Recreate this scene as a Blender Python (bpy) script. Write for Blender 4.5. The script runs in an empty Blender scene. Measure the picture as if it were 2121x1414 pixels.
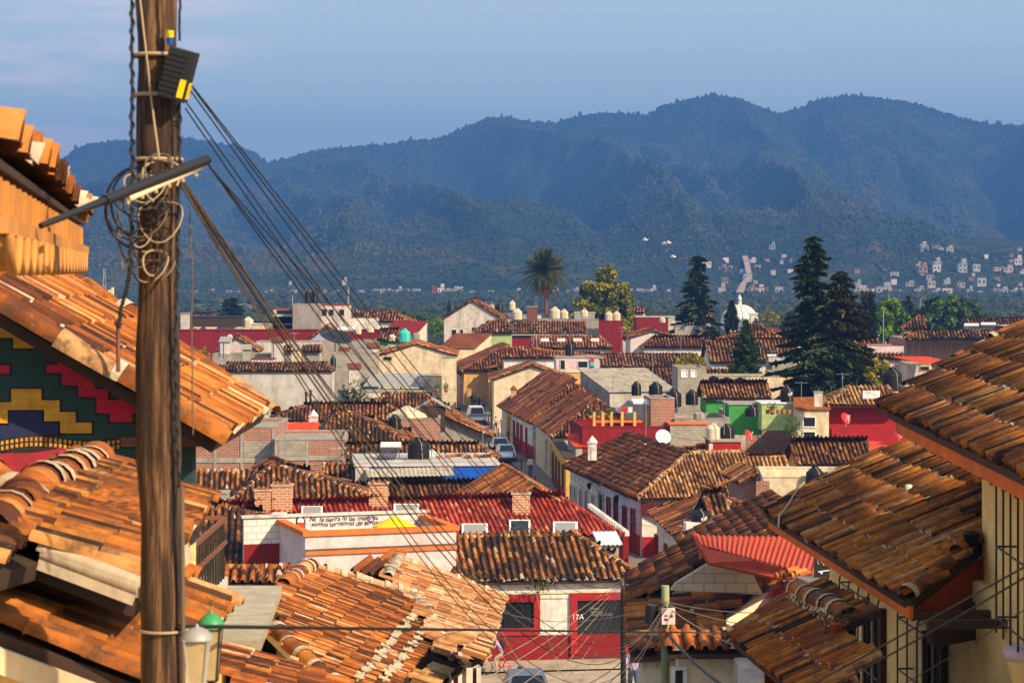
import bpy, math, random, numpy as np
from math import radians as RD, sin, cos, pi, sqrt, atan2, tan
from mathutils import Vector as V
SC = bpy.context.scene; COL = SC.collection
rng = np.random.default_rng(11); random.seed(11)
# ---------------------------------------------------------------- camera
F, CX, HV, CZ = 4593.0, 1060.5, 560.0, 17.0       # focal length in photo pixels, centre column, horizon row, eye height
cam = bpy.data.cameras.new('camera'); camo = bpy.data.objects.new('camera', cam); COL.objects.link(camo)
camo.location = (0, 0, CZ); camo.rotation_euler = (pi/2, 0, 0)
cam.sensor_width = 36; cam.lens = F/2121*36; cam.shift_y = -147/2121
cam.clip_start = .5; cam.clip_end = 30000
cam.dof.use_dof = True; cam.dof.focus_distance = 115; cam.dof.aperture_fstop = 7.5
SC.camera = camo
# ---------------------------------------------------------------- light
SUN_AZ, SUN_EL = 131., 34.       # azimuth clockwise from +Y (view direction)
sd = V((sin(RD(SUN_AZ))*cos(RD(SUN_EL)), cos(RD(SUN_AZ))*cos(RD(SUN_EL)), sin(RD(SUN_EL))))
sl = bpy.data.lights.new('sun', 'SUN'); sl.energy = 5.0; sl.angle = RD(.6); sl.color = (1, .76, .48)
so = bpy.data.objects.new('sun', sl); COL.objects.link(so); so.rotation_euler = sd.to_track_quat('Z', 'Y').to_euler()
W = bpy.data.worlds.new('World'); SC.world = W; W.use_nodes = True
nt = W.node_tree; nt.nodes.clear()
def nn(nt, t, **k):
    n = nt.nodes.new(t)
    for a, b in k.items():
        if a.startswith('i_'): n.inputs[int(a[2:])].default_value = b
        else: setattr(n, a, b)
    return n
out = nn(nt, 'ShaderNodeOutputWorld'); bg = nn(nt, 'ShaderNodeBackground')
sky = nn(nt, 'ShaderNodeTexSky', sky_type='NISHITA', sun_disc=False, sun_elevation=RD(SUN_EL), sun_rotation=RD(SUN_AZ))
sky.air_density = 1.0; sky.dust_density = 2.0; sky.ozone_density = 2.5
tc = nn(nt, 'ShaderNodeTexCoord'); mp = nn(nt, 'ShaderNodeMapping')
mp.inputs['Scale'].default_value = (1.2, 1.2, 9.); mp.inputs['Location'].default_value = (.35, 0, .62)
nz = nn(nt, 'ShaderNodeTexNoise'); nz.inputs['Scale'].default_value = 2.6; nz.inputs['Detail'].default_value = 5
rp = nn(nt, 'ShaderNodeValToRGB'); rp.color_ramp.elements[0].position = .38; rp.color_ramp.elements[1].position = .72
rp.color_ramp.elements[0].color = (.42, .42, .42, 1); rp.color_ramp.elements[1].color = (.9, .9, .9, 1)
mx = nn(nt, 'ShaderNodeMix', data_type='RGBA')
nt.links.new(tc.outputs['Generated'], mp.inputs[0]); nt.links.new(mp.outputs[0], nz.inputs[0]); nt.links.new(nz.outputs[0], rp.inputs[0])
nt.links.new(rp.outputs[0], mx.inputs[0]); nt.links.new(sky.outputs[0], mx.inputs[6]); mx.inputs[7].default_value = (3.5, 4.0, 4.5, 1)
bg.inputs[1].default_value = .135
def vmath(op, a, b):
    n = nn(nt, 'ShaderNodeVectorMath', operation=op); nt.links.new(a, n.inputs[0]); n.inputs[1].default_value = b; return n
tcn = vmath('NORMALIZE', tc.outputs['Generated'], (0, 0, 0)); dd0 = vmath('DOT_PRODUCT', tcn.outputs[0], tuple(V((-.200, 1, .122)).normalized()))
m1 = nn(nt, 'ShaderNodeMapRange'); m1.inputs['From Min'].default_value = .9950; m1.inputs['From Max'].default_value = .9992; nt.links.new(dd0.outputs['Value'], m1.inputs[0])
mp2 = nn(nt, 'ShaderNodeMapping'); mp2.inputs['Scale'].default_value = (9, 9, 60); nt.links.new(tc.outputs['Generated'], mp2.inputs[0]); n2 = nn(nt, 'ShaderNodeTexNoise'); n2.inputs['Scale'].default_value = 1.5; n2.inputs['Detail'].default_value = 4; nt.links.new(mp2.outputs[0], n2.inputs[0])
m2 = nn(nt, 'ShaderNodeMapRange'); m2.inputs['From Min'].default_value = .44; m2.inputs['From Max'].default_value = .66; m2.inputs['To Max'].default_value = .5; nt.links.new(n2.outputs[0], m2.inputs[0])
mm = nn(nt, 'ShaderNodeMath', operation='MULTIPLY'); nt.links.new(m1.outputs[0], mm.inputs[0]); nt.links.new(m2.outputs[0], mm.inputs[1])
# paler, greyer air towards the skyline
sx = nn(nt, 'ShaderNodeSeparateXYZ'); nt.links.new(tcn.outputs[0], sx.inputs[0]); m3 = nn(nt, 'ShaderNodeMapRange'); m3.inputs['From Min'].default_value = .26; m3.inputs['From Max'].default_value = .04; m3.inputs['To Max'].default_value = .9; nt.links.new(sx.outputs[2], m3.inputs[0])
mxh = nn(nt, 'ShaderNodeMix', data_type='RGBA'); nt.links.new(m3.outputs[0], mxh.inputs[0]); nt.links.new(mx.outputs[2], mxh.inputs[6]); mxh.inputs[7].default_value = (4.2, 5.0, 5.4, 1)
mx = nn(nt, 'ShaderNodeMix', data_type='RGBA'); nt.links.new(mm.outputs[0], mx.inputs[0]); nt.links.new(mxh.outputs[2], mx.inputs[6]); mx.inputs[7].default_value = (8.4, 6.4, 6.4, 1)
nt.links.new(mx.outputs[2], bg.inputs[0]); nt.links.new(bg.outputs[0], out.inputs[0])
SC.view_settings.view_transform = 'Standard'; SC.view_settings.look = 'None'; SC.view_settings.exposure = .62
SC.render.engine = 'CYCLES'
cy = SC.cycles; cy.use_denoising = True; cy.max_bounces = 6; cy.diffuse_bounces = 3; cy.glossy_bounces = 2
cy.transmission_bounces = 4; cy.transparent_max_bounces = 8; cy.volume_bounces = 0; cy.sample_clamp_indirect = 4
cy.use_adaptive_sampling = True; cy.adaptive_threshold = .02
# ---------------------------------------------------------------- geometry helpers
def A3(*a): return np.array(a, float)
def ray(u, v): return A3((u-CX)/F, 1, -(v-HV)/F)
CAM = A3(0, 0, CZ)
def P(u, v, d): return CAM+ray(u, v)*d
def Z(u, v, z): return CAM+ray(u, v)*((CZ-z)*F/(v-HV))
def nrm(a): return a/np.linalg.norm(a)
def hd(deg): return A3(cos(RD(deg)), sin(RD(deg)), 0)          # direction on the ground, degrees counter-clockwise from +x
def rot90(e): return A3(-e[1], e[0], 0)
def hit(u, v, p, n):
    r = ray(u, v); return CAM+r*(np.dot(p-CAM, n)/np.dot(r, n))
def along(u, p, e):                                           # where the column u crosses the upright plane through p along e
    k = (u-CX)/F; t = (k*p[1]-p[0])/(e[0]-k*e[1]); return p+e*t
def zat(v, p): return CZ-(v-HV)/F*p[1]

class MB:
    def __init__(s): s.v = []; s.f = []; s.m = []; s.t = []; s.s = []; s.n = 0
    def add(s, v, f, mi=0, tint=.5, smooth=False):
        v = np.asarray(v, float).reshape(-1, 3); f = np.asarray(f, int)
        if f.ndim == 1: f = f[None]
        s.v.append(v); s.f.append(f+s.n); s.n += len(v)
        s.m.append(np.full(len(f), mi) if np.isscalar(mi) else np.asarray(mi)); s.s.append(np.full(len(f), smooth))
        s.t.append(np.full(len(f), tint, float) if np.isscalar(tint) else np.asarray(tint, float))
        return s
    def box(s, o, a, b, c, mi=0, tint=.5):                    # corner and three edge vectors
        o, a, b, c = map(np.asarray, (o, a, b, c))
        v = [o, o+a, o+a+b, o+b, o+c, o+a+c, o+a+b+c, o+b+c]
        f = [[0, 3, 2, 1], [4, 5, 6, 7], [0, 1, 5, 4], [1, 2, 6, 5], [2, 3, 7, 6], [3, 0, 4, 7]]
        if np.dot(np.cross(a, b), c) < 0: f = [q[::-1] for q in f]
        return s.add(v, f, mi, tint)
    def bx(s, c, e, L, D, H, mi=0, tint=.5):                  # upright box centred on c in plan, standing on c.z
        u = rot90(e); return s.box(c-e*L/2-u*D/2, e*L, u*D, A3(0, 0, H), mi, tint)
    def tube(s, pts, r, seg=8, mi=0, tint=.5, cap=True, smooth=True):
        pts = np.asarray(pts, float); n = len(pts); r = np.broadcast_to(r, (n,))
        tg = np.gradient(pts, axis=0); tg /= np.linalg.norm(tg, axis=1)[:, None]+1e-9
        ref = A3(0, 0, 1) if abs(tg[0, 2]) < .9 else A3(1, 0, 0)
        V_ = []
        for i in range(n):
            a = np.cross(tg[i], ref); a /= np.linalg.norm(a)+1e-9; b = np.cross(tg[i], a)
            th = np.arange(seg)*2*pi/seg; V_.append(pts[i]+r[i]*(np.cos(th)[:, None]*a+np.sin(th)[:, None]*b))
        f = [[i*seg+j, i*seg+(j+1) % seg, (i+1)*seg+(j+1) % seg, (i+1)*seg+j] for i in range(n-1) for j in range(seg)]
        V_ = np.concatenate(V_); s.add(V_, f, mi, tint, smooth)
        if cap: s.add(V_[:seg], [list(range(seg))], mi, tint); s.add(V_[-seg:], [list(range(seg))[::-1]], mi, tint)
        return s
    def lathe(s, c, prof, seg=20, mi=0, tint=.5, smooth=True):
        c = np.asarray(c); th = np.arange(seg)*2*pi/seg
        v = np.concatenate([c+np.stack([r*np.cos(th), r*np.sin(th), np.full(seg, z)], 1) for r, z in prof])
        f = [[i*seg+j, i*seg+(j+1) % seg, (i+1)*seg+(j+1) % seg, (i+1)*seg+j] for i in range(len(prof)-1) for j in range(seg)]
        return s.add(v, f, mi, tint, smooth)
    def poly(s, pts, mi=0, tint=.5): return s.add(pts, [list(range(len(pts)))], mi, tint)
    def slab(s, pts, vec, mi=0, tint=.5):                     # polygon thickened along vec
        pts = np.asarray(pts, float); n = len(pts); vec = np.asarray(vec, float)
        s.add(pts, [list(range(n))], mi, tint); s.add(pts+vec, [list(range(n))[::-1]], mi, tint)
        s.add(np.concatenate([pts, pts+vec]), [[i, (i+1) % n, (i+1) % n+n, i+n] for i in range(n)], mi, tint); return s
    def ball(s, c, r, seg=10, mi=0, tint=.5, sc=(1, 1, 1)):
        m = seg//2; pr = [(max(r*sin(pi*i/m), 1e-4)*sc[0], -r*cos(pi*i/m)*sc[2]) for i in range(m+1)]
        return s.lathe(c, pr, seg, mi, tint)
    def mesh(s, name, mats, org):
        me = bpy.data.meshes.new(name); v = np.concatenate(s.v)-org
        me.vertices.add(len(v)); me.vertices.foreach_set('co', v.astype(np.float32).ravel())
        tot = sum(len(f) for f in s.f); ln = np.concatenate([np.full(len(f), f.shape[1]) for f in s.f])
        idx = np.concatenate([f.ravel() for f in s.f])
        me.loops.add(len(idx)); me.loops.foreach_set('vertex_index', idx.astype(np.int32))
        me.polygons.add(tot); st = np.concatenate([[0], np.cumsum(ln)[:-1]]); me.polygons.foreach_set('loop_start', st.astype(np.int32))
        me.polygons.foreach_set('material_index', np.concatenate(s.m).astype(np.int32))
        me.polygons.foreach_set('use_smooth', np.concatenate(s.s))
        me.update(calc_edges=True)
        a = me.attributes.new('tint', 'FLOAT', 'FACE'); a.data.foreach_set('value', np.concatenate(s.t).astype(np.float32))
        for m in mats: me.materials.append(M[m] if isinstance(m, str) else m)
        return me
BASE = {}
def props(o, label=None, cat=None, group=None, kind=None):
    for k, x in (('label', label), ('category', cat), ('group', group), ('kind', kind)):
        if x: o[k] = x
    return o
def root(name, label, cat, loc, group=None):
    o = bpy.data.objects.new(name, None); COL.objects.link(o); o.location = tuple(loc); BASE[o.name] = np.array(loc, float)
    return props(o, label, cat, group)
def part(mb, name, mats, parent, label=None, kind=None):
    if not mb.v: return None
    p = parent
    while p.parent: p = p.parent
    o = bpy.data.objects.new(name, mb.mesh(name, mats if isinstance(mats, (list, tuple)) else [mats], BASE[p.name]))
    COL.objects.link(o); o.parent = parent; return props(o, label, kind=kind)
def thing(mb, name, mats, label, cat, group=None, org=None):
    v = np.concatenate(mb.v)
    if org is None: org = A3((v[:, 0].min()+v[:, 0].max())/2, (v[:, 1].min()+v[:, 1].max())/2, v[:, 2].min())
    o = bpy.data.objects.new(name, mb.mesh(name, mats if isinstance(mats, (list, tuple)) else [mats], org)); o.location = tuple(org)
    COL.objects.link(o); BASE[o.name] = org; return props(o, label, cat, group)
def setting(mb, name, mats, kind='structure'):
    o = bpy.data.objects.new(name, mb.mesh(name, mats if isinstance(mats, (list, tuple)) else [mats], A3(0, 0, 0))); COL.objects.link(o); o['kind'] = kind; return o
def copy_tree(o, loc, label=None, group=None, rz=None):
    c = o.copy(); COL.objects.link(c); c.location = tuple(loc)
    if rz is not None: c.rotation_euler = (0, 0, rz)
    if label: c['label'] = label
    if group: c['group'] = group
    for ch in o.children:
        d = ch.copy(); COL.objects.link(d); d.parent = c
        for g in ch.children:
            h = g.copy(); COL.objects.link(h); h.parent = d
    return c
# ---------------------------------------------------------------- materials
M = {}
def newmat(name):
    m = bpy.data.materials.new(name); m.use_nodes = True; t = m.node_tree; t.nodes.clear(); M[name] = m
    o = nn(t, 'ShaderNodeOutputMaterial'); b = nn(t, 'ShaderNodeBsdfPrincipled'); t.links.new(b.outputs[0], o.inputs[0]); return m, t, b, o
def mixc(t, fac, a, b, mode='MIX'):
    n = nn(t, 'ShaderNodeMix', data_type='RGBA', blend_type=mode)
    for i, x in ((0, fac), (6, a), (7, b)):
        if isinstance(x, bpy.types.NodeSocket): t.links.new(x, n.inputs[i])
        elif i == 0: n.inputs[0].default_value = x
        else: n.inputs[i].default_value = (*x[:3], 1)
    return n.outputs[2]
def noise(t, sc, det=4, vec=None, rough=.55, scale3=None):
    n = nn(t, 'ShaderNodeTexNoise'); n.inputs['Scale'].default_value = sc; n.inputs['Detail'].default_value = det; n.inputs['Roughness'].default_value = rough
    if vec is None:
        c = nn(t, 'ShaderNodeNewGeometry').outputs['Position']; vec = c
    if scale3:
        mpn = nn(t, 'ShaderNodeMapping'); mpn.inputs['Scale'].default_value = scale3; t.links.new(vec, mpn.inputs[0]); vec = mpn.outputs[0]
    t.links.new(vec, n.inputs[0]); return n.outputs[0]
def ramp(t, fac, stops, interp='LINEAR'):
    n = nn(t, 'ShaderNodeValToRGB'); cr = n.color_ramp; cr.interpolation = interp
    while len(cr.elements) < len(stops): cr.elements.new(.5)
    for el, (p, c) in zip(cr.elements, stops): el.position = p; el.color = (*(c if not np.isscalar(c) else (c, c, c)), 1)
    t.links.new(fac, n.inputs[0]); return n.outputs[0]
def bump(t, b, h, strength=.3, dist=.03):
    n = nn(t, 'ShaderNodeBump'); n.inputs['Strength'].default_value = strength; n.inputs['Distance'].default_value = dist
    t.links.new(h, n.inputs['Height']); t.links.new(n.outputs[0], b.inputs['Normal'])
def plaster(name, col, stain=(.12, .10, .08), amt=.5, rough=.9, sc=1.2, bmp=.25, grey=.25):
    m, t, b, o = newmat(name)
    c1 = mixc(t, ramp(t, noise(t, 2.2*sc, 5), [(.35, 0), (.7, 1)]), tuple(x*.80 for x in col), tuple(min(x*1.08, .9) for x in col))
    st = ramp(t, noise(t, .9*sc, 6, scale3=(1, 1, .28), rough=.7), [(.45, 0), (.70, amt)])
    c2 = mixc(t, st, c1, stain)
    st2 = ramp(t, noise(t, 7*sc, 4, scale3=(1, 1, .5)), [(.55, 0), (.72, grey)])
    c3 = mixc(t, st2, c2, tuple(.55*x+.12 for x in col))
    t.links.new(c3, b.inputs['Base Color']); b.inputs['Roughness'].default_value = rough; b.inputs['Specular IOR Level'].default_value = .2
    bump(t, b, noise(t, 14, 4), bmp, .02); return m
def plain(name, col, rough=.6, metal=0, var=.12, sc=6, spec=.4, bmp=0):
    m, t, b, o = newmat(name)
    c = mixc(t, noise(t, sc, 3), tuple(x*(1-var) for x in col), tuple(min(1, x*(1+var)) for x in col))
    t.links.new(c, b.inputs['Base Color']); b.inputs['Roughness'].default_value = rough; b.inputs['Metallic'].default_value = metal; b.inputs['Specular IOR Level'].default_value = spec
    if bmp: bump(t, b, noise(t, 20, 4), bmp, .02)
    return m
def tilemat(name, stops, lich=(.035, .03, .022), la=.55, pale=(.62, .50, .38), pa=.25, rough=.85):
    m, t, b, o = newmat(name)
    at = nn(t, 'ShaderNodeAttribute', attribute_name='tint')
    c = ramp(t, at.outputs['Fac'], stops)
    c = mixc(t, ramp(t, noise(t, 3.5, 5), [(.3, 0), (.7, 1)]), mixc(t, 1, c, (.55, .48, .44), 'MULTIPLY'), c)
    c = mixc(t, ramp(t, noise(t, .45, 5, rough=.6), [(.42, 0), (.62, .5)]), c, mixc(t, 1, c, (.42, .36, .33), 'MULTIPLY'))
    c = mixc(t, ramp(t, noise(t, 5.5, 6, rough=.7), [(.46, 0), (.64, la)]), c, lich)
    c = mixc(t, ramp(t, noise(t, 9, 5, rough=.7, scale3=(1, 1, 1.3)), [(.60, 0), (.70, pa)]), c, pale)
    t.links.new(c, b.inputs['Base Color']); b.inputs['Roughness'].default_value = rough; b.inputs['Specular IOR Level'].default_value = .25
    bump(t, b, noise(t, 25, 4), .35, .012); return m
T_OLD = [(0, (.022, .014, .010)), (.25, (.07, .03, .017)), (.5, (.26, .088, .020)), (.75, (.50, .19, .042)), (.92, (.62, .31, .09)), (1, (.64, .46, .30))]
T_ORA = [(0, (.05, .02, .012)), (.25, (.16, .045, .015)), (.5, (.42, .125, .020)), (.75, (.60, .21, .035)), (.92, (.68, .33, .09)), (1, (.70, .52, .34))]
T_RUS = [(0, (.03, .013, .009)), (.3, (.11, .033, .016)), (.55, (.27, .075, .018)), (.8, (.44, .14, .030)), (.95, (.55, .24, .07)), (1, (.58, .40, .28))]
T_RED = [(0, (.16, .02, .015)), (.3, (.34, .04, .03)), (.6, (.50, .07, .04)), (.85, (.62, .14, .07)), (1, (.72, .34, .2))]
T_PAL = [(0, (.16, .07, .035)), (.25, (.42, .17, .06)), (.5, (.66, .34, .14)), (.75, (.78, .52, .30)), (1, (.85, .74, .58))]
tilemat('tile_old', T_OLD); tilemat('tile_orange', T_ORA, la=.35); tilemat('tile_rust', T_RUS, la=.45, pa=.15)
tilemat('tile_red', T_RED, la=.12, pa=.2, pale=(.62, .3, .2)); tilemat('tile_pale', T_PAL, la=.2, pa=.6, pale=(.8, .7, .55))
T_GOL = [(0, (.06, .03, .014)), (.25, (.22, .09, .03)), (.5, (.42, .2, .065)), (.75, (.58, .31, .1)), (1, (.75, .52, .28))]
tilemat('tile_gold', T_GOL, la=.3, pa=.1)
T_NEA = [(0, (.02, .009, .005)), (.2, (.07, .022, .008)), (.45, (.27, .08, .014)), (.7, (.50, .165, .022)), (.9, (.62, .25, .035)), (1, (.60, .34, .15))]
tilemat('tile_near', T_NEA, la=.78, pa=.12)
plaster('mortar', (.52, .43, .31), amt=.45, sc=3); plaster('white_paint', (.74, .70, .65)); plaster('cream', (.74, .60, .40)); plaster('off_white', (.66, .60, .52), amt=.65)
plaster('pinkish', (.66, .52, .52), amt=.2, grey=.5); plaster('pink', (.72, .34, .32), amt=.2); plaster('yellow', (.74, .44, .08), amt=.35); plaster('ochre', (.66, .38, .12), amt=.3)
plaster('warm_yellow', (.96, .66, .27), amt=.08, grey=.1, bmp=.4); plaster('red_paint', (.36, .018, .02), stain=(.14, .02, .02), amt=.35, grey=.05); plaster('dark_red', (.22, .014, .016), stain=(.08, .01, .01), amt=.3, grey=.05)
plaster('grey_plaster', (.33, .30, .27), amt=.5); plaster('concrete', (.36, .33, .28), amt=.7); plaster('dirty_white', (.52, .49, .45), stain=(.2, .17, .14), amt=.75, sc=.6); plaster('blue_wall', (.015, .10, .50), stain=(.01, .05, .25), amt=.3, grey=.05)
plaster('green_wall', (.05, .30, .06), amt=.2, grey=.05); plaster('lilac', (.42, .40, .62), amt=.2); plaster('dark_stone', (.09, .085, .08), amt=.3); plaster('orange_paint', (.72, .17, .03), amt=.2, grey=.05); plaster('red_orange', (.70, .06, .02), amt=.15, grey=.05)
plaster('lime_green', (.38, .5, .2), amt=.2); plaster('dome_white', (.80, .74, .66), amt=.35, sc=.3); plaster('terrace', (.40, .13, .06), amt=.4)
plaster('weathered', (.42, .38, .30), stain=(.15, .12, .09), amt=.75, sc=1.3, grey=.4); plaster('far_a', (.40, .38, .36)); plaster('far_b', (.46, .40, .34)); plaster('far_c', (.30, .17, .13)); plaster('far_d', (.36, .37, .40)); plaster('slab_top', (.42, .37, .27), stain=(.22, .2, .15), amt=.7, sc=1.5)
plain('wood_dark', (.045, .025, .016), .8, bmp=.3); plain('wood_brown', (.16, .06, .03), .7); plain('maroon', (.13, .014, .012), .55); plain('black_metal', (.015, .015, .016), .45); plain('glass_dark', (.012, .016, .022), .12, spec=.6); plain('tank_black', (.008, .010, .012), .5, spec=.25)
plain('tank_cream', (.66, .54, .38), .5); plain('steel', (.5, .5, .5), .35, metal=.8); plain('white_metal', (.72, .72, .70), .4); plain('sheet_grey', (.34, .33, .31), .55, metal=.2, var=.4, sc=2); plain('rust', (.18, .07, .04), .8, var=.5)
plain('door_teal', (.012, .07, .085), .5); plain('door_red', (.20, .02, .018), .5); plain('red_metal', (.55, .01, .015), .4); plain('rubber', (.02, .02, .02), .8); plain('turquoise', (.03, .55, .45), .5); plain('umbrella_yellow', (.85, .55, .0), .6); plain('car_white', (.72, .73, .74), .3, spec=.5)
plain('sky_glass', (.25, .24, .22), .3); plain('cable_black', (.012, .012, .012), .6); plain('cable_grey', (.12, .09, .06), .6, var=.4); plain('cable_pale', (.36, .26, .16), .6)
plain('skin', (.38, .2, .13), .6); plain('hair', (.015, .01, .01), .6); plain('purple', (.22, .12, .3), .8); plain('khaki', (.4, .32, .2), .85); plain('navy', (.015, .02, .05), .8); plain('denim', (.04, .07, .13), .85); plain('cloth_pink', (.62, .40, .38), .85); plain('cloth_black', (.014, .014, .016), .85); plain('cloth_red', (.3, .02, .02), .85); plain('cloth_grey', (.2, .2, .2), .85); plain('blue_cap', (.03, .07, .3), .7); plain('white_cloth', (.7, .68, .66), .8)
def brickmat(name, c1, c2, mort, s=1.0, bw=.26, bh=.085, ms=.012, dirt=.4):
    m, t, b, o = newmat(name); g = nn(t, 'ShaderNodeNewGeometry'); sp = nn(t, 'ShaderNodeSeparateXYZ'); t.links.new(g.outputs['Position'], sp.inputs[0])
    a = nn(t, 'ShaderNodeMath', operation='ADD'); t.links.new(sp.outputs[0], a.inputs[0]); t.links.new(sp.outputs[1], a.inputs[1])
    cb = nn(t, 'ShaderNodeCombineXYZ'); t.links.new(a.outputs[0], cb.inputs[0]); t.links.new(sp.outputs[2], cb.inputs[1])
    br = nn(t, 'ShaderNodeTexBrick'); t.links.new(cb.outputs[0], br.inputs[0])
    br.inputs['Color1'].default_value = (*c1, 1); br.inputs['Color2'].default_value = (*c2, 1); br.inputs['Mortar'].default_value = (*mort, 1)
    br.inputs['Scale'].default_value = 1; br.inputs['Brick Width'].default_value = bw*s; br.inputs['Row Height'].default_value = bh*s; br.inputs['Mortar Size'].default_value = ms*s
    c = mixc(t, ramp(t, noise(t, 1.3, 6, rough=.7), [(.48, 0), (.7, dirt)]), br.outputs[0], (.08, .06, .05))
    t.links.new(c, b.inputs['Base Color']); b.inputs['Roughness'].default_value = .9
    bump(t, b, br.outputs['Fac'], -.4, .02); return m
brickmat('brick', (.34, .085, .035), (.22, .055, .028), (.42, .36, .28), s=1.3); brickmat('brick_orange', (.52, .2, .08), (.40, .13, .06), (.55, .43, .28), s=1.5, ms=.016, dirt=.15)
brickmat('block', (.38, .34, .28), (.30, .27, .22), (.2, .17, .14), bw=.4, bh=.2, ms=.014); brickmat('block_white', (.66, .60, .56), (.6, .55, .52), (.32, .28, .26), bw=.55, bh=.3, ms=.014, dirt=.1)
def barkmat():
    m, t, b, o = newmat('pole_wood')
    n1 = noise(t, 26, 8, scale3=(1, 1, .045), rough=.8)
    c = ramp(t, n1, [(.38, (.005, .003, .002)), (.47, (.03, .014, .007)), (.54, (.10, .045, .018)), (.70, (.34, .19, .085))])
    t.links.new(c, b.inputs['Base Color']); b.inputs['Roughness'].default_value = .8; bump(t, b, n1, .9, .03)
barkmat()
def leafmat(name, stops, tr=.25):
    m, t, b, o = newmat(name); at = nn(t, 'ShaderNodeAttribute', attribute_name='tint'); c = ramp(t, at.outputs['Fac'], stops)
    t.links.new(c, b.inputs['Base Color']); b.inputs['Roughness'].default_value = .65; b.inputs['Specular IOR Level'].default_value = .3
    if tr:
        tl = nn(t, 'ShaderNodeBsdfTranslucent'); t.links.new(c, tl.inputs[0]); ms = nn(t, 'ShaderNodeMixShader'); ms.inputs[0].default_value = tr
        t.links.new(b.outputs[0], ms.inputs[1]); t.links.new(tl.outputs[0], ms.inputs[2]); t.links.new(ms.outputs[0], o.inputs[0])
leafmat('leaf_olive', [(0, (.03, .045, .006)), (.5, (.19, .20, .018)), (1, (.60, .52, .04))])
leafmat('leaf_dark', [(0, (.008, .018, .008)), (.6, (.038, .066, .018)), (1, (.14, .14, .028))], .1)
leafmat('leaf_brownish', [(0, (.014, .02, .006)), (.6, (.065, .07, .016)), (1, (.20, .13, .025))], .1)
leafmat('leaf_bright', [(0, (.03, .08, .01)), (.5, (.14, .27, .02)), (1, (.32, .46, .05))], .3)
leafmat('leaf_mid', [(0, (.015, .04, .008)), (.6, (.07, .13, .022)), (1, (.2, .28, .05))])
leafmat('leaf_yellow', [(0, (.06, .08, .005)), (.5, (.28, .26, .015)), (1, (.55, .44, .03))], .35)
leafmat('palm_green', [(0, (.015, .03, .008)), (.6, (.05, .07, .018)), (1, (.16, .15, .04))], .15); leafmat('palm_dead', [(0, (.08, .035, .015)), (1, (.28, .13, .05))], .1)
leafmat('forest', [(0, (.008, .018, .010)), (.45, (.022, .036, .014)), (.8, (.055, .058, .02)), (1, (.085, .055, .026))], 0)
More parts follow.
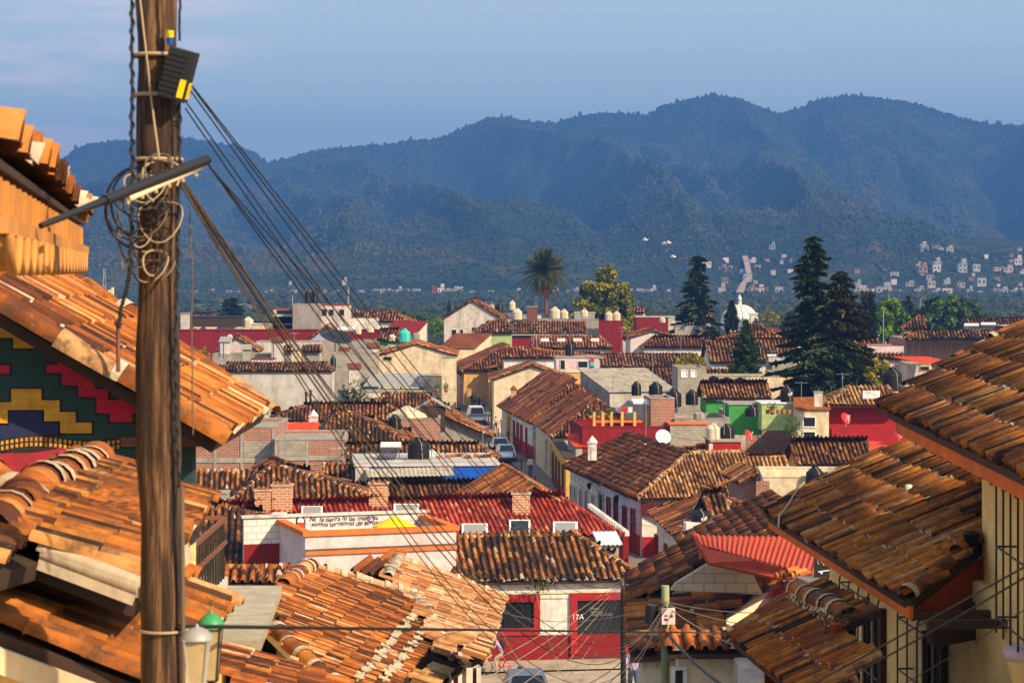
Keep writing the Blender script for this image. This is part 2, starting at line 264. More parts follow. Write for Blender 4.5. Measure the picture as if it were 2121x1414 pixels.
# ---------------------------------------------------------------- roof tiles
def tiles(mb, O, e, s, n, poly, w=.3, l=.42, seg=5, mort=.03, mortrows=(), sag=.03, tb=0., tv=.19, dark=.12):
    """barrel tiles over a planar polygon: poly holds (along-eave, up-slope) metres from O"""
    poly = np.asarray(poly); k = len(poly); X = []; T = []; I = []; K = []
    x0, x1 = poly[:, 0].min(), poly[:, 0].max(); nc = max(1, int(round((x1-x0)/w))); w = (x1-x0)/nc
    for i in range(nc):
        x = x0+(i+.5)*w; ts = []
        for j in range(k):
            a, b = poly[j], poly[(j+1) % k]
            if (a[0] <= x) != (b[0] <= x): ts.append(a[1]+(b[1]-a[1])*(x-a[0])/(b[0]-a[0]))
        ts.sort()
        for a, b in zip(ts[::2], ts[1::2]):
            r0 = math.floor(a/l+.35); r1 = math.ceil(b/l-.25)
            for r in range(r0, max(r1, r0+1)): X.append(x); T.append(r*l); I.append(i); K.append(r)
    if not X: return
    X, T, I, K = map(np.array, (X, T, I, K)); N = len(X)
    ph = rng.uniform(0, 6.28, 6)
    def und(x, t): return sag*(np.sin(x*.55+ph[0])*np.sin(t*.6+ph[1])+.6*np.sin(x*1.7+ph[2]+t*.4))
    colw = .06*w*np.sin(T*.9+ph[3]+I*.35)+rng.normal(0, .03*w, nc)[np.clip(I, 0, nc-1)]
    patch = .13*np.sin(X*.5+ph[4]+.3*T)*np.sin(T*.7+ph[5])+.06*np.sin(X*2.1+T*1.3)
    tint = .515+tb+patch+rng.normal(0, tv, N)
    q = rng.random(N); tint = np.where(q < dark, rng.uniform(0, .25, N), tint); tint = np.where(q > .985, rng.uniform(.85, 1, N), tint); tint = np.clip(tint, 0, 1)
    jx = rng.normal(0, .02*w, N); jt = rng.normal(0, .05*l, N); skew = rng.normal(0, .03*w, N)
    th = np.linspace(0, pi, seg+1)
    def place(a, b, c):                                     # (N, k) local arrays
        x = X[:, None]+colw[:, None]+a; t = T[:, None]+b
        h = c+und(X, T)[:, None]+.17*w
        return O+x[..., None]*e+t[..., None]*s+h[..., None]*n
    ca, sa = -np.cos(th), np.sin(th)
    def ring(rad, b, hh, lift, sk): return (ca*rad)[None]+sk[:, None], np.full((N, seg+1), 0.)+b[:, None], (sa*hh+lift)[None]+np.zeros((N, 1))
    lo = ring(.325*w, jt-.02, .44*w, .11*w, jx); up = ring(.27*w, jt+l*1.08, .37*w, .05*w, jx+skew); li = ring(.25*w, jt-.02, .35*w, .07*w, jx)
    vv = np.concatenate([place(*lo), place(*up), place(*li)], 1)  # N, 3(seg+1), 3
    m = seg+1; base = (np.arange(N)*3*m)[:, None, None]
    fb = np.array([[j, j+1, m+j+1, m+j] for j in range(seg)]); fl = np.array([[2*m+j, 2*m+j+1, j+1, j] for j in range(seg)])
    if seg <= 3: fs = fb
    else: fs = np.concatenate([fb, fl])
    mb.add(vv.reshape(-1, 3), (base+fs[None]).reshape(-1, 4), 0, np.repeat(tint, len(fs)), True)
    # channel tiles between the caps; their darker tint paints in the groove shade
    a = np.array([-.26, 0, .26])*w+w/2; c = np.array([.10, .0, .10])*w
    v2 = np.concatenate([place(a[None]+jx[:, None], (jt-.02)[:, None]+np.zeros((N, 3)), (c+.04*w)[None]+np.zeros((N, 1))),
                         place(a[None]+jx[:, None], (jt+l*1.05)[:, None]+np.zeros((N, 3)), c[None]+np.zeros((N, 1)))], 1)
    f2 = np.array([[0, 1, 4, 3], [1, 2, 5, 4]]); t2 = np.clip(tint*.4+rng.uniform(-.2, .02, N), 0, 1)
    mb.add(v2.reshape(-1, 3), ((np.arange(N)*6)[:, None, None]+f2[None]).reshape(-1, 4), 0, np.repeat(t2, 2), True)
    pm = rng.random(N) < np.where(np.isin(K, list(mortrows)), .85, mort)
    if pm.any():
        idx = np.where(pm)[0]; sz = rng.uniform(.75, 1.45, N)[:, None]; ox = (rng.choice([-1, 0, 0, 1], N)*.3*w)[:, None]
        a3 = np.array([-.30, .30, .0, -.02])[None]*w*sz+ox+jx[:, None]; b3 = np.array([-.16, -.14, .50, -.22])[None]*w*sz*rng.uniform(.7, 1.4, (N, 1))+jt[:, None]; c3 = np.array([.16, .16, .48, .52])[None]*w-np.abs(ox)*.5
        mb.add(place(a3, b3, c3)[idx].reshape(-1, 3), ((np.arange(len(idx))*4)[:, None, None]+np.array([[0, 3, 2], [3, 1, 2], [0, 1, 3]])[None]).reshape(-1, 3), 1, .5)
def ridge(mb, p, q, r=.15, step=.38, mortar=.6, seg=6, bed=True):
    d = q-p; L = np.linalg.norm(d)
    if L < .1: return
    d = d/L; a = nrm(np.cross(d, A3(0, 0, 1))); b = np.cross(a, d); n = max(1, int(L/step)); st = L/n; th = np.linspace(-.25, pi+.25, seg+1)
    for i in range(n):
        o = p+d*st*i+A3(*rng.normal(0, .012, 3)); r0, r1 = r*rng.uniform(.95, 1.1), r*.85
        A = o[None]+(-np.cos(th)*r0)[:, None]*a+(np.sin(th)*r0*.9)[:, None]*b; B = o+d*st*1.12+(-np.cos(th)*r1)[:, None]*a+(np.sin(th)*r1*.85)[:, None]*b
        mb.add(np.concatenate([A, B]), [[j, j+1, seg+2+j, seg+1+j] for j in range(seg)], 0, float(np.clip(rng.normal(.55, .2), 0, 1)), True)
        if rng.random() < mortar:
            A2 = o+(-np.cos(th)*r0*1.13)[:, None]*a+(np.sin(th)*r0)[:, None]*b-d*.03; B2 = A2+d*rng.uniform(.05, .14)
            mb.add(np.concatenate([A2, B2]), [[j, j+1, seg+2+j, seg+1+j] for j in range(seg)], 1, .5)
    # bedding mortar under the caps
    if not bed: return
    w2 = r*1.15; mb.slab([p-a*w2-b*.10, q-a*w2-b*.10, q-a*r*.5+b*.05, p-a*r*.5+b*.05], a*.001, 1); mb.slab([p+a*w2-b*.10, q+a*w2-b*.10, q+a*r*.5+b*.05, p+a*r*.5+b*.05], a*.001, 1)
def autoseg(d): return 9 if d < 16 else 7 if d < 45 else 5 if d < 130 else 4 if d < 200 else 3
def inset(poly, offs):
    """offset the plan of a polygon inward, edge by edge; keeps every point on the polygon's plane"""
    p = np.asarray(poly, float); k = len(p); n = np.zeros(3)
    for i in range(k): n += np.cross(p[i], p[(i+1) % k])
    n = nrm(n)
    if n[2] < 0: n = -n; sgn = -1
    else: sgn = 1
    outp = []
    for i in range(k):
        a, b, c = p[i-1], p[i], p[(i+1) % k]; e1 = (b-a)[:2]; e2 = (c-b)[:2]
        n1 = sgn*np.array([-e1[1], e1[0]])/np.linalg.norm(e1); n2 = sgn*np.array([-e2[1], e2[0]])/np.linalg.norm(e2)
        A = np.array([n1, n2]); r = np.array([n1@b[:2]+offs[i-1], n2@b[:2]+offs[i]])
        if abs(np.linalg.det(A)) < .02: q = b[:2]+n1*offs[i]
        else: q = np.linalg.solve(A, r)
        z = b[2]-((q-b[:2])@n[:2])/n[2]; outp.append(A3(q[0], q[1], z))
    return outp
def prism(mb, poly, offs, z0, drop=.1, mi=0):
    t = [q-A3(0, 0, drop) for q in inset(poly, offs)]; k = len(t); b = [A3(q[0], q[1], z0) for q in t]
    mb.add(t+b, [[i, (i+1) % k, (i+1) % k+k, i+k] for i in range(k)], mi); mb.poly(t, mi)
def roof_face(mb, poly, e, w=None, l=None, seg=None, slab=.10, **k):
    """tile one planar roof face; e is the direction of its eave with the slope rising to the left of e"""
    poly = np.asarray(poly, float); n = nrm(np.cross(poly[1]-poly[0], poly[-1]-poly[0]))
    if n[2] < 0: n = -n
    e = nrm(e-n*np.dot(e, n)); s = np.cross(n, e); O = poly[0]; d = poly[:, 1].mean()
    w = w or max(.30, 5.2*d/F); l = l or max(.42, w*1.35); seg = seg or autoseg(d)
    p2 = np.stack([(poly-O)@e, (poly-O)@s], 1)
    tiles(mb, O, e, s, n, p2, w, l, seg, **k)
    mb.slab([q-n*(1.7*k.get('sag', .03)-.01) for q in poly], -n*slab, 2)
def ridgehouse(name, label, cat, A, e, Wd, r, pitch, iL=0, iR=0, tile='tile_old', wall='white_paint', z0=0, group=None, rb=1., w=None, l=None,
               mort=.03, mortrows=(), rm=.6, tb=0., eo=.4, go=.25, back=True, wood='wood_dark', sag=.03, rr=None, hide='', into=None):
    u = rot90(e); B = A+e*Wd; up = A3(0, 0, 1)
    R1 = A+e*iL+u*r+up*r*pitch; R2 = B-e*iR+u*r+up*r*pitch; Ab = A+u*r*(1+rb); Bb = B+u*r*(1+rb)
    if rb != 1: Ab = Ab+up*(r*pitch-r*rb*pitch); Bb = Bb+up*(r*pitch-r*rb*pitch)
    if wall is None: z0 = A[2]-.2
    base = (A+B+Ab+Bb)/4*A3(1, 1, 0)+A3(0, 0, z0)
    h = into['o'] if into else root(name, label, cat, base, group); mb = MB(); k = dict(w=w, l=l, tb=tb, sag=sag); kk = dict(k, mort=mort, mortrows=mortrows)
    roof_face(mb, [A, B, R2, R1], e, **kk)
    kb = dict(k, seg=3); kb['l'] = 1.2
    if back: roof_face(mb, [Bb, Ab, R1, R2], -e, **kb)
    if iL > 0: roof_face(mb, [Ab, A, R1], -u, **(kk if 'L' not in hide else kb))
    if iR > 0: roof_face(mb, [B, Bb, R2], u, **(kk if 'R' not in hide else kb))
    ro = part(mb, 'roof', [tile, 'mortar', wood], h)
    rd = MB(); g = rr or max(.15, 1.5*A[1]/F)
    sg = 6 if A[1] < 160 else 3
    ridge(rd, R1, R2, g, mortar=rm, seg=sg)
    for c, a, b, rr_ in ((iL, A, Ab, R1), (iR, B, Bb, R2)):
        if c > 0: ridge(rd, a+up*.05, rr_, g, mortar=rm, seg=sg); ridge(rd, b+up*.05, rr_, g, mortar=rm, seg=3)
        else: ridge(rd, a+up*.06, rr_+up*.02, g*.8, mortar=.2, seg=sg, bed=False); ridge(rd, b+up*.06, rr_+up*.02, g*.8, mortar=.2, seg=3, bed=False)
    part(rd, 'ridge_cap', [tile, 'mortar'], ro)
    if wall:
        wl = MB(); prism(wl, [A, B, R2, R1], [eo, 0 if iR else go, 0, 0 if iL else go], z0); prism(wl, [Bb, Ab, R1, R2], [eo, 0 if iL else go, 0, 0 if iR else go], z0)
        if iL: prism(wl, [Ab, A, R1], [eo, 0, 0], z0)
        if iR: prism(wl, [B, Bb, R2], [eo, 0, 0], z0)
        part(wl, 'wall', wall, h)
    return dict(o=h, A=A, B=B, e=e, u=u, R1=R1, R2=R2, Ab=Ab, Bb=Bb, wa=A+u*eo, wb=B+u*eo, roof=ro)
def hx(name, label, a, ub, z, r1, ur2, pitch=.45, h=8, **k):
    """house whose roof slope faces the camera: a = left eave corner px at height z, ub = right eave column, r1 = left ridge px, ur2 = right ridge column"""
    A = Z(a[0], a[1], z); e = hd(h); u = rot90(e); B = along(ub, A, e); Wd = np.dot(B-A, e)
    n = nrm(np.cross(e, u+A3(0, 0, pitch))); R1 = hit(r1[0], r1[1], A, n); r = np.dot(R1-A, u); iL = np.dot(R1-A, e); R2 = along(ur2, R1, e); iR = Wd-np.dot(R2-A, e)
    if iL < .8: iL = 0
    if iR < .8: iR = 0
    return ridgehouse(name, label, 'house', A, e, Wd, r, pitch, iL, iR, **k)
def gy(name, label, a, ub, z, apexv, L, h=8, hipF=0, hipB=0, **k):
    """house whose gable faces the camera"""
    A = Z(a[0], a[1], z); e = hd(h); B = along(ub, A, e); r = np.dot(B-A, e)/2; mid = (A+B)/2+rot90(e)*hipF; zr = zat(apexv, mid); pitch = (zr-z)/r
    return ridgehouse(name, label, 'house', B, rot90(e), L, r, pitch, hipF, hipB, **k)
def flat(name, label, a, ub, z, L, z0=0, h=8, wall='white_paint', top='concrete', par=.25, cop='concrete', cat='building', group=None, proud=.04, hc=.08):
    A = Z(a[0], a[1], z); e = hd(h); u = rot90(e); B = along(ub, A, e); Wd = np.dot(B-A, e)
    o = root(name, label, cat, (A+B)/2*A3(1, 1, 0)+u*L/2+A3(0, 0, z0), group)
    mb = MB(); a0 = A*A3(1, 1, 0)+A3(0, 0, z0); mb.box(a0, e*Wd, u*L, A3(0, 0, z-par-z0))
    t = .15
    if par > 0:
        a1 = A-A3(0, 0, par); hh = A3(0, 0, par)
        mb.box(a1, e*Wd, u*t, hh); mb.box(a1+u*(L-t), e*Wd, u*t, hh); mb.box(a1+u*t, e*t, u*(L-2*t), hh); mb.box(a1+u*t+e*(Wd-t), e*t, u*(L-2*t), hh)
    part(mb, 'wall', wall, o)
    rf = MB(); rf.box(A-A3(0, 0, par-.004)+e*t+u*t, e*(Wd-2*t), u*(L-2*t), A3(0, 0, .02)); 
    if par <= 0: rf = MB(); rf.box(A-e*.1-u*.1, e*(Wd+.2), u*(L+.2), A3(0, 0, .1))
    part(rf, 'roof', top, o)
    if cop and par > 0:
        c = MB(); p = proud; q = A3(0, 0, .001)
        c.box(A-e*p-u*p+q, e*(Wd+2*p), u*(t+2*p), A3(0, 0, hc)); c.box(A-e*p+u*(L-t-p)+q, e*(Wd+2*p), u*(t+2*p), A3(0, 0, hc))
        c.box(A-e*p+u*(t+p)+q, e*(t+2*p), u*(L-2*t-2*p), A3(0, 0, hc)); c.box(A+e*(Wd-t-p)+u*(t+p)+q, e*(t+2*p), u*(L-2*t-2*p), A3(0, 0, hc)); part(c, 'coping', cop, o)
    return dict(o=o, A=A, B=B, e=e, u=u, wa=A, wb=B, L=L)
def opening(H, u0, u1, v0=None, v1=None, z0=None, z1=None, frame='white_metal', pane='glass_dark', fw=.1, kind='window', fd=.07, bars=0, e=None, p=None, label=None):
    e = H['e'] if e is None else e; p = H['wa'] if p is None else p; n = -rot90(e)
    a = along(u0, p, e); b = along(u1, p, e); Wd = np.linalg.norm((b-a)[:2]); m = (a+b)/2
    if z1 is None: z1 = zat(v0, m); z0 = zat(v1, m)
    if np.dot(b-a, e) < 0: a, b = b, a
    a = A3(a[0], a[1], z0); h = z1-z0; up = A3(0, 0, 1)
    f = MB()
    if fw:
        f.box(a+n*.003, e*fw, n*fd, up*h); f.box(a+e*(Wd-fw)+n*.003, e*fw, n*fd, up*h); f.box(a+e*fw+up*(h-fw)+n*.003, e*(Wd-2*fw), n*fd, up*fw)
        if kind == 'window': f.box(a+e*fw+n*.003, e*(Wd-2*fw), n*fd, up*fw)
    g = MB(); g.box(a+e*fw+n*.003+up*(fw if kind == 'window' else 0), e*(Wd-2*fw), n*.02, up*(h-2*fw if kind == 'window' else h-fw))
    po = part(g, kind, pane, H['o'], label)
    if fw: part(f, 'frame', frame, po)
    if bars:
        bb = MB()
        for i in range(1, bars): bb.box(a+e*(fw+(Wd-2*fw)*i/bars-.015)+n*.03, e*.03, n*.03, up*(h-fw))
        part(bb, 'bar', 'black_metal', po)
    return po
def band(H, name, matn, z0=None, z1=None, v0=None, v1=None, u0=None, u1=None, out=.03, e=None, p=None, q=None):
    """a painted or moulded strip on the front wall"""
    e = H['e'] if e is None else e; n = -rot90(e); a = H['wa'] if p is None else p; b = H['wb'] if q is None else q
    if u0 is not None: a = along(u0, a, e)
    if u1 is not None: b = along(u1, b, e)
    if z0 is None: m = (a+b)/2; z1 = zat(v0, m); z0 = zat(v1, m)
    mb = MB(); mb.box(A3(a[0], a[1], z0)+n*.002, A3(b[0]-a[0], b[1]-a[1], 0), n*out, A3(0, 0, z1-z0)); return part(mb, name, matn, H['o'])
def chimney(H, u0, u1, v0, v1, d, mat='brick_orange', cap='mortar', dep=None, top=None, label=None):
    p = P(u0, v1, d); q = P(u1, v1, d); w = q[0]-p[0]; hgt = zat(v0, p)-zat(v1, p); dep = dep or w*.8
    mb = MB(); mb.box(p, A3(w, 0, 0), A3(0, dep, 0), A3(0, 0, hgt), 0)
    mb.box(p+A3(-.05, -.05, hgt+.002), A3(w+.1, 0, 0), A3(0, dep+.1, 0), A3(0, 0, .08), 1)
    if top == 'tile':
        for i in range(3): mb.tube([p+A3(w*(.2+.3*i), 0, hgt+.13), p+A3(w*(.2+.3*i), dep, hgt+.13)], .08, 6, 2)
    if top == 'roof': c = p+A3(w/2, dep/2, hgt+.08); mb.lathe(c, [(w*.62, 0), (w*.5, .12), (w*.2, .3), (.02, .42)], 4, 1)
    return part(mb, 'chimney', [mat, cap, 'tile_orange'], H['o'], label)
def gyh(name, label, a, ub, z, ap, L, r, h=8, hipB=0, **k):
    """house end with a hipped front: a = near left eave corner, ap = apex px, r = half width; the ridge runs away from the camera"""
    A = Z(a[0], a[1], z); e = hd(h); u = rot90(e); k_ = (ap[0]-CX)/F; Q = A+e*r; t = (k_*Q[1]-Q[0])/(u[0]-k_*u[1]); R = Q+u*t; zr = zat(ap[1], R); pitch = (zr-z)/r
    return ridgehouse(name, label, 'house', A+e*2*r, u, L, r, pitch, max(t, 0), hipB, **k)
def gr(name, label, rn, rf, zr, r, pitch, hipF=0, hipB=0, **k):
    """house given by its ridge, near end rn and far end rf"""
    a, b = Z(*rn, zr), Z(*rf, zr); e = nrm(b-a); u = rot90(e); A = a-u*r-A3(0, 0, r*pitch)-e*hipF
    return ridgehouse(name, label, 'house', A, e, np.linalg.norm(b-a)+hipF+hipB, r, pitch, hipF, hipB, **k)
def corrug(name, H, pts, mat, wl=.18, amp=.03, thick=.0, label=None):
    """corrugated sheet over a planar quad: near-left, near-right, far-right, far-left; ribs run from near to far"""
    a, b, c, d = map(np.asarray, pts); n = max(6, int(np.linalg.norm(b-a)/wl*4)); nv = nrm(np.cross(b-a, d-a)); nv = nv if nv[2] > 0 else -nv; mb = MB(); t = np.linspace(0, 1, n+1)[:, None]; w = (amp*np.sin(np.arange(n+1)*pi/2))[:, None]*nv
    P0 = a+(b-a)*t+w; P1 = d+(c-d)*t+w; i = np.arange(n); mb.add(np.concatenate([P0, P1]), np.stack([i, i+1, i+n+2, i+n+1], 1), 0, .5, True)
    mb.add(np.concatenate([P0, P1])-nv*.03, np.stack([i, i+n+1, i+n+2, i+1], 1), 0, .5, True)
    return part(mb, name, mat, H['o'] if isinstance(H, dict) else H, label)
def leanto(name, label, a, ub, z, v2, pitch=.2, h=8, mat='weathered', wall='off_white', z0=0, cat='building', off=(.2, .15, .2, .15), wl=.2, sh=0, group=None):
    """single-pitch sheet roof rising away from the camera; sh shifts the far edge sideways"""
    A = Z(a[0], a[1], z); e = hd(h); u = rot90(e); B = along(ub, A, e); n = nrm(np.cross(e, u+A3(0, 0, pitch))); R = hit(a[0], v2, A, n); r = np.dot(R-A, u)
    D = A+u*r+A3(0, 0, r*pitch)+e*sh; C = B+u*r+A3(0, 0, r*pitch)+e*sh; o = root(name, label, cat, (A+B+C+D)/4*A3(1, 1, 0)+A3(0, 0, z0 if wall else z), group)
    H = dict(o=o, A=A, B=B, e=e, u=u, wa=A+u*off[0], wb=B+u*off[0]); corrug('roof', H, [A, B, C, D], mat, wl)
    if wall: m = MB(); prism(m, [A, B, C, D], off, z0, .05); part(m, 'wall', wall, o)
    return H
# ---------------------------------------------------------------- small things
def tank(u, v, d, wpx, hpx, color='tank_black', label='', group=None, mark=False, stand=None):
    """u,v = centre of the foot; cylinder with shoulder and lid"""
    c = P(u, v, d); r = wpx/2*d/F; h = hpx*d/F; o = root('water_tank', label, 'water tank', c, group)
    mb = MB(); mb.lathe(c, [(.01, 0), (r*.97, 0), (r, .03*h)]+[(r*(1+.012*(i % 2)), h*(.05+.62*i/8)) for i in range(9)]+[(r*.97, h*.70), (r*.36, h*.92), (r*.34, h*.92), (r*.34, h*.93)], 24)
    for a in range(8):
        th = a*pi/4; mb.box(c+A3(r*.98*cos(th)-.02, r*.98*sin(th)-.02, h*.69), A3(.04, 0, 0), A3(0, .04, 0), A3(-r*.6*cos(th), -r*.6*sin(th), h*.22))
    part(mb, 'tank_body', color, o); ld = MB(); ld.lathe(c, [(r*.36, h*.925), (r*.38, h*.985), (.01, h)], 16); part(ld, 'lid', color, o)
    pp = MB(); rx = c+A3(r*.3, -r*1.02, 0); pp.tube([rx+A3(0, 0, h*.88-.02)+A3(-r*.3, r*.7, .1), rx+A3(0, -.02, h*.74), rx+A3(r*.1, -.05, 0)], .022, 5); part(pp, 'pipe', 'cable_pale', o)
    if mark:
        mk = MB()
        for i in range(5):
            a0 = -pi/2+.05+i*.13; pts = [c+A3((r+.03)*cos(a0+t*.16), (r+.03)*sin(a0+t*.16), h*(.44+.11*sin(t*6+i)+.02*i)) for t in np.linspace(0, 1, 7)]; mk.tube(pts, .014+r*.012, 4)
        part(mk, 'brand_mark', 'white_paint', o)
    return o
def dish(u, v, d, r, col='red_metal', label='', az=-60):
    c = P(u, v, d); o = root('satellite_dish', label, 'satellite dish', c); mb = MB(); mb.tube([c, c+A3(0, 0, r*1.2)], .03, 6); part(mb, 'mast', 'white_metal', o)
    ax = nrm(A3(sin(RD(az)), -cos(RD(az)), .55)); a = nrm(np.cross(ax, A3(0, 0, 1))); b = np.cross(a, ax); cc = c+A3(0, 0, r*1.3); b2 = MB(); vs = [cc-ax*r*.25]; th = np.arange(16)*pi/8
    for q in (.5, 1): vs += [cc+ax*r*.25*(q*q-1)+r*q*(cos(t)*a+sin(t)*b) for t in th]
    fs = [[1+i, 1+(i+1) % 16, 17+(i+1) % 16, 17+i] for i in range(16)]; b2.add(vs, fs, 0, .5, True); b2.add(vs, [[0, 1+i, 1+(i+1) % 16] for i in range(16)], 0, .5, True)
    part(b2, 'dish', col, o); b3 = MB(); b3.tube([cc-b*r, cc+ax*r*.8], .025, 5); b3.ball(cc+ax*r*.85, .06, 6); part(b3, 'arm', 'white_metal', o); return o
def cable(p, q, sag, r=.012, mat='cable_black', label='', group=None, n=14, wob=0):
    t = np.linspace(0, 1, n)[:, None]; pts = p+(q-p)*t-A3(0, 0, 1)*sag*4*t*(1-t)
    if wob: pts = pts+rng.normal(0, wob, pts.shape)*np.sin(pi*t)
    return curve(pts, r, mat, label, group)
def curve(pts, r, mat, label, group=None, name='cable', cat='cable'):
    mb = MB(); mb.tube(pts, r, 6); return thing(mb, name, mat, label, cat, group)
# ---------------------------------------------------------------- trees
def leaves(mb, C, size, aspect=1., tint=None, up=.0, nrmv=None, mi=0):
    """one bent quad at each point of C"""
    N = len(C); d = rng.normal(0, 1, (N, 3)); d[:, 2] += up; d /= np.linalg.norm(d, axis=1)[:, None]; q = rng.normal(0, 1, (N, 3)); a = np.cross(d, q); a /= np.linalg.norm(a, axis=1)[:, None]+1e-9
    sz = size*rng.uniform(.6, 1.3, (N, 1)); b = np.cross(d, a)*sz*aspect; a = a*sz
    v = np.stack([C-a*.5, C-b*.5, C+a*.5, C+b*.5], 1).reshape(-1, 3); f = (np.arange(N)*4)[:, None]+np.arange(4)[None]
    mb.add(v, f, mi, tint if tint is not None else rng.random(N), False)
def broadleaf(u, v, d, wpx, hpx, leaf, label, lobes, n=3500, ls=None, group=None, name='broadleaf_tree', trunk=True, low=.25):
    """u,v = foot; lobes = (dx, dz, r) in units of the crown width / height"""
    base = P(u, v, d); w = wpx*d/F; h = hpx*d/F; o = root(name, label, 'tree' if trunk else 'bush', base, group); mb = MB(); C = []; Tn = []
    tot = sum(l[2]**2 for l in lobes)
    for (dx, dz, r) in lobes:
        c = base+A3(dx*w, rng.uniform(-.15, .15)*w, dz*h); R = r*w
        for s in range(max(8, int(44*r*2))):                # clumps
            dirn = nrm(rng.normal(0, 1, 3)); cc = c+dirn*R*rng.uniform(.45, 1.0); cr = R*rng.uniform(.18, .34); k = int(1.6*n*r*r/tot/max(8, int(44*r*2)))+4
            dd = rng.normal(0, 1, (k, 3)); dd /= np.linalg.norm(dd, axis=1)[:, None]; C.append(cc+dd*cr*rng.uniform(.3, 1, (k, 1))); bt = rng.uniform(.15, .85); Tn.append(np.clip(bt+rng.normal(0, .2, k), 0, 1))
    C = np.concatenate(C); leaves(mb, C, (ls or w*.035)*1.15, .7, np.concatenate(Tn)); part(mb, 'crown', leaf, o)
    if trunk:
        tk = MB(); tk.tube([base, base+A3(.02*w, 0, h*low), base+A3(-.01*w, 0, h*.75)], [w*.04, w*.03, w*.008], 8)
        for (dx, dz, r) in lobes[:5]: tk.tube([base+A3(0, 0, h*low*.9), base+A3(dx*w*.6, 0, h*(low+dz)/2), base+A3(dx*w, 0, dz*h)], [w*.018, w*.012, w*.004], 5)
        part(tk, 'trunk', 'wood_brown', o)
    return o
def conifer(u, v, d, wpx, hpx, label, leaf='leaf_dark', tiers=26, prof=None, droop=.15, name='conifer_tree', nb=9, dens=1., up=.0, lean=0, ns=.55):
    """prof(t) = branch reach (0..1) at height fraction t"""
    base = P(u, v, d); w = wpx*d/F/2; h = hpx*d/F; o = root(name, label, 'tree', base); mb = MB(); bk = MB(); C = []; Tn = []
    prof = prof or (lambda t: (1-t)**.8)
    bk.tube([base, base+A3(lean*h*.5, 0, h*.5), base+A3(lean*h, 0, h*.99)], [w*.07, w*.04, w*.006], 7)
    for i in range(tiers):
        t = .06+.93*(i/(tiers-1))**.95
        for j in range(nb):
            a = rng.uniform(0, 2*pi); L = w*prof(t)*rng.uniform(.5, 1.25)+.05*w; tt = t+rng.uniform(-.5, .5)/tiers
            s = base+A3(lean*h*tt, 0, h*tt); dirn = A3(cos(a), sin(a), 0); k = max(4, int(L/w*16*dens)); q = np.linspace(.12, 1, k)[:, None]
            pts = s+dirn*L*q+A3(0, 0, 1)*(up*L*q-droop*L*q**2*1.4+.18*L*np.maximum(q-.7, 0))
            if L > .3*w: bk.tube(pts[[0, k//2, k-1]], [w*.010, w*.006, w*.003], 4, cap=False)
            for m in range(5):
                side = np.cross(dirn, A3(0, 0, 1)); off = rng.normal(0, 1, (k, 1))*L*.12*(1.2-q)*side+rng.normal(0, .014*w, (k, 3)); C.append(pts+off); Tn.append(np.full(k, np.clip(rng.normal(.5, .22), 0, 1)))
    C = np.concatenate(C); Tn = np.concatenate(Tn); N = len(C)
    # needle sprays: flat, roughly horizontal slivers
    d1 = C-(base+A3(0, 0, 0)); d1[:, 2] = 0; d1 /= np.linalg.norm(d1, axis=1)[:, None]+1e-6; d1 += rng.normal(0, .5, (N, 3))*A3(1, 1, .45); d1 /= np.linalg.norm(d1, axis=1)[:, None]
    sd_ = np.cross(d1, A3(0, 0, 1)); sd_ /= np.linalg.norm(sd_, axis=1)[:, None]+1e-6; sz = w*.13*rng.uniform(.6, 1.4, (N, 1))*ns/.55
    v4 = np.stack([C-d1*sz, C+sd_*sz*.42+A3(0, 0, .2)*sz, C+d1*sz-A3(0, 0, .25)*sz, C-sd_*sz*.42], 1).reshape(-1, 3)
    mb.add(v4, (np.arange(N)*4)[:, None]+np.arange(4)[None], 0, Tn); part(mb, 'crown', leaf, o); part(bk, 'trunk', 'wood_dark', o); return o
# ================================================================ SETTING: ground, streets, hills, haze
def gz(y): return float(np.interp(y, [-30, 12, 30, 45, 62, 78, 95, 2000], [13.5, 9.5, 7.0, 4.0, 1.2, .05, 0, 0]))
mb = MB(); ys = [-60, -30, 12, 30, 45, 62, 75, 88, 95, 400, 900, 1500, 3000, 9000]; xs = [-9000, -1500, -300, -60, -15, 0, 15, 60, 300, 1500, 9000]
vv = [[x, y, gz(y)-.12] for y in ys for x in xs]; nx = len(xs)
mb.add(vv, [[i*nx+j, i*nx+j+1, (i+1)*nx+j+1, (i+1)*nx+j] for i in range(len(ys)-1) for j in range(nx-1)])
plaster('earth', (.16, .13, .09), amt=.5, sc=.2); setting(mb, 'ground', 'earth')
# cross street in front of the white and red house, and the long street running away to the left
plaster('street_light', (.42, .35, .26), stain=(.16, .13, .1), amt=.7, sc=.9); plaster('asphalt', (.10, .092, .085), stain=(.05, .045, .04), amt=.5); brickmat('paving', (.24, .2, .16), (.17, .14, .115), (.08, .07, .06), bw=.9, bh=.45, ms=.03)
mb = MB(); e = hd(9); c = A3(3, 90, .0); mb.slab([c-e*45-rot90(e)*4.2, c+e*45-rot90(e)*4.2, c+e*45+rot90(e)*4.2, c-e*45+rot90(e)*4.2], A3(0, 0, -.1)); setting(mb, 'cross_street', 'street_light')
fac = [Z(1395, 1190, 0), Z(1324, 1135, 0), Z(1172, 1052, 0), Z(1142, 998, 0), Z(1103, 963, 0), Z(1059, 899, 0), Z(1012, 838, 0), Z(985, 800, 0)]
fac[0] = A3(9.2, 97, 0)
def strip(line, o0, o1, z): return [A3(p[0]+o0, p[1], z) for p in line], [A3(p[0]+o1, p[1], z) for p in line]
mb = MB(); a, b = strip(fac, -6.2, .5, .004); n_ = len(fac); mb.add(a+b, [[i, i+n_, i+n_+1, i+1] for i in range(n_-1)]); setting(mb, 'long_street', 'asphalt')
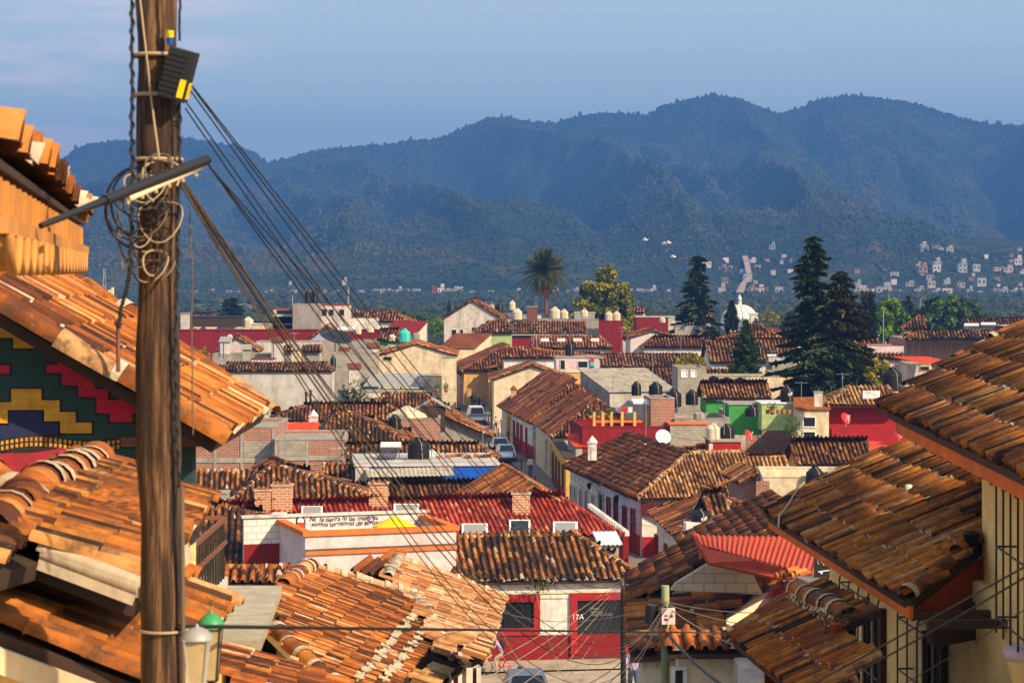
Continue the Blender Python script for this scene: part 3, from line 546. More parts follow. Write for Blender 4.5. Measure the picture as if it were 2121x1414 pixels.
mb = MB(); a, b = strip(fac, -1.7, .45, .15); a2, _ = strip(fac, -1.7, 0, .0); mb.add(a+b+a2, [[i, i+n_, i+n_+1, i+1] for i in range(n_-1)]+[[i+2*n_, i, i+1, i+2*n_+1] for i in range(n_-1)]); setting(mb, 'pavement', 'paving')
mb = MB(); a, b = strip(fac, -6.2, -5.4, .15); b2, _ = strip(fac, -5.4, 0, .0); mb.add(a+b+b2, [[i, i+n_, i+n_+1, i+1] for i in range(n_-1)]+[[i+n_, i+2*n_, i+2*n_+1, i+n_+1] for i in range(n_-1)]); setting(mb, 'pavement', 'paving')
# ---- hills
SKY = [(-3000, 420), (-1500, 330), (-700, 380), (-300, 400), (0, 395), (60, 385), (100, 357), (125, 335), (160, 310), (210, 296), (270, 293), (350, 290), (430, 296), (490, 305), (525, 318), (555, 341), (600, 331), (640, 318), (700, 308), (800, 300), (850, 292), (900, 290), (950, 272), (1000, 251), (1040, 244), (1080, 251), (1150, 257), (1200, 241), (1260, 235), (1340, 241), (1370, 221), (1420, 208), (1480, 199), (1530, 206), (1580, 226), (1610, 240), (1650, 226), (1700, 208), (1750, 200), (1800, 203), (1870, 211), (1930, 226), (1990, 246), (2050, 262), (2121, 262), (2300, 250), (2700, 300), (3500, 260), (5000, 400)]
su, sv = np.array(SKY, float).T
def ns1(x, k):                                           # smooth value noise
    i = np.floor(x); f = x-i; f = f*f*(3-2*f); h = lambda n: np.modf(np.abs(np.sin((n+k*17.3)*12.9898)*43758.5453))[0]; return h(i)*(1-f)+h(i+1)*f
def ns2(x, y, k=0):
    i, j = np.floor(x), np.floor(y); f, g = x-i, y-j; f = f*f*(3-2*f); g = g*g*(3-2*g)
    h = lambda a, b: np.modf(np.abs(np.sin(a*127.1+b*311.7+k*74.7)*43758.5453))[0]
    return (h(i, j)*(1-f)+h(i+1, j)*f)*(1-g)+(h(i, j+1)*(1-f)+h(i+1, j+1)*f)*g
def fbm(x, y, k=0, o=4):
    s = 0; a = .5
    for q in range(o): s = s+a*ns2(x*2**q, y*2**q, k+q); a *= .5
    return s
YR = 4300.; Y0 = 1500.
def hill(x, y):
    u = x/y*F+CX; H = CZ+(HV-np.interp(u, su, sv))/F*YR
    yr = YR*(1+.0*u); t = (y-Y0)/(yr-Y0)
    tt = np.clip(t, 0, 1); rise = tt**1.15*(1-.0*tt)
    warp = fbm(u/260, y/900, 3)*1.6
    rid = 1-np.abs(2*fbm(u/330+warp*.5+.0004*y, y/2600., 7, 4)-1)*1.8
    val = H*rise*(1-.8*np.sin(pi*tt)**.8*(1-np.clip(rid, 0, 1)))+(H*.09)*np.sin(pi*tt)*(fbm(x/170., y/170., 11)-.5)*2
    foot = 38*np.clip((y-1600)/500, 0, 1)*fbm(x/420., y/300., 19)*(1-tt)
    return np.where(t > 1, H-(y-yr)*.25, val+foot)*np.clip((y-Y0)/200, 0, 1)
us = np.arange(-1500, 3700, 7.0); ysr = Y0+(YR-Y0)*np.linspace(0, 1.12, 190)
U, Y_ = np.meshgrid(us, ysr); X_ = (U-CX)/F*Y_; Hh = hill(X_, Y_); nu = len(us)
mb = MB(); ii = (np.arange(len(ysr)-1)[:, None]*nu+np.arange(nu-1)[None]).ravel()
mb.add(np.stack([X_, Y_, Hh-.2], -1).reshape(-1, 3), np.stack([ii, ii+1, ii+nu+1, ii+nu], 1), 0, .5, True)
m, t, b, o = newmat('hill_soil'); c = ramp(t, noise(t, .012, 8, rough=.65), [(.3, (.014, .028, .018)), (.5, (.03, .05, .024)), (.62, (.07, .065, .03)), (.75, (.14, .09, .05))]); t.links.new(c, b.inputs['Base Color']); b.inputs['Roughness'].default_value = 1; b.inputs['Specular IOR Level'].default_value = 0
setting(mb, 'hills', 'hill_soil')
# trees of the forest: too many to count
def blob(mb, C, R, tint, tall):
    N = len(C); k = 5; th = np.arange(k)*2*pi/k
    ring1 = np.stack([np.cos(th), np.sin(th), np.full(k, .0)], 1); ring2 = np.stack([.85*np.cos(th+.6), .85*np.sin(th+.6), np.full(k, .55)], 1)
    T = np.concatenate([ring1, ring2, [[0, 0, .92]]]); jit = rng.uniform(.75, 1.25, (N, 2*k+1, 3)); Vv = T[None]*jit*R[:, None, None]; Vv[:, :, 2] *= tall[:, None]; Vv = Vv+C[:, None, :]
    f4 = np.array([[j, (j+1) % k, k+(j+1) % k, k+j] for j in range(k)]); f3 = np.array([[k+j, k+(j+1) % k, 2*k] for j in range(k)]); base = (np.arange(N)*(2*k+1))[:, None, None]; n0 = mb.n
    mb.add(Vv.reshape(-1, 3), (base+f4[None]).reshape(-1, 4), 0, np.repeat(tint, k)); s0 = mb.n-N*(2*k+1)
    mb.f.append((base+f3[None]).reshape(-1, 3)+s0); mb.m.append(np.zeros(N*k, int)); mb.s.append(np.full(N*k, False)); mb.t.append(np.repeat(tint, k))
N = 140000; u = rng.uniform(-600, 2700, N); q = rng.random(N)**.7; y = Y0+60+(YR-Y0-60)*np.clip(q*1.01, 0, 1.004); x = (u-CX)/F*y; z = hill(x, y)
dens = fbm(x/160, y/160, 31); keep = (dens > .30) | (q > .98); u, y, x, z, dens = (a[keep] for a in (u, y, x, z, dens)); N = len(u)
# ridge line trees
M_ = 1500; u2 = rng.uniform(-500, 2600, M_); y2 = np.full(M_, YR)-rng.uniform(0, 30, M_); x2 = (u2-CX)/F*y2; z2 = hill(x2, y2)
R = rng.uniform(1.9, 4.0, N)*np.interp(y, [1500, 3200], [.5, 1]); tn = np.clip(rng.normal(.38, .2, N)+(fbm(x/260, y/260, 41)-.5)*2.0, 0, 1); tl = rng.uniform(.9, 2.2, N)
mb = MB(); blob(mb, np.stack([x, y, z-.8], 1), R, tn, tl)
cl = fbm(u2/40, u2/40, 51); blob(mb, np.stack([x2, y2, z2-1.5], 1), rng.uniform(1.6, 4.4, M_)*(.4+1.1*cl), rng.uniform(0, .4, M_), rng.uniform(1.6, 3.6, M_))
setting(mb, 'forest', 'forest', 'stuff')
# valley trees between the town and the foot of the hills
N = 24000; y = rng.uniform(480, 1560, N); u = rng.uniform(-500, 2700, N); x = (u-CX)/F*y; k = fbm(x/70, y/90, 61) > .33; x, y = x[k], y[k]; N = len(x)
mb = MB(); blob(mb, np.stack([x, y, hill(x, y)-.5], 1), rng.uniform(1.5, 3.4, N), np.clip(rng.normal(.35, .2, N), 0, 1), rng.uniform(.8, 1.5, N)); setting(mb, 'valley_trees', 'forest', 'stuff')
# ---- haze
mb = MB(); mb.box(A3(-6500, -80, -1.5), A3(13000, 0, 0), A3(0, 6400, 0), A3(0, 0, 420)); hz = setting(mb, 'haze', [], 'stuff')
m = bpy.data.materials.new('haze'); m.use_nodes = True; t = m.node_tree; t.nodes.clear(); o = nn(t, 'ShaderNodeOutputMaterial'); pv = nn(t, 'ShaderNodeVolumePrincipled')
pv.inputs['Color'].default_value = (.10, .28, .72, 1); pv.inputs['Density'].default_value = .00027; pv.inputs['Anisotropy'].default_value = 0
t.links.new(pv.outputs[0], o.inputs['Volume']); hz.data.materials.append(m)
# ---- far houses on the lower slopes
def far_house(u, v, wpx, hpx, col, roofc, near=1540):
    lo, hi = near, YR
    for y in np.arange(near, YR, 12.):
        x = (u-CX)/F*y; zz = CZ-(v-HV)/F*y
        if hill(np.array(x), np.array(y)) >= zz: break
    return A3(x, y, float(hill(np.array(x), np.array(y)))), wpx*y/F, hpx*y/F
FARC = ['far_a', 'far_b', 'far_d', 'far_a', 'far_c', 'far_d', 'pinkish', 'off_white', 'far_b', 'far_a', 'far_c']
def put_far(u, v, wpx, hpx, i, grp, lab):
    c, w, h = far_house(u, v, wpx, hpx, 0, 0); w *= .95; h *= 1.0; e = hd(rng.uniform(-14, 18)); o = root('house', lab, 'house', c, grp)
    mb = MB(); mb.bx(c-A3(0, 0, 3), e, w, w*.7, h+3); k = FARC[i % len(FARC)]
    if rng.random() < .35: mb.bx(c+e*w*.2+A3(0, 0, h), e, w*.5, w*.5, h*.6)
    part(mb, 'wall', k, o)
    if w > 5:
        g = MB(); n = max(2, int(w/3.2)); fl = max(1, int(h/3)); nr = -rot90(e)
        if wpx < 11: n = 0
        for a in range(n):
            for f_ in range(fl): g = MB(); g.box(c-e*w/2+e*w*(a+.3)/n+nr*(w*.35+.02)+A3(0, 0, h*(f_+.35)/fl), e*w*.36/n, nr*.03, A3(0, 0, h*.36/fl)); part(g, 'window', 'glass_dark', o)
    g = MB(); g.bx(c+A3(0, 0, h+.01), e, w*1.08, w*.78, .25); part(g, 'roof', ['rust', 'sheet_grey', 'concrete'][i % 3], o); return o
FARS = []
def cluster(n, u0, u1, v0, v1, w0, w1, key):
    for i in range(n):
        u, v = rng.uniform(u0, u1), rng.uniform(v0, v1); w = rng.uniform(w0, w1); FARS.append((u, v, w, w*rng.uniform(.4, .9), key))
cluster(20, 740, 960, 612, 650, 8, 20, 0); cluster(9, 910, 960, 590, 640, 6, 14, 0); cluster(6, 600, 740, 590, 640, 6, 12, 0)
cluster(18, 1462, 1570, 545, 650, 7, 20, 1); cluster(16, 1545, 1620, 630, 662, 8, 18, 1); cluster(7, 1570, 1640, 520, 570, 6, 14, 1)
cluster(46, 1770, 2121, 560, 662, 7, 22, 2); cluster(24, 1900, 2121, 515, 620, 7, 18, 2); cluster(10, 380, 520, 620, 650, 8, 14, 0); cluster(8, 1300, 1420, 628, 655, 8, 16, 1); cluster(6,2121,2300,560,650,8,20,2)
FL = ['small pale flat-roofed house in the hazy cluster below the left hills', 'small pale flat-roofed house on the hazy slope behind the white dome', 'small pale flat-roofed house scattered on the hazy hillside at right']
FG = ['far houses below the left hills', 'far houses behind the dome', 'far houses on the right hillside']
cluster(26, 960, 1450, 628, 656, 6, 14, 0); cluster(14, 1620, 1900, 630, 658, 6, 14, 2); cluster(16, 420, 760, 622, 655, 6, 13, 0)
for i, (u, v, w, h, k) in enumerate(FARS): put_far(u, v, w, h, i, FG[k], FL[k])
# dirt road climbing the slope behind the dome
mb = MB(); pts = []
for (u, v) in [(1532, 620), (1540, 600), (1552, 585), (1548, 560), (1543, 540)]:
    c, _, _ = far_house(u, v, 1, 1, 0, 0, 1150); pts.append(c+A3(0, 0, 4))
for a, b in zip(pts, pts[1:]): mb.poly([a-A3(2.2, 0, 0), a+A3(2.2, 0, 0), b+A3(2.2, 0, 0), b-A3(2.2, 0, 0)])
plaster('dirt', (.45, .33, .26), sc=.1); setting(mb, 'road', 'dirt')
# birds above the trees
def bird(u, v, d, label):
    c = P(u, v, d); mb = MB(); s = .62
    mb.tube([c-A3(.5, 0, 0)*s, c-A3(.2, 0, 0)*s, c+A3(.25, 0, .02)*s, c+A3(.5, 0, .05)*s], [.03, .13, .12, .03], 8)
    for k in (-1, 1): mb.slab([c+A3(-.15, 0, .05)*s, c+A3(.22, 0, .05)*s, c+A3(.1, k*.6, .42)*s, c+A3(-.25, k*1.15, .30)*s, c+A3(-.3, k*.6, .36)*s], A3(0, 0, .02))
    mb.tube([c+A3(.45, 0, .04)*s, c+A3(.66, 0, .06)*s], [.06, .02], 6); return thing(mb, 'bird', 'white_cloth', label, 'bird', 'birds flying over the roofs')
for (u, v, l) in ((1336, 497, 'leftmost white bird flying before the blue hills'), (1376, 505, 'white bird between two others in front of the hills'), (1384, 503, 'topmost right of the white birds in the sky'), (1394, 532, 'lowest white bird flying left of the tall spruce')): bird(u, v, 260, l)
# ================================================================ TOWN, near to far
G_ST = 'houses along the street'
# --- white and red house at the foot of the hill
H = hx('house', 'white and red house with old barrel-tile roof, number 17A beside its dark door', (946, 1207), 1330, 3.6, (960, 1113), 1195, wall='white_paint', w=.30, l=.44, tb=.0, mort=.02, mortrows=(0,))
A17 = H; S_ = A3(0, 0, 1)
band(H, 'dado', 'dark_red', z0=0, z1=1.22, out=.04); band(H, 'cornice', 'cream', z0=3.02, z1=3.1, out=.07); band(H, 'cornice', 'off_white', z0=2.80, z1=2.85, out=.05)
opening(H, 1018, 1118, 1232, 1313, frame='red_paint', fw=.28, bars=6, fd=.15); opening(H, 1181, 1303, z0=.35, z1=3.0, v0=None, frame='red_paint', fw=.3, kind='door', fd=.15)
band(H, 'door_step', 'maroon', z0=0.0, z1=.34, u0=1181, u1=1303, out=.12)
mb = MB(); c = A3(3, 94.4, 0); mb.box(Z(940, 1392, .0), hd(8)*10.5, rot90(hd(8))*1.7, A3(0, 0, .16)); setting(mb, 'pavement', 'street_light')
def text(s, p, e, size, mat, H, name='lettering', shear=0., ext=.006, label=None):
    c = bpy.data.curves.new(name, 'FONT'); c.body = s; c.size = size; c.extrude = ext; c.shear = shear; c.materials.append(M[mat]); c.space_line = .8
    o = bpy.data.objects.new(name, c); COL.objects.link(o); r = H['o'] if isinstance(H, dict) else H; o.parent = r
    q = r
    while q.parent: q = q.parent
    o.location = tuple(np.asarray(p)-BASE[q.name]); o.rotation_euler = (pi/2, 0, atan2(e[1], e[0]))
    dg = bpy.context.evaluated_depsgraph_get(); me = bpy.data.meshes.new_from_object(o.evaluated_get(dg))
    if shear:
        for q in me.vertices: q.co.y += .022*sin(q.co.x*5.3)+.012*sin(q.co.x*17); q.co.x += .012*sin(q.co.x*11+q.co.y*8)
    o2 = bpy.data.objects.new(name, me); COL.objects.link(o2); o2.parent = r; o2.location = o.location; o2.rotation_euler = o.rotation_euler; bpy.data.objects.remove(o); return props(o2, label)
n = -rot90(H['e'])
def onw(H, u, v, out=.06): q = along(u, H['wa'], H['e']); return A3(q[0], q[1], zat(v, q))-rot90(H['e'])*out
text('17A', onw(H, 1183, 1281, .165), H['e'], .32, 'white_cloth', H, 'house_number'); text('Mixto\nServicio\n  ARTESANÍA', onw(H, 1222, 1262, .05), H['e'], .17, 'cloth_grey', H, 'window_lettering')
# --- corrugated patch and second ridge behind it
H = leanto('shed', 'small shed with bright corrugated sheet roof behind the old tile ridge of house 17A', (975, 1141), 1045, 4.35, 1114, .25, mat='white_metal', wall='grey_plaster', h=8)
H = leanto('shed', 'narrow shed of white corrugated sheet beside the right hip of house 17A', (1240, 1128), 1290, 4.2, 1100, .25, mat='white_metal', wall='grey_plaster', h=8)
# --- pale pink parapet house
H = flat('building', 'pale pink flat-roofed house with two orange cornice bands and a roof terrace', (632, 1110), 945, 5.75, 6.0, h=19, wall='pinkish', par=1.0, cop='orange_paint', hc=.2, proud=.12, cat='house'); PK = H
band(H, 'cornice', 'orange_paint', z0=4.95, z1=5.13, out=.12); band(H, 'cornice', 'dark_stone', z0=5.13, z1=5.19, out=.14)
c = P(817, 1091, 98.0); um = root('parasol', 'yellow parasol open on the pink house terrace', 'parasol', c-A3(0, 0, .95)); mb = MB(); mb.lathe(c, [(1.0, .0), (.96, .06), (.45, .3), (.03, .50)], 8, smooth=False); part(mb, 'canopy', 'umbrella_yellow', um); mb = MB(); mb.tube([c-A3(0, 0, .95), c+A3(0, 0, .4)], .025, 6); part(mb, 'pole', 'steel', um)
# white wall with writing
H = flat('wall', 'white painted block wall with hand lettering and a purple woman symbol', (505, 1073), 884, 6.05, .25, h=17, wall='block_white', par=0, top='off_white', cat='wall'); WR = H
band(H, 'dado', 'dark_red', z0=4, z1=4.9, out=.02)
def curs(H, txt, u, v, size): text(txt, onw(H, u, v, .03), H['e'], size, 'black_metal', H, 'lettering', shear=.25, ext=.004)
curs(H, 'Ni  la tierra ni las mujeres', 640, 1080, .30); curs(H, 'somos territorio de conquista', 644, 1090, .29)
mb = MB(); c = onw(H, 769, 1072, .05); e = H['e']; th = np.linspace(0, 2*pi, 21)[:, None]; mb.tube(c+.15*(np.cos(th)*e+np.sin(th)*A3(0, 0, 1)), .022, 5); mb.tube([c-e*.1-A3(0, 0, .1), c-e*.26-A3(0, 0, .30)], .022, 5); mb.tube([c-e*.27-A3(0, 0, .16), c-e*.12-A3(0, 0, .27)], .022, 5); part(mb, 'symbol', 'purple', H['o'])
def flatshape(H, name, mat, px, out): # small painted figure lying on the wall
    mb = MB(); mb.slab([onw(H, u, v, out) for u, v in px], rot90(H['e'])*.012); part(mb, name, mat, H['o'])
flatshape(H, 'painted_hair', 'hair', [(613, 1095), (613, 1074), (617, 1067), (622, 1066), (628, 1068), (632, 1076), (632, 1095)], .02)
flatshape(H, 'painted_face', 'white_cloth', [(616, 1081), (616, 1075), (622, 1070), (629, 1075), (629, 1081)], .035); flatshape(H, 'painted_scarf', 'red_orange', [(616, 1094), (616, 1081), (630, 1081), (630, 1093), (622, 1096)], .036)
# --- dark roof to the left
H = hx('house', 'house with steep dark old tile roof and mortared hip left of the pink house', (408, 1172), 790, 3.9, (438, 1047), 454, h=5, w=.31, l=.40, tb=-.06, wall='off_white', mort=.05)
H = hx('house', 'low lean roof of single orange tiles under the dark roof behind the concrete slab', (436, 1209), 605, 7.1, (436, 1176), 605, pitch=.3, h=3, w=.30, l=.4, tile='tile_orange', wall='off_white', z0=2.2, mort=.25, tb=.1)
# --- red tiled house
H = hx('house', 'long house with red painted tile roof, skylights and brick chimneys', (462, 1136), 1290, 4.0, (474, 1048), 1158, h=15, w=.25, l=.36, tile='tile_red', wall='cream', mort=.02, rm=.2, pitch=.42); RH = H
for (u0, u1, v0, v1, dd, lb) in ((527, 560, 1017, 1058, 0, None), (563, 604, 1007, 1056, 0, None), (764, 803, 1003, 1048, 0, None), (1061, 1098, 1024, 1062, 0, None)): nq_ = np.cross(H['B']-H['A'], H['R1']-H['A']); chimney(H, u0, u1, v0, v1+6, hit(u0, v1, H['A'], nq_)[1]-.15, top='tile')
chimney(H, 566, 590, 1066, 1098, 103, mat='brick', cap='white_paint')
def skylight(H, u0, u1, v0, v1, mat='sky_glass', frame='white_metal'):
    nrmv = nrm(np.cross(H['B']-H['A'], H['R1']-H['A'])); nrmv = nrmv if nrmv[2] > 0 else -nrmv; p0 = H['A']+nrmv*.16
    a, b, c, d = [hit(u, v, p0, nrmv) for u, v in ((u0, v1), (u1, v1), (u1, v0), (u0, v0))]; mb = MB(); mb.slab([a, b, c, d], nrmv*.12); f = part(mb, 'skylight', frame, H['o'])
    m = (a+b+c+d)/4; mb = MB(); mb.slab([m+(q-m)*A3(.82, .82, .82)+nrmv*.125 for q in (a, b, c, d)], nrmv*.01); part(mb, 'pane', mat, f)
for q in ((815, 868, 1047, 1072), (624, 668, 1052, 1074), (1145, 1196, 1084, 1110), (956, 1010, 1088, 1112), (1054, 1098, 1080, 1110)): skylight(H, *q, mat='glass_dark' if q[0] == 1054 else 'sky_glass')
# --- old roofs between the red house and the blue wall
H = hx('house', 'hipped house of weathered tiles with white mortared hips behind the brick chimneys', (472, 1045), 812, 4.5, (562, 966), 580, h=8, w=.29, l=.40, wall='off_white', pitch=.5, rm=1, mort=.06)
H = hx('house', 'low old tile roof at far left of the brick wall with thick white mortar ridge', (398, 1024), 530, 4.8, (400, 976), 540, h=6, w=.29, wall='grey_plaster', rm=1, mort=.06)
H = hx('house', 'long low old tile roof running under the blue walled terrace', (640, 1042), 1040, 4.3, (642, 1010), 1000, h=12, w=.27, wall='grey_plaster', tb=-.08)
chimney(H, 413, 470, 1022, 1046, 112, mat='grey_plaster', cap='concrete')
H = gr('house', 'house with dark ridge and rust tile slopes running beside the street below the blue wall', (1106, 1006), (1042, 963), 6.2, 4.2, .62, wall='white_paint', tile='tile_orange', w=.28, mort=.12)
# zigzag white wall by the street
a = Z(1300, 1105, .0); mb = MB(); q0, q1 = P(1302, 1110, 119.), P(1222, 1050, 133.5)
d_ = q1-q0; Ld = np.linalg.norm(d_[:2]); e_ = nrm(d_*A3(1, 1, 0)); o = root('wall', 'dark red garden wall with a stepped white coping beside the street', 'wall', q0*A3(1, 1, 0)); mb.box(A3(q0[0], q0[1], 0), e_*Ld, rot90(e_)*.3, A3(0, 0, q0[2])); part(mb, 'wall', 'dark_red', o); mb = MB()
for i in range(22): mb.box(q0+e_*Ld*i/22+A3(0, 0, .01)-rot90(e_)*.05, e_*Ld/42, rot90(e_)*.25, A3(0, 0, .26))
part(mb, 'coping', 'white_paint', o)
# --- blue terrace house
H = flat('house', 'flat-roofed house with bright blue terrace wall, sheet awning and rubble on its roof', (736, 966), 1034, 5.6, 8, h=5, wall='blue_wall', par=0, top='dirty_white', cat='house'); BL = H
band(H, 'side_wall', 'off_white', z0=0, z1=5.55, u0=736, u1=764, out=.1)
opening(H, 773, 806, 974, 1003, frame='blue_wall', fw=.05); opening(H, 815, 862, 976, 1004, frame='blue_wall', fw=.05); opening(H, 866, 899, 978, 1004, frame='black_metal', fw=.05)
n = -H['u']; a = onw(H, 757, 970, 0); b = onw(H, 938, 966, 0); corrug('awning', H, [a+n*1.3-A3(0, 0, .38), b+n*1.3-A3(0, 0, .38), b, a], 'weathered', .25)
for (u, v) in ((915, 946), (940, 950), (962, 948), (975, 955), (1000, 950), (1015, 947)):
    c = P(u, v, 134+rng.uniform(-1, 1)); c[2] = 5.71; mb = MB()
    for k in range(6): q = c+A3(*rng.uniform(-.35, .35, 2), 0); mb.tube([q, q+A3(.3, .1*k/5, .1)], .09, 6, 0, rng.random())
    thing(mb, 'tile_pile', 'tile_orange', 'loose heap of spare clay tiles lying on the blue house roof', 'tile pile', 'spare tile heaps on the blue house roof')
tank(867, 949, 132.5, 45, 44, label='big black water tank on a stone stand over the blue walled terrace')
mb = MB(); c = P(867, 957, 132.5); mb.bx(A3(c[0], c[1], 5.7), hd(5), 1.6, 1.3, c[2]-5.7+.22); thing(mb, 'tank_stand', 'concrete', 'low concrete stand under the big black tank above the blue wall', 'stand')
tank(892, 950, 135.5, 22, 20, 'white_metal', label='white drum tank beside the big black tank above the blue wall')
def solar(u, v, d, wpx, label, panel=True):
    c = P(u, v, d); w = wpx*d/F; o = root('solar_heater', label, 'water heater', c); mb = MB(); mb.tube([c+A3(-w/2, 0, .95), c+A3(w/2, 0, .95)], .22, 14); part(mb, 'boiler', 'white_metal', o); mb = MB()
    for i in range(12): x = -w*.42+w*.84*i/11; mb.tube([c+A3(x, -.15, .85), c+A3(x-.3, -1.3, .1)], .035, 5)
    part(mb, 'tube_rack', 'glass_dark', o); mb = MB()
    for x in (-w*.4, w*.4): mb.tube([c+A3(x, 0, .8), c+A3(x, .1, -.02)], .025, 4); mb.tube([c+A3(x, -1.3, .1), c+A3(x, -1.3, 0)], .025, 4)
    part(mb, 'stand', 'steel', o)
solar(810, 955, 133.5, 42, 'solar water heater with white boiler on the blue house roof')
H = hx('house', 'old tile roof behind the black tank of the blue house', (716, 953), 1035, 5.0, (716, 923), 985, h=4, w=.29, wall='off_white', mort=.06, rm=.9)
H = hx('house', 'small dark tile roof squeezed against the grey side wall of the blue house', (670, 1006), 736, 4.4, (680, 962), 731, h=4, w=.29, wall='grey_plaster', tb=-.08)
H = gr('house', 'narrow roof with dark ridge falling right in front of the brick wall', (700, 1002), (566, 948), 5.0, 1.3, .5, wall='wood_dark', tile='tile_rust', w=.28)
# --- raw brick building
H = flat('building', 'unfinished brick building with bare concrete columns and beam', (404, 886), 568, 6.6, 9, h=0, wall='brick', par=.2); BR = H
for u in (445, 501, 566): band(H, 'column', 'concrete', z0=0, z1=6.5, u0=u-3, u1=u+3, out=.05)
band(H, 'beam', 'concrete', v0=947, v1=958, out=.055)
H2 = flat('building', 'unfinished brick and block building with concrete columns right of the taller brick one', (569, 911), 716, 5.9, 8, h=3, wall='brick', par=.2)
for u in (572, 636, 712): band(H2, 'column', 'concrete', z0=0, z1=5.8, u0=u-3, u1=u+3, out=.05)
band(H2, 'beam', 'concrete', v0=944, v1=953, out=.055); band(H2, 'block_panel', 'block', v0=912, v1=943, u0=576, u1=633, out=.03); band(H, 'block_panel', 'block', v0=914, v1=946, u0=505, u1=562, out=.03)
H = leanto('house', 'cream house under a bright orange sheet roof behind the brick building', (566, 899), 658, 5.6, 874, .25, h=2, mat='red_orange', wall='cream', wl=.6, cat='house'); opening(H, 600, 618, 902, 909, fw=.04)
chimney(H, 640, 657, 863, 890, 158, mat='pinkish', cap='white_paint', top='roof')
# --- old roofs further back, left
H = hx('house', 'long old tile roof with hipped left end above the orange sheet roof', (556, 873), 862, 4.0, (636, 839), 800, h=3, w=.33, wall='white_paint', mort=.05, rm=.8)
H = hx('house', 'tall old tile roof rising behind the cream roof lantern', (728, 872), 960, 3.6, (803, 816), 878, h=3, w=.33, wall='white_paint', mort=.04, pitch=.5)
H = hx('house', 'hipped old tile roof with red corner in front of the long roof', (650, 917), 856, 4.4, (700, 852), 716, h=3, w=.31, wall='white_paint', pitch=.5, rm=.8, tb=-.05)
H = flat('building', 'brick terrace with a cream roof lantern and a black tank', (815, 868), 912, 5.5, 5, h=2, wall='brick', par=.2, top='concrete')
c = P(843, 864, 174.); mb = MB(); mb.lathe(c, [(1.6, 0), (1.45, .25), (.05, .95)], 4, smooth=False); part(mb, 'roof_lantern', 'cream', H['o'])
tank(818, 890, 167, 25, 33, label='black water tank on the brick terrace beside the dark red sheet')
H = gy('house', 'grey plastered gable house whose tile verge falls towards the street', (748, 906), 1021, 3.6, 845, 6, h=2, wall='grey_plaster', w=.3, rm=.5, go=.5)
c = P(896, 852, 176.); mb = MB(); mb.bx(c-A3(0, 0, 1.6), hd(2), 2.0, 1.6, 2.0); part(mb, 'dormer', 'wood_dark', H['o']); mb = MB(); mb.slab([c+A3(-1.4, -1.0, .2), c+A3(0, -1.0, 1.0), c+A3(0, 1, 1.0), c+A3(-1.4, 1, .2)], A3(0, 0, .07)); mb.slab([c+A3(1.4, -1.0, .2), c+A3(0, -1.0, 1.0), c+A3(0, 1, 1.0), c+A3(1.4, 1, .2)], A3(0, 0, .07)); part(mb, 'dormer_roof', 'sheet_grey', H['o'])
for (u, v0, v1, lb) in ((634, 815, 848, 'tall black stove pipe left of its twin on the old roof'), (643, 811, 840, 'black stove pipe right of its twin on the old roof')):
    mb = MB(); p = P(u, v1, 196); mb.tube([p, A3(p[0], p[1], zat(v0, p))], .1, 8); mb.lathe(A3(p[0], p[1], zat(v0, p)), [(.1, 0), (.16, .02), (.16, .1), (.01, .16)], 8); thing(mb, 'stove_pipe', 'black_metal', lb, 'pipe')
# --- grey white wall and cream gable
H = hx('house', 'big blank greyish white wall under a narrow tile coping roof', (446, 769), 690, 6.6, (478, 753), 672, pitch=.35, h=1, w=.33, wall='dirty_white', mort=.05, rm=.8, eo=.25)
H = gy('house', 'cream gable house with small high window behind the vine', (776, 737), 948, 7.4, 711, 10, h=1, wall='cream', w=.36, go=.2, tile='tile_orange'); H = dict(H, e=hd(1), wa=H['A']-hd(1)*11+rot90(hd(1))*.2); opening(H, 793, 812, 738, 747, frame='cream', fw=.05)
H = flat('building', 'lower cream block in front of the cream gable wall', (868, 779), 945, 5.5, 5, h=1, wall='cream', par=.15); H = flat('building', 'small cream rooftop block with dark window at the street corner', (915, 742), 945, 7.6, 3, h=1, wall='cream', par=.3, z0=3)
H = flat('wall', 'bare grey block wall right of the big blank wall', (690, 733), 782, 7.8, 4, h=1, wall='block', par=.1); tank(690, 765, 232, 12, 30, label='slim black tank beside the bare block wall')
H = leanto('canopy', 'dark sheet canopy over a railed yard beside the cream house', (752, 800), 876, 4.4, 772, .35, h=-12, mat='sheet_grey', wall=None, cat='canopy'); mb = MB()
for u in (752, 790, 830, 874): p = along(u, H['A'], H['e']); mb.box(A3(p[0]-.08, p[1]+.1, 0), A3(.16, 0, 0), A3(0, .16, 0), A3(0, 0, p[2]-.04))
part(mb, 'post', 'black_metal', H['o']); H = flat('building', 'ochre and pink rooms under the dark canopy', (700, 812), 880, 4., 5, h=1, wall='off_white', par=0)
broadleaf(735, 850, 224, 62, 72, 'leaf_dark', 'dark green ivy clump hanging beside the blank wall', [(-.2, .5, .34), (.15, .6, .36), (.3, .3, .3), (-.1, .25, .3), (.6, .1, .25)], 2600, trunk=False, name='ivy')
broadleaf(400, 775, 200, 66, 64, 'leaf_yellow', 'yellow-green shrub right behind the big wooden pole', [(-.1, .5, .4), (.2, .6, .3), (.1, .3, .4), (.35, .4, .25)], 2000, trunk=False, name='shrub')
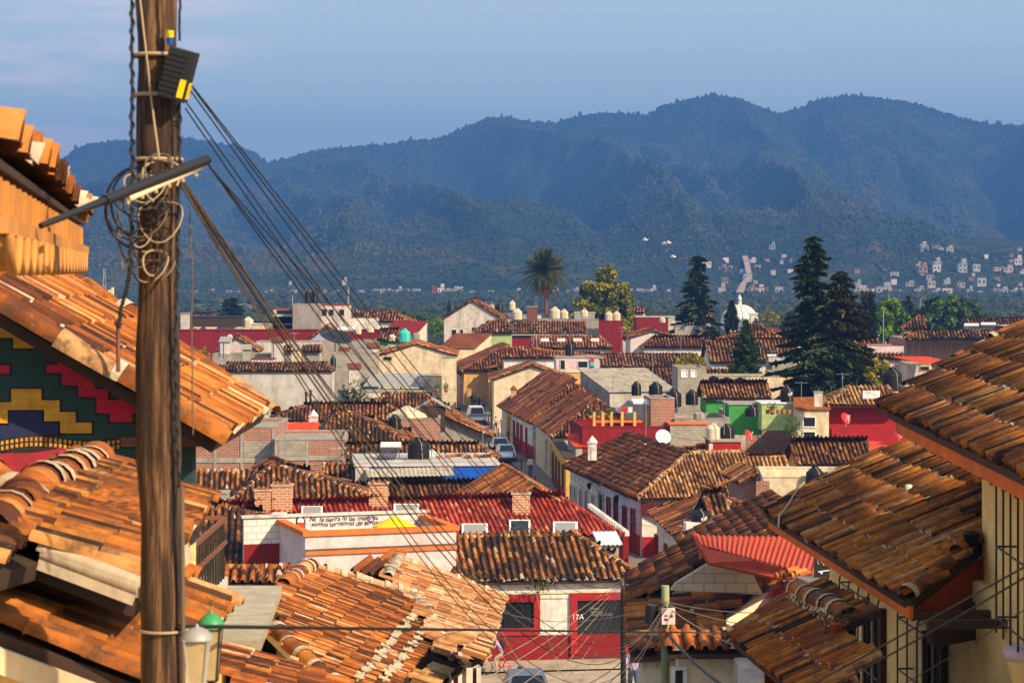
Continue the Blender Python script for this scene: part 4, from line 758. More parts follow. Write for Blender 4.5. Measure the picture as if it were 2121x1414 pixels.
# --- corner house with the beer sign
def plane_roof(o, A, B, pitch, px, w, l, tile, wood='wood_dark', walls=None, z0=8, offs=None, n=None, **k):
    """A to B: eave line in 3D with the slope rising to its left; px = outline in photo pixels, lying on that plane"""
    e = nrm(B-A); u = rot90(nrm(e*A3(1, 1, 0))); n = nrm(np.cross(e, u+A3(0, 0, pitch))) if n is None else n; n = n if n[2] > 0 else -n
    poly = [hit(a, b, A, n) for a, b in px]; mb = MB(); roof_face(mb, poly, e, w=w, l=l, **k); r = part(mb, 'roof', [tile, 'mortar', wood], o)
    if walls: m = MB(); prism(m, poly, offs or [.12]*len(poly), z0, .13); part(m, 'wall', walls, o)
    return poly, n, r
def caps(r, pts, rad, tile, mortar=.8, step=.38, seg=9, mats=None, bed=True):
    mb = MB()
    for a, b in zip(pts, pts[1:]): ridge(mb, a, b, rad, step, mortar, seg, bed)
    part(mb, 'ridge_cap', mats or [tile, 'mortar'], r)
A = Z(1318, 1034, 3.6); Af = Z(1165, 966, 3.6); ef = hd(9.5); o = root('house', 'corner house with long brown tile roof, white walls and red dado', 'house', A*A3(1, 1, 0)+A3(3, 8, 0)); Bf = along(1534, A, ef)
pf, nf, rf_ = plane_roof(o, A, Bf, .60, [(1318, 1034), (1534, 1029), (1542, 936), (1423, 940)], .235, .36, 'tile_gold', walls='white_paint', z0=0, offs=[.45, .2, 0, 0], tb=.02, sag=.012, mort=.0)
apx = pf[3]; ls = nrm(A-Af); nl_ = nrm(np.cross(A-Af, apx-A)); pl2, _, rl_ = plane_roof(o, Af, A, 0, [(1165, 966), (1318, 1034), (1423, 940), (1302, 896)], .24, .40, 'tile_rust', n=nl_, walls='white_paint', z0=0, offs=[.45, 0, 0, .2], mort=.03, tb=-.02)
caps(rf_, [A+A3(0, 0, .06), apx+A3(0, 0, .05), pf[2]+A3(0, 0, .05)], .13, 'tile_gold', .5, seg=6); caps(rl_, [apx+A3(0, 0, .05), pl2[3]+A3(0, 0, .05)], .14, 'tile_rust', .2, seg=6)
mb = MB(); bk = [pl2[3], apx, pf[2], pf[2]+A3(.6, 5, -2.4), pl2[3]+A3(5, .5, -2.4)]; mb.slab(bk, A3(0, 0, -.1)); part(mb, 'roof', 'tile_rust', o); wl = MB(); prism(wl, bk, [0, 0, .3, .4, .4], 0); part(wl, 'wall', 'white_paint', o)
el = nrm((Af-A)*A3(1, 1, 0)); ul = rot90(el); S1 = dict(o=o, e=el, u=ul, Bb=Af, Ab=A)
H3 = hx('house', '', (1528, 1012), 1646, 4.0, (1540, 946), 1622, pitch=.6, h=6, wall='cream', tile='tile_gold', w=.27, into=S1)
# golden front hip, rust left slope: sunlit and shaded side put into tile colour
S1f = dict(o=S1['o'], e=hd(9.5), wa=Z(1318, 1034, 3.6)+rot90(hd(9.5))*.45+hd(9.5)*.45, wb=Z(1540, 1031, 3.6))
SW = dict(o=S1['o'], e=-el, wa=S1['Bb']-S1['u']*.45, wb=S1['Ab']-S1['u']*.45)
def onside(H, y0, y1, z0, z1, kind, frame, pane, fw=.1, bars=0):
    p = H['wa']; e = H['e']; t = lambda y: p+e*((y-p[1])/e[1]); a, b = t(y1), t(y0); k = dict(H, wa=a); ua = CX+a[0]/a[1]*F; ub = CX+b[0]/b[1]*F
    return opening(k, ua, ub, z0=z0, z1=z1, frame=frame, pane=pane, fw=fw, kind=kind, bars=bars, fd=.1)
def sband(H, name, mat, y0, y1, z0, z1, out=.03):
    p = H['wa']; e = H['e']; t = lambda y: p+e*((y-p[1])/e[1]); a, b = t(y1), t(y0); mb = MB(); mb.box(A3(a[0], a[1], z0)-rot90(e)*.002, (b-a)*A3(1, 1, 0), -rot90(e)*out, A3(0, 0, z1-z0)); part(mb, name, mat, H['o'])
sband(SW, 'dado', 'red_paint', 130.9, 141.5, 0, 1.35, .04); sband(SW, 'dado', 'green_wall', 151, 153.3, 0, 1.2, .04)
for (y0, y1, z0, z1, k, f, p_) in ((132.0, 133.0, .1, 2.8, 'door', 'red_paint', 'door_teal'), (134.2, 135.2, .9, 2.7, 'window', 'red_paint', 'glass_dark'), (136.6, 137.6, .9, 2.9, 'window', 'red_paint', 'glass_dark'), (138.7, 139.6, .1, 2.8, 'door', 'red_paint', 'door_red'), (140.6, 142.0, .7, 2.9, 'window', 'off_white', 'glass_dark'),
    (143.4, 144.2, .1, 2.5, 'door', 'off_white', 'wood_brown'), (145.4, 146.2, .9, 2.6, 'window', 'off_white', 'glass_dark'), (147.2, 148, .1, 2.5, 'door', 'off_white', 'door_teal'), (149, 149.6, .9, 2.5, 'window', 'off_white', 'glass_dark'), (150.3, 151, .1, 2.5, 'door', 'off_white', 'wood_dark')): onside(SW, y0, y1, z0, z1, k, f, p_, .12, 5 if k == 'window' else 0)
band(S1f, 'dado', 'red_paint', z0=0, z1=1.35, out=.04); band(S1f, 'sign_board', 'maroon', v0=1040, v1=1068, u0=1327, u1=1392, out=.1)
text('CERVEZA', onw(S1f, 1330, 1056, .13), S1f['e'], .42, 'white_cloth', S1f, 'sign_lettering')
chimney(S1, 1218, 1236, 918, 953, 146, mat='white_paint', cap='white_paint', top='roof'); chimney(S1, 1337, 1362, 922, 942, 143, mat='white_paint', cap='white_paint', label='white flat-topped roof vent box')
mb = MB(); p = Z(1345, 1140, 0); mb.tube([p, p+A3(0, 0, 3.3)], .05, 8); o = root('street_sign_post', 'thin grey sign post with a small yellow plate at the corner by the red dado', 'sign post', p); part(mb, 'pole', 'steel', o); mb = MB(); mb.box(p+A3(-.15, -.06, 2.9), A3(.3, 0, 0), A3(0, .03, 0), A3(0, 0, .3)); part(mb, 'plate', 'yellow', o)
# --- next house down the street: cream with teal shutters, then yellow
H = gyh('house', 'cream house with peeling paint and tall teal shutters on the street', (1142, 905), 0, 3.7, (1222, 838), 17, 3.4, h=4.6, wall='cream', tile='tile_rust', w=.32, mort=.06, eo=.3); e = -H['e']
CR = dict(o=H['o'], e=e, wa=H['Bb']-H['u']*.3, wb=H['Ab']-H['u']*.3)
yb = CR['wb'][1]
for (a, b_, f, m_) in ((2.2, 3.4, 'cream', 'door_teal'), (6.2, 7.4, 'cream', 'door_teal')): onside(CR, yb+a, yb+b_, .4, 3.0, 'shutter', f, m_, .06)
H = flat('house', 'yellow orange street house with red dado and dark doors', (1172, 950), 1192, 3.5, 18.6, h=2, wall='yellow', par=0, top='wood_dark', cat='house'); H = dict(H); el = H['u']; YW = dict(o=H['o'], e=-el, wa=H['A']+el*18.6, wb=H['A'])
y0 = YW['wb'][1]; sband(YW, 'dado', 'red_paint', y0+.1, y0+18, 0, 1.0, .03)
for (a, b_) in ((2, 3.6), (7, 8.4), (11, 12.4), (15.2, 17.4)): onside(YW, y0+a, y0+b_, .2, 2.7, 'door', 'wood_brown', 'glass_dark', .1)
# --- houses further down with red dado
H = gyh('house', 'white street house with red dado and brown hipped roof behind the red striped one', (1096, 876), 0, 3.6, (1186, 795), 24, 4.5, h=7, wall='white_paint', tile='tile_rust', w=.34, mort=.05, eo=.4); WH = dict(o=H['o'], e=-H['e'], wa=H['Bb']-H['u']*.4, wb=H['Ab']-H['u']*.4); yb = WH['wb'][1]
sband(WH, 'dado', 'red_paint', yb+.2, yb+14, 0, 1.5, .04); sband(WH, 'pilaster', 'ochre', yb+16, yb+20, 0, 3.5, .05)
for (a, b_) in ((4.2, 5), (7.6, 8.6), (10, 11.4), (13, 14.2), (17, 18)): onside(WH, yb+a, yb+b_, .5, 2.9, 'door', 'red_paint', 'door_teal', .1)
chimney(WH, 1058, 1070, 808, 842, 216, mat='brick_orange', cap='tile_orange', top='roof')
# grey gable with orange tile verge, dark red terrace house
H = leanto('house', 'grey side wall under a thin bright orange tile verge', (1190, 925), 1296, 4.0, 897, .3, h=14, mat='red_orange', wall='grey_plaster', wl=.3, cat='house')
H = flat('house', 'dark red terrace house with yellow posts and a pergola on top', (1206, 885), 1398, 5.4, 8, h=4, wall='dark_red', par=.9, cop='dark_red', cat='house'); TR = H
mb = MB(); q = H['A']
for u in (1232, 1250, 1268, 1290, 1316, 1341): p = along(u, q+rot90(H['e'])*2, H['e']); mb = MB(); mb.box(A3(p[0]-.14, p[1], 5.4-.9), A3(.2, 0, 0), A3(0, .2, 0), A3(0, 0, 1.9)); part(mb, 'post', 'yellow', H['o'])
p = along(1230, q+rot90(H['e'])*2, H['e']); p2 = along(1343, q+rot90(H['e'])*2, H['e']); mb = MB(); mb.box(A3(p[0], p[1]+.05, 5.6), p2-p, A3(0, .15, 0), A3(0, 0, .18)); part(mb, 'rail', 'orange_paint', H['o'])
H = flat('building', 'small brick stair head with concrete frame above the dark red wall', (1348, 826), 1397, 7.4, 4, h=4, z0=4, wall='brick', par=.1); H = leanto('awning', 'pale sheet awning beside the brick stair head', (1312, 836), 1352, 7.0, 826, .3, h=4, mat='white_metal', wall=None, cat='awning')
H = flat('building', 'pink wall with dark red ledge right under the dark red terrace', (1312, 899), 1388, 4.7, 1.5, h=4, wall='pink', par=0, top='dark_red'); H = flat('wall', 'sooty grey brick wall between the pink wall and the cream tank', (1388, 879), 1465, 5.6, 4, h=4, wall='block', par=0, top='orange_paint')
dish(1374, 925, 141, .5, 'white_metal', 'white round dish on the ridge of the brown corner roof', 10); dish(1551, 915, 150, .38, 'red_metal', 'red dish beside the small dark red water room', 50)
H = flat('building', 'small dark red water room carrying a cream and a black tank', (1474, 915), 1535, 6.1, 3.4, z0=2, h=2, wall='red_paint', par=0, top='concrete'); band(H, 'side_wall', 'off_white', z0=2, z1=6.0, u0=1468, u1=1476, out=.1)
tank(1477, 910, 142.5, 29, 34, 'tank_cream', label='cream water tank on the small dark red water room'); tank(1506, 911, 143, 31, 34, label='black water tank beside the cream one on the dark red water room')
for i in range(9):
    c = P(1385+i*9, 930-.8*i, 145+rng.uniform(-1, 1)); mb = MB()
    for k in range(7): q = c+A3(*rng.uniform(-.3, .3, 2), rng.uniform(-.15, .1)); mb.tube([q, q+A3(.35, rng.uniform(-.1, .1), rng.uniform(-.1, .1))], .09, 6, 0, rng.random())
    thing(mb, 'tile_pile', 'tile_orange', 'loose pile of old clay tiles on the ridge by the white dish', 'tile pile', 'tile piles on the ridge by the white dish')
# --- brown house left of the red sheet roof, and the one with the tank
H = gyh('house', 'white and red corner house under a brown tile roof with dark hip tiles', (1398, 1113), 0, 4.4, (1470, 1016), 11, 3.0, h=3, hipB=2.5, wall='white_paint', tile='tile_rust', w=.24, mort=.05); RW = dict(o=H['o'], e=-H['e'], wa=H['Bb']-H['u']*.4, wb=H['Ab']-H['u']*.4); yb = RW['wb'][1]
sband(RW, 'dado', 'red_paint', yb, yb+12, 0, 1.4, .04)
for a in (2, 6, 10): onside(RW, yb+a, yb+a+1, 1.3, 3.3, 'window', 'red_paint', 'glass_dark', .12)
H = hx('house', '', (1478, 1092), 1560, 4.8, (1476, 1024), 1490, h=6, wall=None, w=.27, mort=.12, tile='tile_old', into=H, pitch=.5)
tank(1450, 1092, 103.5, 36, 40, label='black water tank with scribbled white mark on a white pedestal', mark=True)
mb = MB(); c = P(1436, 1112, 103.); mb.bx(A3(c[0], c[1]+.3, 4), hd(5), .75, .8, zat(1082, c)-4); thing(mb, 'pedestal', 'white_paint', 'white pedestal under the black tank with a scribbled mark', 'pedestal')
# small brick gable, cream box, yellow house
H = gy('house', 'small dark brick gable house right of the golden tile roof', (1530, 1000), 1582, 5.0, 984, 5, h=6, wall='brick', w=.28)
H = flat('building', 'cream flat-roofed box with brick left side', (1580, 988), 1755, 5.6, 6, h=-4, wall='cream', par=.5, top='dirty_white', cop='cream'); band(H, 'brick_panel', 'brick', z0=2, z1=5.4, u0=1566, u1=1594, out=.05)
H = flat('building', 'lower cream terrace in front of the cream box', (1590, 1016), 1740, 4.6, 5, h=-6, wall='cream', par=0, top='off_white')
tank(1688, 1010, 122, 37, 46, label='black water tank on the cream terrace'); tank(1720, 1010, 126, 34, 30, label='squat black tank half hidden behind the tank on the cream terrace')
H = hx('house', 'yellow house with steep dark tile roof and yellow gable', (1652, 964), 1812, 4.6, (1640, 917), 1775, pitch=.5, h=3, wall='yellow', w=.30, tb=-.05, rm=.3); opening(H, 1705, 1742, 968, 984, frame='cream', fw=.08, bars=8)
H = leanto('building', 'orange red flat sloping roof beside the yellow house', (1800, 958), 1915, 4.4, 914, .15, h=-3, mat='red_orange', wall='cream', wl=2.2, sh=-2.2)
# --- red house with the satellite dishes
H = flat('house', 'big dark red house wall under a hipped brown tile roof', (1712, 839), 1895, 6.9, 9, h=2, wall='red_paint', par=0, top='concrete', cat='house'); RD_ = H
H2 = hx('house', '', (1712, 840), 1880, 6.95, (1757, 803), 1838, h=2, wall=None, tile='tile_gold', w=.31, into=H, pitch=.4, back=False); skylight(dict(H2), 1787, 1822, 812, 826, mat='off_white')
H3 = leanto('house', 'cream side wing of the red house with glazed balcony', (1648, 848), 1722, 6.7, 822, .35, h=2, mat='tile_orange', wall='cream', cat='house'); opening(H3, 1662, 1690, 862, 885, frame='white_metal', pane='glass_dark', fw=.08); opening(H3, 1662, 1690, 892, 912, frame='white_metal', fw=.08)
chimney(RD_, 1687, 1704, 813, 842, 163, mat='off_white', cap='concrete')
mb = MB(); a = onw(RD_, 1718, 915, .05); b = onw(RD_, 1797, 884, .05); mb.box(A3(a[0], a[1], a[2]), (b-a)*A3(1, 1, 0), A3(0, -1.2, 0), A3(0, 0, b[2]-a[2])); part(mb, 'annex', 'red_paint', RD_['o'])
dish(1752, 882, 153, .42, 'red_metal', 'red dish on the ledge of the big dark red wall', 40); dish(1862, 912, 150, .36, 'red_metal', 'red dish at the foot of the big dark red wall', 40)
broadleaf(1644, 910, 158, 46, 62, 'leaf_mid', 'green bush beside the glazed balcony', [(0, .5, .4), (.15, .3, .35), (-.2, .3, .3)], 1400, trunk=False, name='bush')
# --- green walls and brick block
H = hx('house', 'tiled house with bright green wall above the brick block', (1458, 826), 1598, 6.0, (1444, 795), 1586, h=2, w=.3, wall='green_wall', pitch=.45, rm=.4)
H = flat('building', 'brick block with concrete frame and pale corner panel', (1512, 858), 1640, 5.6, 7, h=2, wall='brick', par=.3)
band(H, 'beam', 'concrete', v0=884, v1=890, out=.06); band(H, 'corner_panel', 'off_white', z0=2, z1=5.4, u0=1512, u1=1544, out=.05); band(H, 'column', 'concrete', z0=0, z1=5.4, u0=1571, u1=1577, out=.07)
H = flat('building', 'green glazed rooftop room with pots in its window', (1578, 836), 1648, 7.0, 3, z0=5, h=2, wall='lime_green', par=0, top='white_metal'); 
for i in range(5): mb = MB(); c = P(1590+i*11, 857, 158.5); mb.lathe(c, [(.12, 0), (.17, .3), (.15, .3)], 8); thing(mb, 'flower_pot', 'terrace', 'small clay pot in a row on the green rooftop room', 'flower pot', 'pots along the green rooftop room')
H = flat('building', 'bright green rooftop yard wall beside the glazed green room', (1510, 838), 1578, 6.8, 3.5, z0=4.5, h=2, wall='green_wall', par=0, top='concrete')
tank(1630, 832, 162, 27, 34, label='black tank with blue white mark above the green rooftop room', mark=True); tank(1557, 862, 157, 28, 22, label='low black tank in the bright green rooftop yard')
for (u, v, d, w, h, l) in ((1395, 842, 176, 33, 38, 'round-shouldered black tank between two others behind the brick stair head'), (1433, 838, 178, 26, 32, 'black tank right of the round-shouldered one behind the stair head'), (1358, 820, 186, 28, 30, 'black tank standing behind the brick stair head'), (1318, 819, 190, 20, 30, 'dark tank against the stained white wall'),
    (1478, 792, 210, 22, 14, 'leftmost of the low black tanks above the green house roof'), (1505, 794, 212, 26, 13, 'middle low black tank above the green house roof'), (1533, 793, 212, 20, 12, 'rightmost low black tank above the green house roof'), (1848, 806, 170, 40, 46, 'big black tank on dark red base above the red house roof')): tank(u, v, d, w, h, label=l)
H = flat('building', 'dark red base block under the big black tank', (1828, 806), 1875, 7.6, 3, z0=3, h=2, wall='red_paint', par=0, top='concrete')
tank(1447, 868, 160, 22, 18, 'concrete', 'grey round cistern on the cluttered terrace')
H = flat('building', 'cluttered grey terrace between the tanks', (1398, 868), 1512, 5.9, 6, h=3, wall='concrete', par=.3)
# --- shed with corrugated roof and stained white wall
H = leanto('shed', 'long shed with grey corrugated roof and stained white wall', (1262, 812), 1405, 5.6, 762, .3, h=16, mat='weathered', wall='dirty_white', cat='shed', sh=-1)
H = flat('building', 'unfinished block room with two pale panels beside the long shed', (1404, 762), 1462, 8.2, 5, h=2, wall='block', par=.1); opening(H, 1410, 1424, 766, 782, frame='white_metal', pane='white_metal', fw=.05); opening(H, 1430, 1442, 766, 782, frame='white_metal', pane='white_metal', fw=.05)
H = flat('building', 'pale low wall behind the low black tanks', (1462, 780), 1625, 6.6, 5, h=0, wall='cream', par=.1)
broadleaf(1214, 822, 222, 52, 36, 'leaf_bright', 'small bright green tree behind the brown street roof', [(0, .6, .3), (-.25, .5, .25), (.28, .5, .25)], 1300, name='tree')
# --- middle rows
H = gy('house', 'wide cream gable house with low tile verges at the street end', (1015, 787), 1190, 5.6, 756, 8, h=2, wall='cream', w=.36, go=.25)
H = flat('house', 'white walled house below the cream gable', (1040, 788), 1172, 5.3, 6, h=2, wall='white_paint', par=.1, cat='house'); mb = MB(); a = H['A']; corrug('tile_coping', H, [a-rot90(hd(2))*.4-A3(0, 0, .1), H['B']-rot90(hd(2))*.4-A3(0, 0, .1), H['B']+A3(0, 0, .15), a+A3(0, 0, .15)], 'tile_orange', .4, .06)
H = flat('wall', 'long ochre cream wall right of the cream gable', (1172, 771), 1262, 6.1, 2, h=3, wall='ochre', par=0, top='cream')
H = flat('house', 'yellow street house with balcony of turned posts', (985, 764), 1042, 4.2, 12, h=5, wall='yellow', par=.1, cat='house'); opening(H, 1004, 1012, 788, 818, fw=.1, frame='wood_brown'); opening(H, 1018, 1026, 788, 820, fw=.1, frame='wood_brown')
H = flat('house', 'pink street house at the far end of the street', (952, 776), 972, 3.8, 10, h=5, wall='pink', par=0, top='wood_dark', cat='house'); H = flat('house', 'ochre street house between the pink and the yellow ones', (972, 770), 987, 4.0, 6, h=5, wall='ochre', par=0, top='tile_rust', cat='house')
H = gyh('house', 'brown tile roof with golden hip above the yellow street house', (1010, 766), 0, 4.6, (1062, 737), 14, 4.6, h=5, wall='yellow', tile='tile_rust', w=.4); H = gyh('house', 'brown tile roof with golden verge behind the dark red street gable', (955, 768), 0, 4.4, (1046, 722), 18, 6, h=5, wall='ochre', tile='tile_rust', w=.4)
H = flat('wall', 'dark red gable wall at the far street corner', (948, 724), 990, 6.4, 5, h=3, wall='dark_red', par=0, top='tile_rust')
H = hx('house', 'long golden brown tile roof in the front row below the skylights', (1048, 762), 1480, 5.2, (1060, 736), 1440, h=3, w=.40, wall='white_paint', tile='tile_old', tb=.12)
H = hx('house', 'long tile roof with lighter ridge just behind the pink rooftop room', (1040, 742), 1250, 6.6, (1046, 724), 1112, h=3, w=.40, wall='white_paint', tile='tile_orange')
H = hx('house', 'wide brown tile roof behind the little araucaria', (1240, 797), 1612, 4.4, (1250, 766), 1556, h=1, w=.40, wall='cream', tile='tile_old', tb=.06)
H = hx('house', 'brown tile roof under the concrete wall with a hipped red brown left slope', (1330, 720), 1470, 6.8, (1352, 700), 1455, h=1, w=.42, wall='white_paint', tile='tile_rust')
H = hx('house', 'tile roof with red end cap left of the big spruce', (1470, 752), 1650, 6.2, (1450, 705), 1640, pitch=.5, h=1, w=.42, wall='white_paint', tile='tile_old', tb=.12)
H = flat('building', 'pink rooftop room hung with coloured heart cloths', (1152, 741), 1240, 7.2, 5, z0=3, h=2, wall='pinkish', par=0, top='concrete'); opening(H, 1160, 1171, 745, 764, fw=.06, frame='off_white', kind='door'); opening(H, 1196, 1218, 747, 762, fw=.06)
for (u, v, m_) in ((1226, 746, 'red_metal'), (1226, 754, 'turquoise'), (1226, 762, 'blue_wall'), (1205, 766, 'lilac'), (1214, 766, 'orange_paint')): a = onw(H, u-3.4, v+3.5, .2); mb = MB(); mb.box(a, A3(.42, 0, 0), A3(0, .02, 0), A3(0, 0, .42)); thing(mb, 'cloth', m_, 'small coloured cloth square hanging on the pink rooftop room', 'cloth', 'cloth squares on the pink rooftop room')
tank(1180, 736, 252, 20, 29, label='black tank on the pink rooftop room')
# --- back row centre
H = flat('building', 'dark red box wall right of the long red-edged roof', (1208, 665), 1290, 8.6, 8, h=1, wall='dark_red', par=0, top='dark_red'); d0 = H['A'][1]
H = hx('house', 'long tile roof with red ridge and white gutter above dark windows', (1032, 691), 1216, 7.2, (1068, 668), 1240, h=1, w=.42, wall='dark_red', tile='tile_old', tb=.12, pitch=.5, rm=.2); band(H, 'gutter', 'white_metal', v0=690, v1=694, out=.3); band(H, 'window_strip', 'glass_dark', v0=695, v1=700, u0=1046, u1=1208, out=.05)
H = hx('house', 'tile roof with four square skylights', (1102, 722), 1268, 6.4, (1100, 697), 1240, h=1, w=.42, wall='off_white', tile='tile_orange', tb=.12)
for u in (1128, 1162, 1196, 1232): skylight(H, u-8, u+9, 702, 708, mat='off_white')
H = gy('house', 'tall white house with timber balcony under a brown tile roof left of the palm', (914, 662), 1042, 9.6, 622, 9, h=-3, wall='off_white', w=.45, tile='tile_rust', z0=4)
H = dict(H, e=hd(-3), wa=H['A']-hd(-3)*12+rot90(hd(-3))*.25); opening(H, 935, 946, 682, 702, fw=.05); opening(H, 952, 960, 682, 702, fw=.05)
H = flat('building', 'white back wall with green canopy left of the cream tanks', (962, 660), 1065, 9.0, 5, h=-8, wall='white_paint', par=.2, cop='dark_red'); H = hx('house', 'small hipped tile roof before the white back wall', (980, 690), 1062, 7.9, (1022, 664), 1048, h=2, w=.42, wall='lime_green', tile='tile_old', pitch=.5)
H = flat('building', 'pale gable room left under the long red-edged roof', (1008, 688), 1040, 7.4, 5, h=1, wall='white_paint', par=0, top='tile_rust'); H = leanto('house', 'brown tiled slope behind the dark red street gable', (905, 722), 985, 6.6, 690, .4, h=8, mat='tile_rust', wall='cream', cat='house', sh=3)
H = flat('building', 'concrete terrace edge carrying cream tanks by the palm', (1062, 662), 1240, 8.9, 8, h=1, wall='concrete', par=.2)
H = flat('building', 'brown timber rooftop room between the cream tanks', (1092, 636), 1113, 11., 3, z0=8, h=1, wall='wood_brown', par=0, top='sheet_grey'); H = flat('building', 'glazed grey rooftop room under the olive tree', (1190, 648), 1232, 10., 3, z0=8, h=1, wall='sheet_grey', par=0, top='cream')
for (u, v, d, w, h, l) in ((1061, 642, 372, 13, 20, 'small cream tank raised highest left of the palm'), (1071, 662, 350, 21, 24, 'cream tank just left of the palm trunk'), (1149, 660, 352, 22, 25, 'cream tank just right of the palm trunk'), (1168, 660, 354, 18, 20, 'second cream tank right of the palm trunk'), (1261, 664, 362, 16, 20, 'left one of the cream tank pair on the dark red box'), (1277, 664, 362, 16, 20, 'right one of the cream tank pair on the dark red box'), (1018, 648, 372, 14, 20, 'grey tank beside the tall white house')):
    tank(u, v, d, w, h, 'tank_cream' if u != 1018 else 'concrete', label=l)
tank(1034, 648, 372, 17, 22, label='black tank behind the tall white house')
H = flat('building', 'dark red rooftop block with white end right of the olive tree', (1318, 657), 1400, 9.5, 5, h=1, wall='dark_red', par=0, top='dirty_white'); band(H, 'end_panel', 'off_white', z0=5, z1=9.4, u0=1384, u1=1400, out=.05)
H = gy('house', 'whitewashed block gable house with pale sheet roof edge', (1300, 700), 1405, 8., 684, 8, h=2, wall='block_white', w=.42, tile='tile_rust'); H = flat('wall', 'weathered concrete wall below the left conifer', (1398, 675), 1470, 8.8, 1, h=1, wall='concrete', par=0)
# ================================================================ TREES, dome, back row right
conifer(1443, 705, 330, 112, 172, 'dark layered conifer standing left of the white dome', prof=lambda t: max(.12, 1-t*1.02)**.75*(1 if t > .12 else .8), tiers=21, nb=7, dens=1.4)
conifer(1515, 706, 335, 24, 82, 'slim dark green cypress beside the white dome', tiers=34, prof=lambda t: min(1, (1-t)*1.6+.05, t*6+.3), droop=-.9, nb=10, ns=1.2, dens=.9, name='cypress_tree')
conifer(1684, 812, 205, 162, 316, 'tallest dark spruce with wide drooping tiers right of the dome', prof=lambda t: (1-t)**.66*1.0+.04, tiers=25, nb=8, dens=1.5)
conifer(1742, 815, 200, 160, 250, 'brownish spruce growing against the right side of the tallest one', leaf='leaf_brownish', prof=lambda t: (1-t)**.7*1.02+.04, tiers=22, nb=8, dens=1.5, lean=.0)
conifer(1715, 822, 196, 200, 95, 'low dark spreading spruce boughs at the foot of the two tall spruces', prof=lambda t: .95-.45*t, tiers=12, nb=14, dens=1.5)
conifer(1545, 795, 226, 76, 128, 'small bright araucaria with tidy upturned tiers in front of the tile roofs', leaf='leaf_mid', prof=lambda t: (1-t)**.85, tiers=17, droop=-.10, nb=16, ns=.6, dens=1.5, name='araucaria_tree')
conifer(1797, 705, 300, 52, 92, 'dark pine with sparse arms right behind the tall spruces', tiers=16, droop=-.5, prof=lambda t: 1-.6*t)
conifer(1880, 690, 520, 64, 74, 'broad dark pine behind the brown pyramid roof', tiers=16, prof=lambda t: (1-t)**.6)
conifer(478, 672, 480, 62, 52, 'dark pine behind the black pergola at left', tiers=12, prof=lambda t: .95-.6*t, droop=0, nb=12)
conifer(930, 668, 560, 26, 46, 'small dark pine left of the tall white house', tiers=12)
broadleaf(1252, 705, 372, 126, 165, 'leaf_olive', 'big olive green tree with golden right side behind the dark red box', [(-.02, .82, .17), (.0, .62, .24), (-.22, .52, .26), (.2, .5, .27), (-.28, .3, .24), (.3, .28, .25), (.42, .12, .2), (0, .3, .3), (.36, .36, .16), (0, .45, .3), (.12, .75, .14)], 30000, ls=.66)
broadleaf(1845, 718, 330, 92, 104, 'leaf_bright', 'bright lime green tree right of the tall spruces', [(0, .75, .28), (-.12, .5, .36), (.2, .45, .32), (-.25, .3, .3), (.2, .2, .35), (-.4, .6, .14)], 12000, ls=.6)
broadleaf(1965, 690, 430, 132, 72, 'leaf_mid', 'round green tree behind the brick building at right', [(-.25, .65, .24), (.1, .6, .3), (.33, .4, .22), (-.38, .4, .2), (0, .3, .3)], 9000, ls=.85)
broadleaf(1812, 806, 205, 72, 62, 'leaf_yellow', 'feathery yellow green bamboo bush beside the black tank', [(-.2, .4, .36), (.1, .5, .38), (.4, .62, .22), (-.1, .2, .4)], 6000, ls=.32, trunk=False, name='bamboo_bush')
for (u, v, d, w, h, lf, l) in ((868, 690, 500, 70, 44, 'leaf_mid', 'green tree cluster behind the turquoise tank'), (905, 700, 460, 52, 50, 'leaf_bright', 'brighter green tree beside the tall white house'), (845, 676, 560, 60, 26, 'leaf_mid', 'low green crown left behind the red sheet roof'), (1340, 668, 620, 50, 24, 'leaf_mid', 'low green crown behind the dark red rooftop block'), (1595, 668, 600, 46, 26, 'leaf_yellow', 'pale yellow green crown right of the dome'), (1640, 690, 420, 46, 60, 'leaf_dark', 'dark crown left behind the tallest spruce'),
    (2040, 676, 640, 60, 30, 'leaf_mid', 'pale green crown right behind the round tree'), (1700, 660, 700, 60, 30, 'leaf_dark', 'dark crown far behind the spruces'), (640, 690, 420, 30, 20, 'leaf_mid', 'small crown behind the lilac gable'), (1566, 690, 380, 24, 42, 'leaf_mid', 'small green pine-like tree before the dome'), (1430, 760, 240, 70, 12, 'leaf_yellow', 'low yellow shrub on the wall above the block room')):
    broadleaf(u, v, d, w, h, lf, l, [(0, .6, .3), (-.25, .45, .28), (.25, .42, .28), (0, .3, .34)], 2200, ls=w*d/F*.05)
